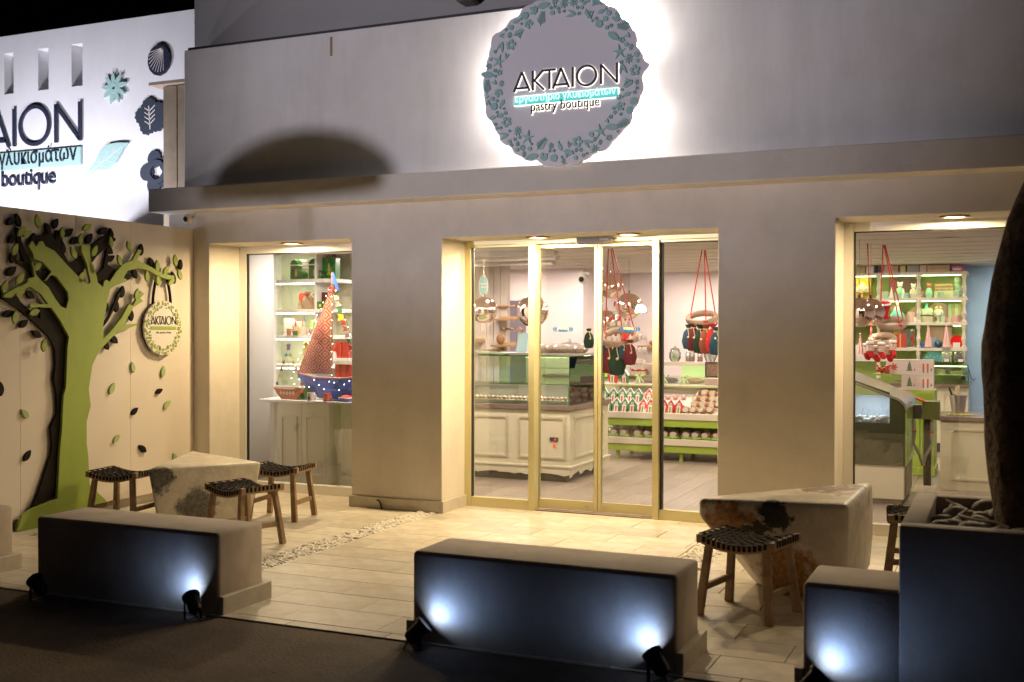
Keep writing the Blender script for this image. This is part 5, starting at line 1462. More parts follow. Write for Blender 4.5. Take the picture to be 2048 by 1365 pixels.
def soft(x, y, z, m, s, label, rz=0, cuff=None, kind='sack', grp=None):
    t = thing('velvet_sack' if kind == 'sack' else 'stocking', label, 'gift sack' if kind == 'sack' else 'stocking', (x, y, z), rz, grp)
    if kind == 'sack':
        obj('sack', B().lathe([(0, -.30*s), (.06*s, -.29*s), (.085*s, -.20*s), (.06*s, -.09*s), (.022*s, -.045*s), (.045*s, .0), (0, .005)], n=14, sx=1, sy=.6), m, t, smooth=True)
        obj('cord_tie', B().ring(lambda u, v, w: (u, v*.6, -.045*s+w), (0, 0), .03*s, .018*s, -.006, .006, 12).bar((0, -.03*s, -.05*s), (.02*s, -.05*s, -.14*s), .006), mat('cord_gold', (.55, .42, .22), .7), t)
        obj('charm', B().sphere((.01*s, -.055*s, -.15*s), .014*s, 8), mat('charm_wood', (.62, .50, .34), .6), t)
    else:
        obj('foot', stocking(B(), s), m, t, bevel=.008, seg=1); obj('cuff', B().cbox((0, 0, .0), (.105*s, .06, .05*s)), cuff or felt_w, t, bevel=.01, seg=1)
    return t
c1 = (-3.757, 11.3, 1.501)
ribbonring(*c1, .19, [(2.7, -3.872), (5.3, -3.844), (.5, -3.827)], 'large wicker ring on red ribbons behind the right sliding door')
cols = [('petrol blue', teal), ('dark red', darkred), ('bottle green', greenf), ('petrol blue', teal), ('bright red', redf), ('dark green', greenf)]
for i, (px_, py_, m_, s_, l_) in enumerate([(1203, 685, teal, 1.05, 'petrol blue velvet sack hanging leftmost from the large wicker ring'), (1219, 694, darkred, 1.1, 'wine red velvet sack hanging second on the large wicker ring'),
                                            (1235, 690, greenf, 1.2, 'bottle green velvet sack hanging in the middle of the large wicker ring'), (1249, 682, teal, .7, 'small blue velvet sack behind the blue door sticker'),
                                            (1262, 683, darkred, .9, 'dark red velvet sack hanging at the right of the large wicker ring'), (1181, 660, greenf, .7, 'dark green velvet sack peeping left of the middle door stile')]):
    y = 11.2-.01*i
    x_, z_ = {1203:(-3.913,1.474),1219:(-3.824,1.443),1235:(-3.734,1.454),1249:(-3.657,1.476),1262:(-3.585,1.476),1181:(-4.038,1.591)}[px_]
    soft(x_, y, z_, m_, s_, l_, .1*i, grp=None)
c2 = (-3.002, 11.9, 1.707)
ribbonring(*c2, .15, [(2.8, -3.004), (5.2, -2.977), (.3, -2.971)], 'smaller wicker ring crowded with velvet sacks behind the right fixed pane')
for i, (q, m_, s_, l_) in enumerate([((-3.126,1.636), teal, .9, 'dark blue velvet sack leftmost on the smaller wicker ring'), ((-3.065,1.647), darkred, 1.0, 'dark red velvet sack second on the smaller wicker ring'), ((-2.989,1.636), greenf, 1.05, 'dark green velvet sack with a ring charm on the smaller wicker ring'),
                                      ((-2.923,1.636), mat('rust_velvet', (.22, .05, .02), .85), 1.05, 'rust brown velvet sack on the smaller wicker ring'), ((-2.847,1.647), redf, 1.05, 'bright red felt sack near the right of the smaller wicker ring'), ((-2.813,1.609), teal, 1.0, 'petrol blue sack at the right edge of the smaller wicker ring')]):
    soft(q[0], 11.8-.01*i, q[1], m_, s_, l_, .12*i)

# ================================================================== LEFT DISPLAY WINDOW
SX0, SX1, SXE = -7.803, -7.071, -6.807
su = thing('display_shelving', 'white shelving with glowing undershelf strips in the left window', 'shelving', ((SX0+SX1)/2, 10.7, 0))
P(obj('back_panel', B().box(SX0, SX1+.3, 10.90, 10.93, 0, CZ), mat('shelf_white', (.56, .55, .42), .5), su))
P(obj('side_panel', B().box(SX0-.02, SX0, 10.5, 10.9, 0, CZ), white, su)); P(obj('upright', B().box(SX1-.0, SX1+.03, 10.5, 10.9, 0, CZ), white, su))
zsh = [2.144, 1.808, 1.512, 1.181]
for k, z in enumerate(zsh):
    pts = [(SX0, 10.9), (SX0, 10.5), (SXE-.10, 10.42)]+[(SXE-.10+.10*math.sin(a), 10.56-.14*math.cos(a)) for a in [PI/2*j/5 for j in range(1, 6)]]+[(SXE, 10.9)]
    P(obj('shelf_board', B().prism(pts, lambda u, v, w: (u, v, w), z-.04, z), white, su, bevel=.003, seg=1))
for k, z in enumerate([CZ]+[q-.04 for q in zsh]):
    P(obj('led_strip', B().box(SX0+.06, SX1-.04, 10.56, 10.585, z-.012, z-.001), led_w, su))
    light('AREA', ((SX0+SX1)/2, 10.6, z-.02), 1.5, (.95, 1, .62), .42, aim=((SX0+SX1)/2, 10.75, z-1), sizey=.03, name='shelf_light')
def at(px_z, y=10.62): return px_z
def bootbox(x, y, z, label):
    t = thing('boot_tin', label, 'tin', (x, y, z))
    obj('boot', B().prism([(-.075, 0), (.075, 0), (.11, .03), (.11, .07), (.075, .10), (.03, .10), (.03, .17), (-.075, .17)], mp0, -.05, .05), greenbox, t, bevel=.012, smooth=True)
    obj('fold_over', B().prism([(-.08, .17), (.035, .17), (.02, .21), (-.02, .235), (-.06, .21)], mp0, -.05, .05), greenbox, t, bevel=.006); obj('white_band', B().box(-.078, .033, -.053, .053, .158, .172), felt_w, t)
    obj('printed_figure', B().prism([(-.005, .04), (.02, .04), (.025, .08), (.012, .13), (-.01, .10)], mp0, .0505, .052), mat('print_pink', (.6, .25, .2), .5), t)
def xs_(*a): return a
bootbox(-7.362, 10.6, zsh[0], 'green boot shaped tin on the top shelf of the left window, left one')
bootbox(-7.098, 10.58, zsh[0], 'green boot shaped tin on the top shelf beside the green gift bag')
t = thing('striped_box', 'pale round box with dark red stripes behind the left boot tin', 'box', (-7.383, 10.76, zsh[0]))
obj('drum', B().lathe([(0, 0), (.075, 0), (.075, .24), (0, .24)], n=20), mat('box_mauve', (.55, .45, .42), .5), t, smooth=True); b = B()
for z in (.02, .12, .16, .20): b.ring(lambda u, v, w: (u, v, z+w), (0, 0), .0765, .07, 0, .005, 24)
obj('stripes', b, darkred, t)
t = thing('green_gift_bag', 'dark green gift bag with gold tree print on the top shelf', 'gift bag', (-6.951, 10.66, zsh[0]))
obj('bag', B().box(-.085, .085, -.05, .05, 0, .245), mat('xmas_green', (.01, .15, .02), .35), t, bevel=.004); b = B()
for k in range(3): b.prism([(-.03+.006*k, .05+.045*k), (.03-.006*k, .05+.045*k), (0, .11+.04*k)], mp0, .0505, .052)
obj('gold_tree', b, gold, t); obj('bow', B().sphere((-.03, 0, .265), .035, 8, (1.2, .8, .7)).sphere((.03, 0, .265), .035, 8, (1.2, .8, .7)), mat('bow_brown', (.25, .12, .05), .6), t, smooth=True)
def sack2(x, z, label, r=.08):
    t = thing('burlap_sack', label, 'sack', (x, 10.62, z)); obj('sack', B().lathe([(0, 0), (r*.9, 0), (r, .06), (r*.75, .13), (r*.3, .165), (r*.55, .20), (0, .20)], n=18, sy=.8), browny, t, smooth=True); obj('red_bow', B().cbox((0, -.03, .165), (.05, .03, .02)).bar((0, -.04, .165), (.05, -.05, .12), .014, .004), red, t)
sack2(-7.24, zsh[1], 'burlap sack with a red bow on the second shelf'); sack2(-7.169+.05, zsh[1], 'second burlap sack partly behind the shelf upright', .06)
tag(obj('red_wrap', B().prism([(-.035, 0), (.035, 0), (.045, .17), (.02, .19), (0, .175), (-.02, .19), (-.045, .17)], mp0, -.02, .02), red, loc=(-7.377, 10.72, zsh[1])), 'red crinkled gift pouch behind the burlap sack', 'pouch')
def gnome(x, y, z, h, label, hat=green_leaf, body=mat('gnome_pink', (.6, .35, .3), .6)):
    t = thing('gnome_figure', label, 'figurine', (x, y, z)); obj('body', B().lathe([(0, 0), (h*.25, 0), (h*.22, h*.35), (h*.12, h*.5), (0, h*.5)], n=12), body, t, smooth=True); obj('hat', B().lathe([(h*.2, h*.45), (h*.1, h*.75), (0, h)], n=12), hat, t, smooth=True)
gnome(-7.307, 10.55, zsh[1], .10, 'tiny gnome with a green hat left of the burlap sack')
def gbox(x, y, z, w, h, m, label, ribbon=None, d=None, pat=None, name='gift_box', cat='box', rz=0, bow=True, grp=None):
    t = thing(name, label, cat, (x, y, z), rz, grp); d = d or w*.8
    obj('carton', B().box(-w/2, w/2, -d/2, d/2, 0, h), m, t, bevel=.002, seg=1)
    if ribbon:
        obj('ribbon', B().box(-w*.06, w*.06, -d/2-.002, d/2+.002, -.0, h+.002).box(-w/2-.002, w/2+.002, -w*.05, w*.05, .0005, h+.0025), ribbon, t)
        if bow: obj('bow', B().sphere((-w*.14, 0, h+w*.1), w*.13, 8, (1.2, .7, .8)).sphere((w*.14, 0, h+w*.1), w*.13, 8, (1.2, .7, .8)), ribbon, t, smooth=True)
    if pat: b = B(); pat(b, w, h, d); obj('printed_pattern', b, ribbon or red, t)
    return t
def lattice(b, w, h, d):
    mp = fy(-d/2)
    for k in range(2):
        b.seg(mp, (-w*.48+k*w*.48, .004), (-w*.0+k*w*.48, h-.004), w*.05, 0, .0025); b.seg(mp, (w*.0+k*w*.48, .004), (-w*.48+k*w*.48, h-.004), w*.05, .0005, .003)
gbox(-7.011, 10.55, zsh[1], .115, .085, greenbox, 'dark green square box with yellow label on the second shelf', name='green_box'); tag(obj('yellow_tag', B().box(-.02, .01, -.003, 0, .025, .055), yellow, loc=(-6.991, 10.5, zsh[1])), 'small yellow label on the dark green box', 'label')
gbox(-7.018, 10.62, zsh[1]+.0, .06, .19, darkred, 'tall dark red carton standing behind the green box', name='tall_carton'); gbox(-7.172, 10.74, zsh[1], .09, .17, felt_w, 'white carton behind the dark red one', name='white_carton')
gbox(-7.513, 10.65, zsh[2], .10, .19, felt_w, 'white carton at the left of the third shelf', name='white_carton')
gbox(-7.417, 10.68, zsh[2], .125, .16, felt_w, 'white gift box with red lattice ribbon on the third shelf', red, pat=lattice)
gbox(-7.199, 10.68, zsh[2]+.07, .07, .095, mat('lime_paper', (.35, .6, .05), .5), 'small lime gift box with a bow on top of the red zigzag box', white)
gbox(-7.259, 10.5, zsh[2], .095, .095, felt_w, 'white gift box with yellow lattice on the third shelf', yellow, pat=lattice, bow=False)
gbox(-7.145, 10.55, zsh[2], .085, .068, felt_w, 'white gift box with red zigzag at the right of the third shelf', red, pat=lattice, bow=False)
tag(obj('terracotta_cup', B().lathe([(0, 0), (.025, 0), (.032, .075), (.027, .075), (.022, .01), (0, .01)], n=14), mat('terracotta', (.5, .16, .09), .6), smooth=True, loc=(-7.387, 10.46, zsh[2])), 'terracotta cup standing at the left of the third shelf', 'cup')
tag(obj('green_tealight', B().lathe([(0, 0), (.025, 0), (.03, .05), (0, .05)], n=12), greenbox, smooth=True, loc=(-7.291, 10.44, zsh[2])), 'little dark green pot in front of the red lattice box', 'pot')
t = thing('gold_figure', 'gold glittering figurine beside the sail on the fourth shelf', 'figurine', (-7.212, 10.55, zsh[3])); obj('body', B().lathe([(0, 0), (.05, 0), (.02, .06), (.045, .12), (.02, .19), (.035, .24), (0, .28)], n=12), gold, t, smooth=True); obj('arms', B().bar((-.05, 0, .2), (.05, 0, .12), .012), gold, t)
# white moulded door behind
t = thing('interior_door', 'cream panelled door behind the ship model in the left window', 'door', (-7.242, 11.4, 0))
dx0, dx1 = -7.49, -7.49+1.1
P(obj('leaf', B().box(dx0, dx1, 11.4, 11.44, 0, CZ), mat('door_cream', (.62, .56, .50), .5), t)); b = B(); beaded(b, -7.426, -7.214, 1.30, 2.2, fy(11.4), .02, False); beaded(b, -7.426, -7.214, .2, 1.2, fy(11.4), .02, False); P(obj('moulding', b, mat('door_cream', (.62, .56, .50), .5), t))
t = thing('red_bag_shelf', 'narrow white shelf holding red gift bags right of the sail', 'shelf', (-6.511, 10.2, 1.275))
obj('board', B().box(-.17, .3, -.14, .2, -.03, 0), white, t); obj('lower_board', B().box(-.17, .3, -.14, .2, -.24, -.22), white, t)
for i, (px_, w_, h_) in enumerate([(679, .075, .17), (692, .08, .175)]):
    gbox([-6.517, -6.436][i], 10.15+.02*i, 1.275, w_, h_, red, ['red paper gift bag left on the narrow shelf', 'red paper gift bag with tag right on the narrow shelf'][i], mat('red_ribbon2', (.35, .02, .015), .5), bow=False, name='red_gift_bag', cat='gift bag')
gnome(-6.567, 10.1, 1.275, .16, 'gnome with a tall red hat beside the red gift bags', redf, felt_w)
for i in range(3):
    gbox([-6.529, -6.454, -6.379][i], 10.15, 1.275-.219, .062, .15, red, ['left', 'middle', 'right'][i]+' of three red nutcracker cartons under the gift bags', name='nutcracker_carton', pat=lambda b, w, h, d: b.box(-w*.22, w*.22, -d/2-.003, -d/2, h*.2, h*.8), grp='nutcracker cartons')
# platform, cupboard doors
plt = thing('display_platform', 'white platform board carrying the ship model in the left window', 'display table', (-6.4, 9.6, .84)); pz_ = .862
P(obj('board', B().prism([(-7.02, 9.42), (-5.3, 9.30), (-5.3, 9.95), (-7.12, 9.95)], lambda u, v, w: (u, v, w), pz_-.03, pz_), white, plt, bevel=.004))
cupm = mat('cupboard_cream', (.80, .77, .62), .5)
for (a, c) in ((-6.811, -6.516), (-6.516+.003, -6.186), (-6.045, -5.3)):
    P(obj('cupboard_door', B().box(a, c, 9.44, 9.9, 0, pz_-.031), cupm, plt, bevel=.003)); b = B(); beaded(b, a+.05, c-.05, .10, .70, fy(9.44), .014, False); P(obj('moulding', b, cupm, plt))
P(obj('leg_post', B().box(-6.982, -6.932, 9.55, 9.62, 0, pz_-.031), white, plt))
for i, (z, l) in enumerate(((.0, 'lower'), (.52, 'upper'))):
    t = thing('hat_box', l+' round white hat box between the cupboard doors', 'round box', (-6.371, 9.85, z)); obj('drum', B().lathe([(0, 0), (.13, 0), (.13, .16), (0, .16)], n=28), white, t, smooth=True); obj('lid', B().lathe([(0, .161), (.14, .161), (.14, .20), (0, .20)], n=28), felt_w, t, smooth=True)
t = thing('santa_bag', 'cellophane wrapped red and white gift on the lower hat box', 'gift', (-6.407, 9.8, .202)); obj('wrap', B().lathe([(0, 0), (.07, 0), (.08, .08), (.05, .2), (.015, .25), (.04, .29), (0, .29)], n=14), mat('santa_wrap', (.6, .35, .3), .4, noise=(22, (.5, .03, .02), .45, .55), coat=.8), t, smooth=True); obj('red_box', B().box(-.14, -.07, -.04, .04, 0, .24), red, t)
t = thing('wreath_ring', 'small red and white ring ornament on the upper hat box', 'ornament', (-6.407, 9.78, .722)); obj('ring', B().tube([(.045*math.cos(a), 0, .05+.045*math.sin(a)) for a in [2*PI*k/20 for k in range(20)]], .012, 6, closed=True), mat('ring_red', (.5, .1, .07), .5, noise=(60, (.7, .6, .55), .5, .55)), t, smooth=True)
t = thing('green_lantern', 'tall green metal lantern standing right of the hat boxes', 'lantern', (-6.37, 10.15, 0)); b = B()
for sx in (-1, 1):
    for sy in (-1, 1): b.box(sx*.07-.008, sx*.07+.008, sy*.07-.008, sy*.07+.008, .1, .68)
b.box(-.08, .08, -.08, .08, .08, .11); b.box(-.08, .08, -.08, .08, .68, .71); obj('frame', b, green_leaf, t); obj('ribbon_bow', B().sphere((0, -.09, .35), .05, 8, (1, .4, 1)).bar((0, -.09, .33), (.02, -.09, .15), .03, .004), mat('bright_lime', (.30, .60, .02), .4), t, smooth=True)

# --- model ship
SY = 9.62
shp = thing('model_ship', 'large model sailing boat with blue hull and red patterned sail', 'model ship', (-6.267, SY, pz_))
def hull(pts, y, hw, m, parent, name='hull', loc=None):
    """lofted hull from a side profile: (x, ztop, zbottom, half width)"""
    b = B(); R = []
    for x, zt_, zb_, w_ in pts:
        R.append([b.bm.verts.new(p) for p in ((x, -w_, zt_), (x, -w_*.75, (zt_+zb_)/2), (x, -w_*.25, zb_), (x, w_*.25, zb_), (x, w_*.75, (zt_+zb_)/2), (x, w_, zt_))])
    for p, q in zip(R, R[1:]):
        for k in range(5): b.bm.faces.new((p[k], p[k+1], q[k+1], q[k]))
        b.bm.faces.new((p[5], p[0], q[0], q[5]))
    b.bm.faces.new(R[0]); b.bm.faces.new(R[-1])
    return obj(name, b, m, parent, smooth=False)
hx = -6.688--6.267
hull([(hx, .265, .25, .005), (hx+.12, .245, .09, .06), (hx+.28, .23, .015, .10), (hx+.6, .225, .0, .12), (hx+.85, .235, .0, .11), (hx+1.05, .26, .06, .07)], SY, 0, blue, shp)
obj('gunwale', B().tube([(hx, -.006, .27), (hx+.28, -.102, .232), (hx+.6, -.122, .227), (hx+1.05, -.07, .262)], .009, 6), mat('rope_pink', (.55, .25, .2), .7), shp)
mz = 2.165-pz_
obj('mast', B().tube([(0, 0, .2), (0, 0, mz)], .008, 8), mat('mast_wood', (.25, .14, .07), .6), shp)
# sail cloth with a tiled red pattern
sm = bpy.data.materials.new('sail_cloth'); sm.use_nodes = True; nt = sm.node_tree; N = nt.nodes; L = nt.links; bs = N['Principled BSDF']; bs.inputs['Roughness'].default_value = .8
tc = N.new('ShaderNodeTexCoord'); v1 = N.new('ShaderNodeTexVoronoi'); v1.distance = 'MANHATTAN'; v1.inputs['Randomness'].default_value = 0; v1.inputs['Scale'].default_value = 7.5; v1.voronoi_dimensions = '2D'
sp_ = N.new('ShaderNodeSeparateXYZ'); cb_ = N.new('ShaderNodeCombineXYZ'); L.new(tc.outputs['Object'], sp_.inputs[0]); L.new(sp_.outputs[0], cb_.inputs[0]); L.new(sp_.outputs[2], cb_.inputs[1])
L.new(cb_.outputs[0], v1.inputs['Vector'])
r1 = N.new('ShaderNodeValToRGB'); r1.color_ramp.interpolation = 'CONSTANT'; cr = r1.color_ramp
cr.elements[0].position = 0; cr.elements[0].color = (.66, .46, .36, 1); cr.elements[1].position = .10; cr.elements[1].color = (.50, .07, .04, 1)
for p_, c_ in ((.24, (.68, .50, .40, 1)), (.32, (.48, .08, .05, 1)), (.52, (.66, .48, .38, 1)), (.60, (.50, .10, .06, 1)), (.80, (.66, .48, .38, 1)), (.88, (.50, .08, .05, 1))):
    e_ = cr.elements.new(p_); e_.color = c_
L.new(v1.outputs['Distance'], r1.inputs[0])
v2 = N.new('ShaderNodeTexVoronoi'); v2.inputs['Randomness'].default_value = .25; v2.inputs['Scale'].default_value = 38; L.new(tc.outputs['Object'], v2.inputs['Vector'])
r2_ = N.new('ShaderNodeValToRGB'); r2_.color_ramp.elements[0].position = .3; r2_.color_ramp.elements[0].color = (1, 1, 1, 1); r2_.color_ramp.elements[1].position = .5; r2_.color_ramp.elements[1].color = (.62, .42, .36, 1)
L.new(v2.outputs['Distance'], r2_.inputs[0]); mx = N.new('ShaderNodeMix'); mx.data_type = 'RGBA'; mx.blend_type = 'MULTIPLY'; mx.inputs[0].default_value = .35
L.new(r1.outputs[0], mx.inputs[6]); L.new(r2_.outputs[0], mx.inputs[7]); L.new(mx.outputs[2], bs.inputs['Base Color'])
sx_ = -6.67--6.267; st_ = 1.986-pz_; sb_ = 1.126-pz_
b = B(); nr = 12; G_ = []
for i in range(nr+1):
    t_ = i/nr; row = []
    for j in range(7):
        s_ = j/6; x = -.012+(sx_*(1-t_)-.01)*s_; z = sb_+(st_-sb_)*t_; row.append(b.bm.verts.new((x, -.05*math.sin(PI*s_)*math.sin(PI*min(1, t_+.15)), z)))
    G_.append(row)
for p, q in zip(G_, G_[1:]):
    for j in range(6): b.bm.faces.new((p[j], p[j+1], q[j+1], q[j]))
obj('sail', b, sm, shp, smooth=True)
obj('mast_flag', B().prism([(0, st_+.02), (.03, st_+.19), (.035, mz), (.0, mz), (.06, st_+.01), (.085, st_+.0)], mp0, -.004, .004) if False else B().prism([(.0, mz), (.02, mz), (.085, st_-.0), (.055, st_-.01), (.035, st_+.05), (.0, st_+.06)], mp0, -.004, .004), mat('flag_blue', (.04, .10, .45), .6), shp)
obj('mast_ring', B().ring(mp0, (-.01, st_+.0), .035, .022, -.01, .01, 18), red, shp)
# pennants down the stay
fl = [limepale, mat('flag_stripe', (.6, .35, .28), .6), mat('flag_green', (.02, .20, .08), .6), yellow, red, mat('flag_rust', (.35, .1, .07), .6), mat('flag_pink', (.5, .3, .3), .6), mat('flag_green', (.02, .20, .08), .6), red, mat('flag_mauve', (.45, .30, .28), .6)]
fp0 = Vector((.03, 0, st_-.02)); fp1 = Vector((-5.981--6.267, 0, 1.301-pz_))
obj('stay_line', B().tube([fp0, fp0.lerp(fp1, .5)+Vector((.02, 0, .02)), fp1], .003, 5), black, shp)
for i, m_ in enumerate(fl):
    p = fp0.lerp(fp1, (i+.7)/10.5); s_ = .05+.02*(i == 3)
    obj('pennant', B().prism([(0, 0), (-s_, .012), (-s_*.7, -.018), (-s_*.95, -s_*.9), (.012, -s_*.75)], mp0, -.003, .001), m_, shp, loc=p+Vector((.02, -.004*i, 0)))
bulb = mat('fairy_bulb', (1, .9, .8), .5, emit=((1, .88, .72), 14))
b = B(); rnd = random.Random(8); wire = []
for k in range(15): t_ = k/14; p = Vector((sx_, -.13, .22)).lerp(Vector((-.01, -.03, st_)), t_); wire.append(p+Vector((rnd.uniform(-.008, .008), 0, 0))); b.sphere(p+Vector((rnd.uniform(-.012, .012), -.02, 0)), .0045, 6)
for k in range(12): p = Vector((.006, -.01, st_-.07-.08*k)); b.sphere(p+Vector((rnd.uniform(-.004, .02), -.02, 0)), .0045, 6)
for k in range(9): p = fp0.lerp(fp1, k/9); b.sphere(p+Vector((.035, -.03, .01)), .005, 6)
for k in range(16): x = hx+.05+k*.06; b.sphere((x, -.13, .16+.05*math.sin(k*1.9)), .005, 6)
obj('fairy_lights', b, bulb, shp); obj('light_wire', B().tube(wire, .002, 4), black, shp)
# --- small boat
sb2 = thing('small_model_boat', 'small orange-red model boat with bunting at the left end of the platform', 'model boat', (-6.69, 9.48, pz_))
hull([(-.20, .12, .115, .004), (-.16, .112, .07, .03), (-.10, .108, .005, .05), (.08, .108, .005, .05), (.15, .112, .07, .035), (.185, .12, .115, .004)], 0, 0, mat('boat_orange', (.55, .10, .04), .5), sb2)
b = B()
for k in range(5): b.prism([(-.09+k*.038, .068), (-.071+k*.038, .045), (-.052+k*.038, .068), (-.071+k*.038, .091)], mp0, .049, .053)
obj('painted_diamonds', b, mat('diamond_white', (.6, .55, .48), .5), sb2); obj('deck', B().prism([(-.19, .12), (.18, .12), (.12, .135), (-.15, .135)], mp0, -.03, .03), felt_w, sb2)
mt_ = 1.398-pz_
obj('mast', B().tube([(-.01, 0, .12), (-.01, 0, mt_)], .003, 5), steel, sb2); obj('crow_nest', B().lathe([(0, -.03), (.018, -.03), (.022, .03), (0, .05)], n=8), mat('nest_violet', (.12, .10, .25), .5), sb2, loc=(-.01, 0, mt_))
pc = [greenbox, yellow, mat('flag_rust', (.35, .1, .07), .6), red, skyblue, mat('flag_pink', (.5, .3, .3), .6), yellow, mat('bright_lime', (.30, .60, .02), .4)]
for s_ in (-1, 1):
    a_ = Vector((s_*.17-.0, 0, .13)); c_ = Vector((-.01, 0, mt_)); obj('bunting_line', B().tube([a_, c_], .0015, 4), black, sb2)
    for k in range(5):
        p = a_.lerp(c_, (k+.6)/5.5); obj('bunting_flag', B().prism([(0, 0), (.032, .006), (.026, -.012), (.034, -.03), (.0, -.028)], mp0, -.002, .001), pc[(k+(s_ > 0)*3) % 8], sb2, loc=p+Vector((-.016, -.002*k, 0)))
def mug(x, y, z, s, m, label, grp=None, rz=0, deco=None):
    t = thing('mug', label, 'mug', (x, y, z), rz, grp); obj('cup', B().lathe([(0, 0), (.040*s, 0), (.042*s, .005*s), (.042*s, .088*s), (.038*s, .088*s), (.037*s, .01*s), (0, .01*s)], n=20), m, t, smooth=True)
    obj('handle', B().tube([(.04*s+.024*s*math.sin(a), 0, .045*s+.026*s*math.cos(a)) for a in [PI*k/8 for k in range(9)]], .006*s, 6), m, t, smooth=True)
    if deco: obj('printed_tree', B().prism([(-.018*s, .015*s), (.018*s, .015*s), (0, .07*s)], lambda u, v, w: (u, -.0425*s-w, v), 0, .001), deco, t)
mug(-6.385, 9.42, pz_, .95, felt_w, 'white enamel mug with a fir tree in front of the blue hull', deco=greenf)
mug(-6.187, 9.40, pz_, .9, mat('mug_red', (.6, .07, .02), .4), 'orange-red enamel mug in front of the blue hull', deco=mat('mug_print', (.65, .3, .2), .5))
gbox(-6.566, 9.53, pz_, .12, .13, greenbox, 'dark green box behind the white mug', name='green_box')
t = thing('sailor_hat', 'red white and blue striped hat on dark cloth at the right of the platform', 'cap', (-5.986, 9.45, pz_)); obj('crown', B().sphere((0, 0, .02), .07, 14, (1.1, 1, .7)), mat('cap_red', (.5, .04, .03), .7), t, smooth=True); obj('stripe', B().ring(lambda u, v, w: (u, v, .03+w), (0, 0), .082, .06, 0, .012, 20), felt_w, t); obj('stripe', B().ring(lambda u, v, w: (u, v, .012+w), (0, 0), .085, .06, 0, .012, 20), mat('flag_blue', (.04, .10, .45), .6), t); obj('dark_cloth', B().box(-.2, .06, -.06, .05, 0, .008), black, t)

# ================================================================== RIGHT DISPLAY WINDOW
unitc = mat('unit_cream', (.56, .50, .40), .5)
UX0, UX1 = -2.3, -0.459
gs = thing('lime_shelf_unit', 'tall cream shelf unit with lime back and turned posts in the right window', 'shelf unit', ((UX0+UX1)/2, 15.8, 0))
P(obj('back_panel', B().box(UX0, UX1, 16.15, 16.18, 0, 2.33), mat('lime_back', (.27, .34, .07), .5), gs))
zu = [2.344, 2.006, 1.68, 1.342, 1.166]
for k, z in enumerate(zu[:4]):
    P(obj('shelf_board', B().box(UX0, UX1+.03, 15.6, 16.15, z-.04, z), unitc, gs, bevel=.004))
posts = [-1.531, -1.027, -0.469]
for x in posts:
    for (z0_, z1_) in ((zu[1], zu[0]-.04), (zu[2], zu[1]-.04), (zu[3], zu[2]-.04), (.93, zu[3]-.04)):
        h = z1_-z0_; P(obj('turned_post', B().lathe([(.03, 0), (.03, h*.08), (.018, h*.12), (.024, h*.3), (.034, h*.42), (.022, h*.5), (.018, h*.8), (.03, h*.9), (.03, h)], n=12), unitc, gs, smooth=True, loc=(x, 15.63, z0_)))
for k, z in enumerate(zu[:3]):
    for (a, c) in ((posts[0]-.4, posts[0]-.04), (posts[0]+.04, posts[1]-.04), (posts[1]+.04, posts[2]-.04)):
        if k == 2 and c < posts[2]-.1: continue
        P(obj('led_strip', B().box(a if k < 2 else c-.09, c, 15.61, 15.625, z-.052, z-.042), led_g, gs))
        light('AREA', ((a+c)/2, 15.68, z-.06), 1.0, (.85, 1, .35), .4, aim=((a+c)/2, 15.95, z-.6), sizey=.03, name='unit_light')
light('AREA', (-.8, 15.7, zu[3]-.06), 1.4, (.85, 1, .35), .8, aim=(-.8, 15.95, .6), sizey=.03, name='unit_light')
P(obj('counter_top', B().box(-1.352, -0.383, 15.25, 16.14, .85, .885), marble_top, gs)); P(obj('cabinet', B().box(-1.352, -0.407, 15.32, 16.14, .12, .849), cream, gs)); P(obj('toe_kick', B().box(-1.2, -0.442, 15.38, 16.1, 0, .12), black, gs))
b = B(); beaded(b, -0.709, -0.512, .25, .78, fy(15.32), .02, False); P(obj('moulding', b, cream, gs))
t = thing('lit_glass_case', 'low glass case with lime light on the cabinet below the shelf unit', 'glass case', (-0.625, 15.45, .886)); cw = .22
zc_ = 1.13-.886
obj('case_glass', B().box(-cw, cw, -.18, .2, 0, zc_), glass_g, t); obj('case_edges', B().box(-cw-.004, cw+.004, -.186, -.178, zc_-.006, zc_+.004).box(cw-.003, cw+.005, -.186, -.178, 0, zc_-.006).box(-cw, cw, -.186, -.178, 0, .006), mat('green_glass_edge', (.04, .12, .03), .2), t)
obj('case_shelf', B().box(-cw+.01, cw-.01, -.15, .18, zc_*.45, zc_*.45+.01), mat('pale_glass_top', (.5, .6, .42), .2), t); obj('pastry_blocks', B().box(-.15, -.06, -.05, .06, zc_*.49, zc_*.75).box(.0, .15, -.05, .06, zc_*.49, zc_*.68).box(-.1, .12, -.05, .06, .008, .07), mat('pastry_olive', (.25, .22, .10), .6), t)
obj('case_led', B().box(-cw+.02, cw-.02, -.17, -.155, zc_-.02, zc_-.012), led_g, t)
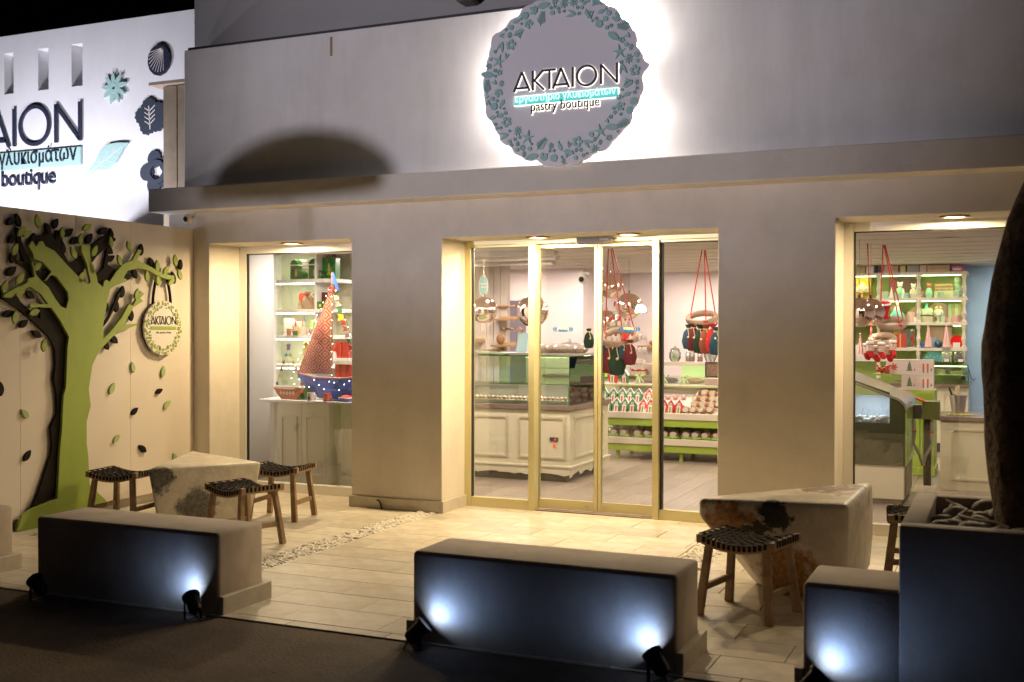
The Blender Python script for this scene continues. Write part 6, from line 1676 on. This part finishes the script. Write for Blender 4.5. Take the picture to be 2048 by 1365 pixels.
# items on the unit
pm = .0067
def pX(q): return q
def cone(x, z, h, label, m=None, y=15.8):
    t = thing('cone_tree', label, 'ornament', (x, y, z)); obj('cone', B().lathe([(0, 0), (h*.3, 0), (h*.2, h*.3), (h*.06, h*.9), (0, h)], n=14), m or felt_w, t, smooth=True); obj('base', B().lathe([(0, -.0), (h*.12, 0), (h*.12, .01), (0, .01)], n=10), gold, t)
def figure(x, z, h, label, bm_, hm, name='figurine', hat=None, y=15.78, ears=False):
    t = thing(name, label, 'figurine', (x, y, z))
    obj('body', B().lathe([(0, 0), (h*.17, 0), (h*.2, h*.15), (h*.22, h*.3), (h*.14, h*.55), (h*.08, h*.62), (0, h*.64)], n=14), bm_, t, smooth=True)
    obj('head', B().sphere((0, 0, h*.74), h*.15, 12), hm, t, smooth=True)
    obj('arms', B().tube([(-h*.2, -h*.05, h*.3), (-h*.15, 0, h*.52), (h*.15, 0, h*.52), (h*.2, -h*.05, h*.3)], h*.045, 6), hm, t, smooth=True)
    if ears: obj('ears', B().sphere((-h*.11, 0, h*.88), h*.06, 8).sphere((h*.11, 0, h*.88), h*.06, 8), hm, t, smooth=True)
    if hat: obj('hat', B().lathe([(0, h*.8), (h*.13, h*.82), (h*.08, h*.93), (0, h)], n=12), hat, t, smooth=True)
    return t
paleg = mat('pale_green_glaze', (.40, .55, .36), .4); mint = mat('mint_glaze', (.28, .58, .42), .4); goldbox = mat('gold_box', (.42, .34, .10), .4)
z1, z2, z3, z4 = zu[1], zu[2], zu[3], .886
figure(-1.275, z1, .235, 'white bear figurine in a mint dress on the top bay left of centre', mint, felt_w, 'bear_figurine', ears=True)
figure(-1.103, z1, .21, 'white bear figurine in a cream coat left of the centre post, top bay', beige, felt_w, 'bear_figurine', ears=True)
figure(-0.908, z1, .22, 'small bear figurine with red scarf right of the centre post', mint, mat('scarf_red', (.45, .12, .09), .6), 'bear_figurine', ears=True)
cone(-1.368, z1, .16, 'white cone tree left of the mint bear', y=15.7); cone(-1.222, z1, .13, 'smaller white cone tree between the two white bears', y=15.68)
mug(-1.458, 15.7, z1, 1.0, paleg, 'pale green mug at the left of the top bay'); mug(-1.307, 15.66, z1, .75, mint, 'low mint mug below the mint bear'); mug(-1.187, 15.66, z1, .75, mint, 'low mint mug below the cream bear')
mug(-0.996, 15.85, z1, 1.1, pink, 'dusky pink mug right behind the centre post'); mug(-0.76, 15.66, z1, .9, paleg, 'cream green mug in front of the pale book stack'); mug(-0.564, 15.66, z1, .95, paleg, 'pale mug with a round print at the right end of the top bay')
def book(x, y, z, w, h, m, label, txt=None, tm=None, d=.2, th=.017):
    t = thing('book', label, 'book', (x, y, z)); obj('cover', B().box(-w/2, w/2, -d/2, d/2, 0, h), m, t, bevel=.002, seg=1); obj('page_block', B().box(-w/2+.004, w/2-.001, -d/2+.006, d/2+.001, .004, h-.004), felt_w, t) if False else None
    if txt: text(txt, fy(-d/2), -w*.44, w*.44, h*.22, tm, t, h=h*.56, depth=.001, name='spine_lettering', thick=th)
bookb = mat('book_brown', (.28, .16, .07), .6); bookl = mat('book_letter', (.62, .48, .30), .5)
bx_ = -0.72
book(bx_, 15.9, z1, .25, .095, mat('book_pale', (.52, .52, .32), .6), 'thick pale green book lying under the brown books')
book(bx_, 15.9, z1+.096, .245, .05, bookb, 'brown book with HERMES on its spine', 'HERMES', bookl)
book(bx_-.005, 15.9, z1+.147, .235, .042, bookb, 'brown book with LOUIS VUITTON on its spine, topmost of the stack', 'LOUIS VUITTON', bookl)
t = thing('tiered_figure', 'stacked green and blue tower ornament at the right of the top bay', 'ornament', (-0.561, 15.85, z1)); obj('tiers', B().lathe([(0, 0), (.07, 0), (.07, .09), (.045, .10), (.055, .17), (.035, .19), (.04, .25), (.015, .28), (0, .32)], n=14), mat('tower_green', (.15, .38, .22), .5, noise=(22, (.5, .5, .3), .5, .55)), t, smooth=True)
obj('star', B().sphere((0, 0, .33), .015, 8), gold, t)
t = thing('cupcake_stand', 'cream cupcake under a dome on a gold stand at the far left of the unit', 'cake stand', (-1.76, 15.8, z1)); obj('stand', B().lathe([(0, 0), (.08, 0), (.02, .02), (.02, .07), (.12, .08), (.12, .09), (0, .09)], n=18), gold, t, smooth=True); obj('cake', B().lathe([(0, .092), (.09, .092), (.09, .14), (.05, .18), (0, .24)], n=18), mat('cake_cream', (.62, .60, .42), .5), t, smooth=True)
gbox(-1.79, 16.0, z1, .25, .30, yellow, 'yellow box behind the cupcake stand', name='yellow_box')
gbox(-1.239, 16.08, z1, .40, .27, mat('box_plum', (.20, .09, .10), .6), 'plum coloured box standing behind the white bears', name='plum_box', d=.06)
# second bay
t = thing('lady_bell', 'turquoise lady figurine with a wide skirt in the middle bay', 'figurine', (-1.303, 15.72, z2)); obj('skirt', B().lathe([(0, 0), (.10, 0), (.11, .02), (.085, .11), (.035, .17), (0, .17)], n=20), turq, t, smooth=True); obj('bodice', B().lathe([(0, .17), (.05, .165), (.028, .215), (0, .22)], n=14), mat('bodice_blue', (.45, .55, .62), .4), t, smooth=True); obj('head', B().sphere((0, 0, .25), .033, 12), paleg, t, smooth=True)
t = thing('pink_butterfly', 'large dusty pink butterfly plate behind the lady figurine', 'plate', (-1.225, 16.08, z2)); obj('wings', B().prism([(0, .10), (-.16, .25), (-.2, .2), (-.14, .06), (-.08, 0), (.08, 0), (.16, .06), (.22, .24), (.14, .25)], mp0, 0, .012), pink, t)
t = thing('cactus_pot', 'pink pot with a spiky plant left of the centre post', 'pot plant', (-1.127, 15.8, z2)); obj('pot', B().lathe([(0, 0), (.045, 0), (.055, .14), (0, .14)], n=16), pink, t, smooth=True); b = B()
for k in range(12): a = k*.9; b.bar((.03*math.cos(a), .03*math.sin(a), .14), (.06*math.cos(a), .05*math.sin(a), .2+.02*(k % 3)), .008, .004)
obj('spikes', b, mat('dry_green', (.16, .15, .05), .7), t)
mug(-1.057, 15.66, z2, .8, felt_w, 'white cup beside the pink plant pot')
t = thing('trinket_house', 'white and green patterned trinket chest with a fairy on top', 'trinket box', (-0.938, 15.8, z2)); obj('chest', B().box(-.085, .085, -.06, .06, 0, .08), mat('chest_pink', (.6, .42, .38), .5, noise=(70, (.35, .5, .2), .5, .54)), t, bevel=.006); obj('lid_block', B().box(-.08, .08, -.055, .055, .095, .18), mat('chest_green', (.34, .48, .24), .5, noise=(70, (.6, .6, .5), .5, .54)), t, bevel=.01); obj('dark_band', B().box(-.082, .082, -.058, .058, .081, .094), choc, t); obj('fairy', B().lathe([(0, .18), (.035, .18), (.012, .22), (.018, .245), (0, .26)], n=12), turq, t, smooth=True)
t = thing('pink_platter', 'large round pink platter standing behind the clock', 'plate', (-0.798, 16.1, z2)); obj('disc', B().prism([(.15*math.cos(2*PI*k/28), .13+.14*math.sin(2*PI*k/28)) for k in range(28)], mp0, 0, .012), pink, t); obj('rim', B().ring(mp0, (0, .13), .10, .09, .012, .016, 28), pink, t)
t = thing('table_clock', 'small pale green clock with a gold bow in the middle bay', 'clock', (-0.783, 15.7, z2)); obj('case', B().sphere((0, 0, .125), .055, 16, (1.1, .5, 1)), paleg, t, smooth=True); obj('foot', B().lathe([(0, 0), (.035, 0), (.015, .03), (.015, .075), (0, .075)], n=12), paleg, t, smooth=True); obj('bow', B().sphere((-.025, 0, .19), .02, 8).sphere((.025, 0, .19), .02, 8), gold, t, smooth=True); obj('dial', B().prism([(.035*math.cos(2*PI*k/18), .125+.035*math.sin(2*PI*k/18)) for k in range(18)], mp0, .025, .030), felt_w, t)
for i, px_ in enumerate([-0.656, -0.615, -0.572, -0.532]):
    gbox(px_, 15.98, z2, .042, .245, [paleg, goldbox, paleg, goldbox][i], 'upright %s carton, %s of the row right of the pink platter' % (['pale green', 'gold', 'pale', 'yellow gold'][i], order[i]), name='upright_carton')
mug(-0.654, 15.68, z2, .75, pink, 'small pink mug in front of the cartons'); mug(-0.556, 15.7, z2, 1.1, pink, 'larger pink mug at the right end of the middle bay'); tag(obj('pale_candle', B().lathe([(0, 0), (.022, 0), (.024, .09), (0, .09)], n=12), paleg, smooth=True, loc=(-0.725, 15.65, z2)), 'pale green candle right of the little clock', 'candle')
# third bay
gbox(-1.324, 15.95, z3, .08, .24, yellow, 'yellow carton behind the red box in the lower bay', name='yellow_box'); gbox(-1.257, 15.72, z3, .145, .18, red, 'red box with gold ornament in the lower bay', gold, bow=False, name='red_box')
gbox(-1.191, 16.05, z3, .18, .25, mat('box_blueg', (.38, .45, .48), .5), 'pale blue board behind the dancer figurine', name='blue_board', d=.03)
t = thing('dancer_figure', 'red and silver dancing figurine holding a mirror ball', 'figurine', (-1.111, 15.7, z3)); obj('body', B().tube([(-.02, 0, .0), (.02, 0, .06), (.0, 0, .11), (.01, 0, .17)], [.006, .012, .02, .014], 8).tube([(.0, 0, .11), (.03, 0, .07), (.0, 0, .045)], .009, 6).tube([(.01, 0, .16), (.035, 0, .19)], .006, 6), red, t, smooth=True); obj('mirror_ball', B().sphere((0, 0, .225), .03, 12), steel, t, smooth=True); obj('base', B().lathe([(0, 0), (.04, 0), (.03, .012), (0, .012)], n=14), paleg, t)
def pinktree(x, z, h, label, y=15.62):
    t = thing('pink_tree', label, 'ornament', (x, y, z), 0, 'frosted pink trees')
    n = 8
    for k in range(n):
        r = h*.17*(1-k/n*.75); zz_ = h*(.04+.105*k); b = B(); pts = []
        pts = [((r if j % 2 == 0 else r*.7)*math.cos(PI*j/6), (r if j % 2 == 0 else r*.7)*math.sin(PI*j/6)) for j in range(12)]
        b.prism(pts, lambda u, v, w: (u*(1-w*9), v*(1-w*9), zz_+w), 0, .05*h/.3); obj('tier', b, mat('frost_pink', (.70, .42, .38), .35), t)
    obj('star', B().sphere((0, 0, h*.94), h*.05, 8), mat('frost_pink', (.70, .42, .38), .35), t)
pinktree(-0.905, z3, .30, 'frosted pink Christmas tree left of the blue teapot'); pinktree(-0.684, z3+.0, .31, 'frosted pink Christmas tree above the biscuit jar, right of the blue teapot'); pinktree(-1.354, 1.315, .24, 'frosted pink tree at the far left behind the freezer', 12.0)
t = thing('pink_tray', 'rounded dusty pink tray standing behind the pink trees', 'tray', (-0.777, 16.1, z3)); obj('tray', B().box(-.15, .15, 0, .015, 0, .275), pink, t, bevel=.012)
gbox(-0.98, 15.72, z3, .075, .06, mat('royal_blue', (.03, .10, .42), .5), 'low royal blue box left of the pink tree', name='blue_box'); gbox(-0.848, 15.85, z3, .07, .14, mat('lavender_box', (.25, .25, .48), .5), 'lavender box beside the blue teapot', name='lavender_box')
t = thing('blue_teapot', 'round dark blue teapot between the pink trees', 'teapot', (-0.781, 15.72, z3)); obj('pot', B().sphere((0, 0, .052), .052, 14), mat('navy_glaze', (.01, .06, .14), .2), t, smooth=True); obj('handle', B().tube([(.05+.02*math.sin(a), 0, .05+.03*math.cos(a)) for a in [PI*k/8 for k in range(9)]], .006, 6), mat('navy_glaze', (.01, .06, .14), .2), t, smooth=True); obj('lid_knob', B().sphere((0, 0, .11), .012, 8), gold, t)
t = thing('red_plate', 'glossy red plate standing at the right end of the lower bay', 'plate', (-0.561, 15.9, z3)); obj('disc', B().prism([(.085*math.cos(2*PI*k/24), .085+.085*math.sin(2*PI*k/24)) for k in range(24)], mp0, 0, .012), mat('gloss_red', (.55, .01, .01), .15), t, bevel=.003); gbox(-0.56, 15.7, z3, .085, .07, felt_w, 'small white box in front of the red plate', name='white_box')
# counter level items
t = thing('blue_platter', 'sky blue starry platter leaning below the lower bay', 'plate', (-0.846, 15.95, 1.165)); obj('disc', B().prism([(.14*math.cos(PI*k/16), .13*math.sin(PI*k/16)) for k in range(17)], mp0, 0, .014), skyblue, t); b = B()
for k in range(5): b.prism([(-.09+.045*k+.008*math.cos(2*PI*j/5), .05+.02*(k % 2)+.008*math.sin(2*PI*j/5)) for j in range(5)], mp0, .014, .016)
obj('stars', b, felt_w, t)
P(obj('glass_ledge', B().box(-1.004, UX1, 15.55, 16.1, 1.15, 1.163), glass_g, gs))
t = thing('cookie_jar', 'square jar filled with pale biscuits on the glass ledge', 'jar', (-0.677, 15.66, 1.164)); obj('jar_glass', B().box(-.062, .062, -.06, .06, 0, .19), glass_d, t, bevel=.01); b = B(); rnd = random.Random(3)
for k in range(34): b.sphere((rnd.uniform(-.042, .042), rnd.uniform(-.042, .042), .02+k*.0046), .018, 6, (1.1, .8, .6))
obj('biscuits', b, mat('pale_biscuit', (.55, .48, .36), .7), t, smooth=True); obj('card', B().box(-.03, .03, -.066, -.062, .0, .035), felt_w, t)
t = thing('chocolate_jar', 'clear box of dark chocolates at the right end of the glass ledge', 'jar', (-0.525, 15.66, 1.164)); obj('jar_glass', B().box(-.06, .06, -.06, .06, 0, .15), glass_d, t, bevel=.008); b = B()
for k in range(22): b.sphere((rnd.uniform(-.04, .04), rnd.uniform(-.04, .04), .025+k*.0042), .022, 7)
obj('chocolates', b, choc, t, smooth=True); obj('card', B().box(-.01, .05, -.066, -.062, .0, .035), felt_w, t)
# boxes on top of the unit
zt_ = zu[0]; TY = 15.75
def topbox(pa_, pb2, h, m, label, txt=None, tm=None):
    w = pb2-pa_; t = thing('display_box', label, 'box', ((pa_+pb2)/2, TY, zt_)); obj('carton', B().box(-w/2, w/2, -.1, .1, 0, h), m, t)
    if txt: text(txt, fy(-.1), -w*.44, w*.44, h*.2, tm, t, h=h*.6, depth=.001, name='box_lettering', thick=.02)
topbox(-1.822, -1.711, .098, mat('straw', (.50, .42, .18), .6), 'straw coloured flat box at the far left on top of the unit')
topbox(-1.698, -1.601, .098, felt_w, 'cream flat box second from left on top of the unit')
topbox(-1.595, -1.569, .098, black, 'narrow black frame on top of the unit'); topbox(-1.55, -1.505, .098, choc, 'small dark picture frame on top of the unit')
topbox(-1.472, -1.287, .098, mat('peach', (.58, .40, .30), .6), 'peach flat box in the middle of the unit top'); topbox(-1.268, -1.193, .098, mat('straw', (.50, .42, .18), .6), 'narrow straw box left of the zigzag box')
chev = mat('chevron', (.03, .025, .02), .5)
nt = chev.node_tree; wv = nt.nodes.new('ShaderNodeTexWave'); wv.bands_direction = 'DIAGONAL'; wv.inputs['Scale'].default_value = 22; tc_ = nt.nodes.new('ShaderNodeTexCoord'); rp = nt.nodes.new('ShaderNodeValToRGB'); rp.color_ramp.elements[0].position = .45; rp.color_ramp.elements[0].color = (.02, .02, .02, 1); rp.color_ramp.elements[1].position = .55; rp.color_ramp.elements[1].color = (.55, .5, .42, 1)
nt.links.new(tc_.outputs['Object'], wv.inputs[0]); nt.links.new(wv.outputs['Fac'], rp.inputs[0]); nt.links.new(rp.outputs[0], nt.nodes['Principled BSDF'].inputs['Base Color'])
topbox(-1.174, -1.029, .10, chev, 'black and white zigzag box on top of the unit')
topbox(-1.017, -0.935, .095, mat('peach', (.58, .40, .30), .6), 'small peach box right of the zigzag box')
wb = -0.787; bb_ = mat('book_tan', (.42, .29, .16), .6)
for k in range(2): book(wb, TY, zt_+k*.048, .28, .047, bb_, ['lower', 'upper'][k]+' tan book with BURBERRY on its spine, on top of the unit', 'BURBERRY', bookl)
t = thing('pink_hat_box', 'pink oval box at the right end of the unit top', 'box', (-0.56, TY, zt_)); obj('box', B().lathe([(0, 0), (.085, 0), (.085, .06), (.06, .09), (0, .09)], n=20), mat('bright_pink', (.55, .18, .28), .5), t, smooth=True); obj('printed_word', B().box(-.05, .05, -.09, -.085, .02, .045), felt_w, t)

# stack of printed white boxes in front of the unit
def pbox(x, z, kind, label, w=.165, h=.165, y=12.9):
    t = thing('printed_box', label, 'box', (x, y, z), 0, 'printed white boxes in a stack'); d = .165
    obj('carton', B().box(-w/2, w/2, -d/2, d/2, 0, h), mat('box_blush', (.62, .52, .47), .6), t, bevel=.0015, seg=1); mp = fy(-d/2); b = B(); b2 = B()
    if kind == 'flower':
        for k in range(7): a = 2*PI*k/7; b.prism(leafpoly((.025*math.cos(a), h*.5+.025*math.sin(a)), a, .05, .02, 4), mp, 0, .001)
    elif kind == 'tree':
        for k in range(3): b2.prism([(-.035+.008*k, h*.25+.028*k), (.035-.008*k, h*.25+.028*k), (0, h*.25+.055+.028*k)], mp, 0, .001+.0002*k)
        b.prism([(.045, h*.25), (.06, h*.25), (.052, h*.5)], mp, 0, .001)
    else:
        for s_ in (-1, 1): b.box(s_*.022-.010, s_*.022+.010, -d/2-.001, -d/2, h*.3, h*.75); b2.box(s_*.022-.008, s_*.022+.008, -d/2-.001, -d/2, h*.15, h*.295)
        b2.prism([(.05, h*.2), (.07, h*.35), (.055, h*.5)], mp, 0, .001)
    rnd = random.Random(len(label))
    for k in range(6): u = rnd.choice((-1, 1))*rnd.uniform(.05, .072); v = h*rnd.uniform(.15, .9); b.prism([(u-.003, v), (u+.003, v), (u, v+.006)], mp, 0, .001)
    obj('red_print', b, mat('print_red', (.50, .10, .06), .6), t)
    if len(b2.bm.verts): obj('dark_print', b2, mat('print_green', (.12, .16, .10), .6), t)
    else: b2.bm.free()
bzz = 1.094
for i, (px_, kd, l) in enumerate([(-1.094, 'flower', 'white box printed with a red poinsettia, left of the stack'), (-0.933, 'tree', 'white box printed with a Christmas tree, middle of the stack'), (-0.768, 'nut', 'white box printed with two nutcrackers, right of the stack')]): pbox(px_, bzz, kd, l)
for i, (px_, kd, l) in enumerate([(-0.932, 'tree', 'white box under the Christmas tree box'), (-0.767, 'nut', 'white box under the nutcracker box')]): pbox(px_, bzz-.167, kd, l)
t = thing('lime_plinth', 'lime green fluted cabinet behind the ice cream freezer', 'cabinet', (-0.878, 12.9, 0)); w0 = bzz-.168
P(obj('body', B().box(-1.191, -0.673, 12.8, 13.3, .1, w0), lime, t, bevel=.006)); b = B()
for k in range(5): b.bar((-0.714-k*.03, 12.79, .15), (-0.714-k*.03, 12.79, w0-.03), .012, .012)
P(obj('fluting', b, lime, t)); P(obj('plinth_foot', B().box(-1.217, -0.658, 12.77, 13.3, 0, .1), lime, t, bevel=.01))
t = thing('berry_wreath', 'small red berry garland left of the printed boxes', 'garland', (-1.201, 12.75, bzz+.06)); b = B()
for k in range(40): b.sphere((rnd.uniform(-.07, .07), rnd.uniform(-.04, .04), rnd.uniform(-.04, .04)), .014, 6)
obj('berries', b, mat('berry', (.5, .05, .03), .4, rnd=.0), t, smooth=True); obj('stand_tray', B().box(-.1, .1, -.06, .06, -.07, -.05), lime, t)

# hanging felt hat, stockings
c3 = (-1.038, 11.9, 1.647)
ribbonring(*c3, .12, [(2.9, -1.127), (5.5, -1.117), (.4, -1.108)], 'wicker ring hanging by red ribbons beside the copper globes')
t = thing('felt_hat', 'red felt top hat with pale band hanging on the wicker ring', 'hat', (-1.11, 11.75, 1.788)); t.rotation_euler = (.25, 0, 0)
obj('crown', B().lathe([(0, -.07), (.05, -.07), (.075, .07), (.068, .07), (.045, -.06)], n=20), redf, t, smooth=True); obj('pale_band', B().ring(lambda u, v, w: (u, v, .055+w), (0, 0), .083, .073, 0, .018, 20), felt_w, t); obj('brim', B().lathe([(0, -.072), (.075, -.08), (.07, -.085), (0, -.08)], n=20), redf, t, smooth=True); obj('inner', B().lathe([(0, .05), (.068, .062)], n=20), redf, t)
c4 = (-1.099, 11.6, 1.486)
ribbonring(*c4, .11, [(2.9, -1.246)], 'lower wicker ring carrying the red and white stockings')
for i, (q, l) in enumerate([((-1.24,1.437), 'leftmost red and white felt stocking on the lower ring'), ((-1.202,1.427), 'second felt stocking from the left'), ((-1.155,1.418), 'third felt stocking with a long red toe'), ((-1.094,1.419), 'fourth felt stocking, hanging lowest in the middle'), ((-1.028,1.423), 'fifth felt stocking with a round red toe'), ((-0.986,1.438), 'rightmost felt stocking with a green patch')]):
    t = soft(q[0], 11.5-.06*(i % 2), q[1]+.03*(i % 2), redf, .62, l, .9-.4*i, kind='stock', grp='red felt stockings with white cuffs')
    obj('patterned_leg', B().cbox((0, 0, -.05), (.058, .048, .06)), mat('leg_pattern', (.55, .45, .38), .8, noise=(90, (.4, .2, .12), .5, .55)), t)
t = thing('wire_crate', 'white wire rack under the stockings', 'rack', (-1.312, 12.4, 1.253)); b = B()
for k in range(9): b.bar((-.16+.04*k, 0, 0), (-.16+.04*k, 0, .16), .008)
b.bar((-.17, 0, 0), (.17, 0, 0), .01); b.bar((-.17, 0, .16), (.17, 0, .16), .01); obj('wires', b, felt_w, t)
obj('white_backing', B().box(-.18, .18, .05, .06, 0, .17), white, t)

# ice cream freezer
fz = thing('ice_cream_freezer', 'ice cream display freezer with dark olive side panel and sloping lid', 'freezer', (-1.1, 10.6, 0))
FYz = 10.5
prof = [(-1.75, .365), (-.80, .365), (-.80, .86), (-.812, .905), (-.85, .945), (-1.75, 1.29)]
olive = mat('olive_glass_panel', (.034, .034, .012), .28, spec=.35)
wx0, wx1, wz0 = -1.75, -0.931, 0.745
wzr = 1.02
slope = (1.29-.945)/(-1.75+.85)
b = B(); b.prism([(-1.75, .365), (-.80, .365), (-.80, .86), (-.812, .905), (-.85, .945), (wx1, .945+slope*(wx1+.85)), (wx1, wz0), (-1.75, wz0)], fy(FYz), -.04, 0)
b.prism([(wx1, wzr), (wx1, .9445+slope*(wx1+.85)), (-1.75, 1.29), (-1.75, wzr+slope*(-1.75-wx1)*.9)], fy(FYz), -.04, 0)
P(obj('side_panel', b, olive, fz))
P(obj('lower_panel', B().box(-1.75, -.805, FYz+.01, FYz+1.05, .06, .364), cream, fz, bevel=.004)); P(obj('base_rail', B().box(-1.75, -.83, FYz+.03, FYz+1.0, 0, .059), mat('grey_kick', (.2, .18, .14), .6), fz))
P(obj('front_panel', B().box(-.80, -.785, FYz+.02, FYz+1.05, .365, .86), mat('front_lime_mirror', (.35, .50, .10), .25, .3), fz)); P(obj('grille', B().box(-.804, -.79, FYz+.1, FYz+.75, .08, .50), mat('grille', (.30, .27, .16), .5, .4, bump=(160, .8)), fz))
b = B(); b.prism([(-.775, .86), (-.787, .915), (-.835, .965), (-1.75, 1.315), (-1.75, 1.295), (-.85, .950), (-.81, .905), (-.795, .86)], fy(FYz), -1.15, .012); P(obj('chrome_lid', b, mat('lid_chrome', (.24, .21, .15), .22, .5), fz, smooth=True))
P(obj('inner_well', B().box(-1.75, wx1+.0, FYz+.45, FYz+.5, wz0, .97).box(-1.75, wx1, FYz+.05, FYz+.45, wz0-.05, wz0-.01), mat('well_white', (.55, .6, .68), .5), fz))
P(obj('side_window', B().prism([(wx0, wz0), (wx1, wz0), (wx1, wzr), (wx0, wzr+slope*(wx0-wx1)*.9)], fy(FYz), -.012, -.008), glass, fz))
b = B(); rnd = random.Random(4)
for k in range(46): b.sphere((rnd.uniform(-1.3, wx1-.04), FYz+rnd.uniform(.07, .3), wz0+rnd.uniform(.0, .04)), rnd.uniform(.02, .04), 8, (1.2, 1, .7))
P(obj('ice_cream', b, mat('ice_cream', (.70, .68, .66), .5, noise=(18, (.30, .20, .12), .5, .65)), fz, smooth=True))
b = B()
for k in range(6): x = -1.24+.05*k; b.bar((x, FYz+.12, wz0+.03), (x+.02, FYz+.15, wz0+.12), .012, .004)
P(obj('scoop_labels', b, mat('blue_card', (.5, .65, .75), .3), fz)); light('AREA', (-1.1, FYz+.2, 1.0), 2.2, (.72, .86, 1), .25, aim=(-1.1, FYz+.2, 0), sizey=.1, name='freezer_light')
t = thing('dipper_station', 'steel scoop washing station with two grey hoses beside the freezer', 'steel fixture', (-.74, 11.4, 0))
tx = lambda q: q
X1, X2, X3 = -0.815, -0.698, -0.546
zt2, zb2 = 0.908, 0.735
P(obj('steel_bin', B().box(X2, X3, 11.2, 11.4, zb2, zt2), mat('olive_steel', (.16, .17, .06), .25, .6), t, bevel=.003)); P(obj('control_box', B().box(X1, X2-.01, 11.25, 11.4, zb2+.0, zt2-.04), mat('dark_steel', (.09, .08, .06), .3, .6), t, bevel=.003))
hm = mat('hose_grey', (.30, .27, .22), .4, .3); y = 11.24
for px_, s_ in ((-0.773, 1), (-0.616, -1)):
    P(obj('hose', B().tube([(px_, y, zb2), (px_, y, zb2-.17), (px_-s_*.005, y, zb2-.23), (px_+s_*.05, y, zb2-.34), (-0.691, y, zb2-.44)], [.016, .016, .012, .014, .016], 8), hm, t, smooth=True)); P(obj('red_clamp', B().box(px_-.024, px_+.024, y-.02, y+.02, zb2-.125, zb2-.112), red, t))
P(obj('drain_post', B().box(-0.678-.012, -0.633+.012, 11.27, 11.34, .1, zb2), mat('dark_steel', (.09, .08, .06), .3, .6), t)); P(obj('red_handle', B().tube([(X1+.06, 11.18, zt2+.03), (X2+.03, 11.18, zt2-.0)], .012, 8), red, t))
# service counter with the steel cup
sc = thing('service_counter', 'cream service counter with dark stone top in the right window', 'counter', (-.1, 11.77, 0))
P(obj('body', B().box(-.566, .9, 11.77, 12.4, 0, .684), cream, sc, bevel=.004)); b = B(); beaded(b, -0.47, .6, .10, .62, fy(11.77), .03); P(obj('moulding', b, cream, sc)); P(obj('stone_top', B().box(-.59, .9, 11.74, 12.42, .687, .735), marble_top, sc, bevel=.006))
t = thing('utensil_cup', 'brushed steel cup holding a black and two cream handled tools', 'cup', (-0.407, 11.95, .745)); obj('cup', B().lathe([(0, 0), (.058, 0), (.082, .19), (.078, .19), (.055, .01), (0, .01)], n=22), steel, t, smooth=True)
obj('cream_handle', B().bar((-.0, 0, .08), (-.02, 0, .275), .026, .02), mat('handle_cream', (.62, .50, .30), .5), t, bevel=.006); obj('cream_handle', B().bar((.015, .01, .08), (.0, .01, .285), .024, .018), mat('handle_cream', (.62, .50, .30), .5), t, bevel=.006); obj('black_handle', B().bar((-.03, 0, .1), (-.085, -.0, .26), .024, .018), black, t, bevel=.006)
t = thing('folded_cloth', 'crumpled yellow and green cloth under the steel cup', 'cloth', (-0.387, 11.93, .737)); obj('cloth', B().sphere((0, 0, .003), .11, 16, (1.2, .8, .12)), mat('cloth_green', (.22, .20, .05), .9, noise=(25, (.5, .42, .15), .45, .6)), t, smooth=True)
tag(obj('wall_cable', B().tube([(-0.42, 16.22, 1.055), (-0.4, 16.22, 0.941), (-0.369, 16.22, 0.894), (-0.338, 16.22, 0.929)], .006, 5), mat('cable_blue', (.03, .10, .14), .5), smooth=True), 'thin dark cable with a plug hanging on the blue wall', 'cable')
# a few twigs at the pebble strips
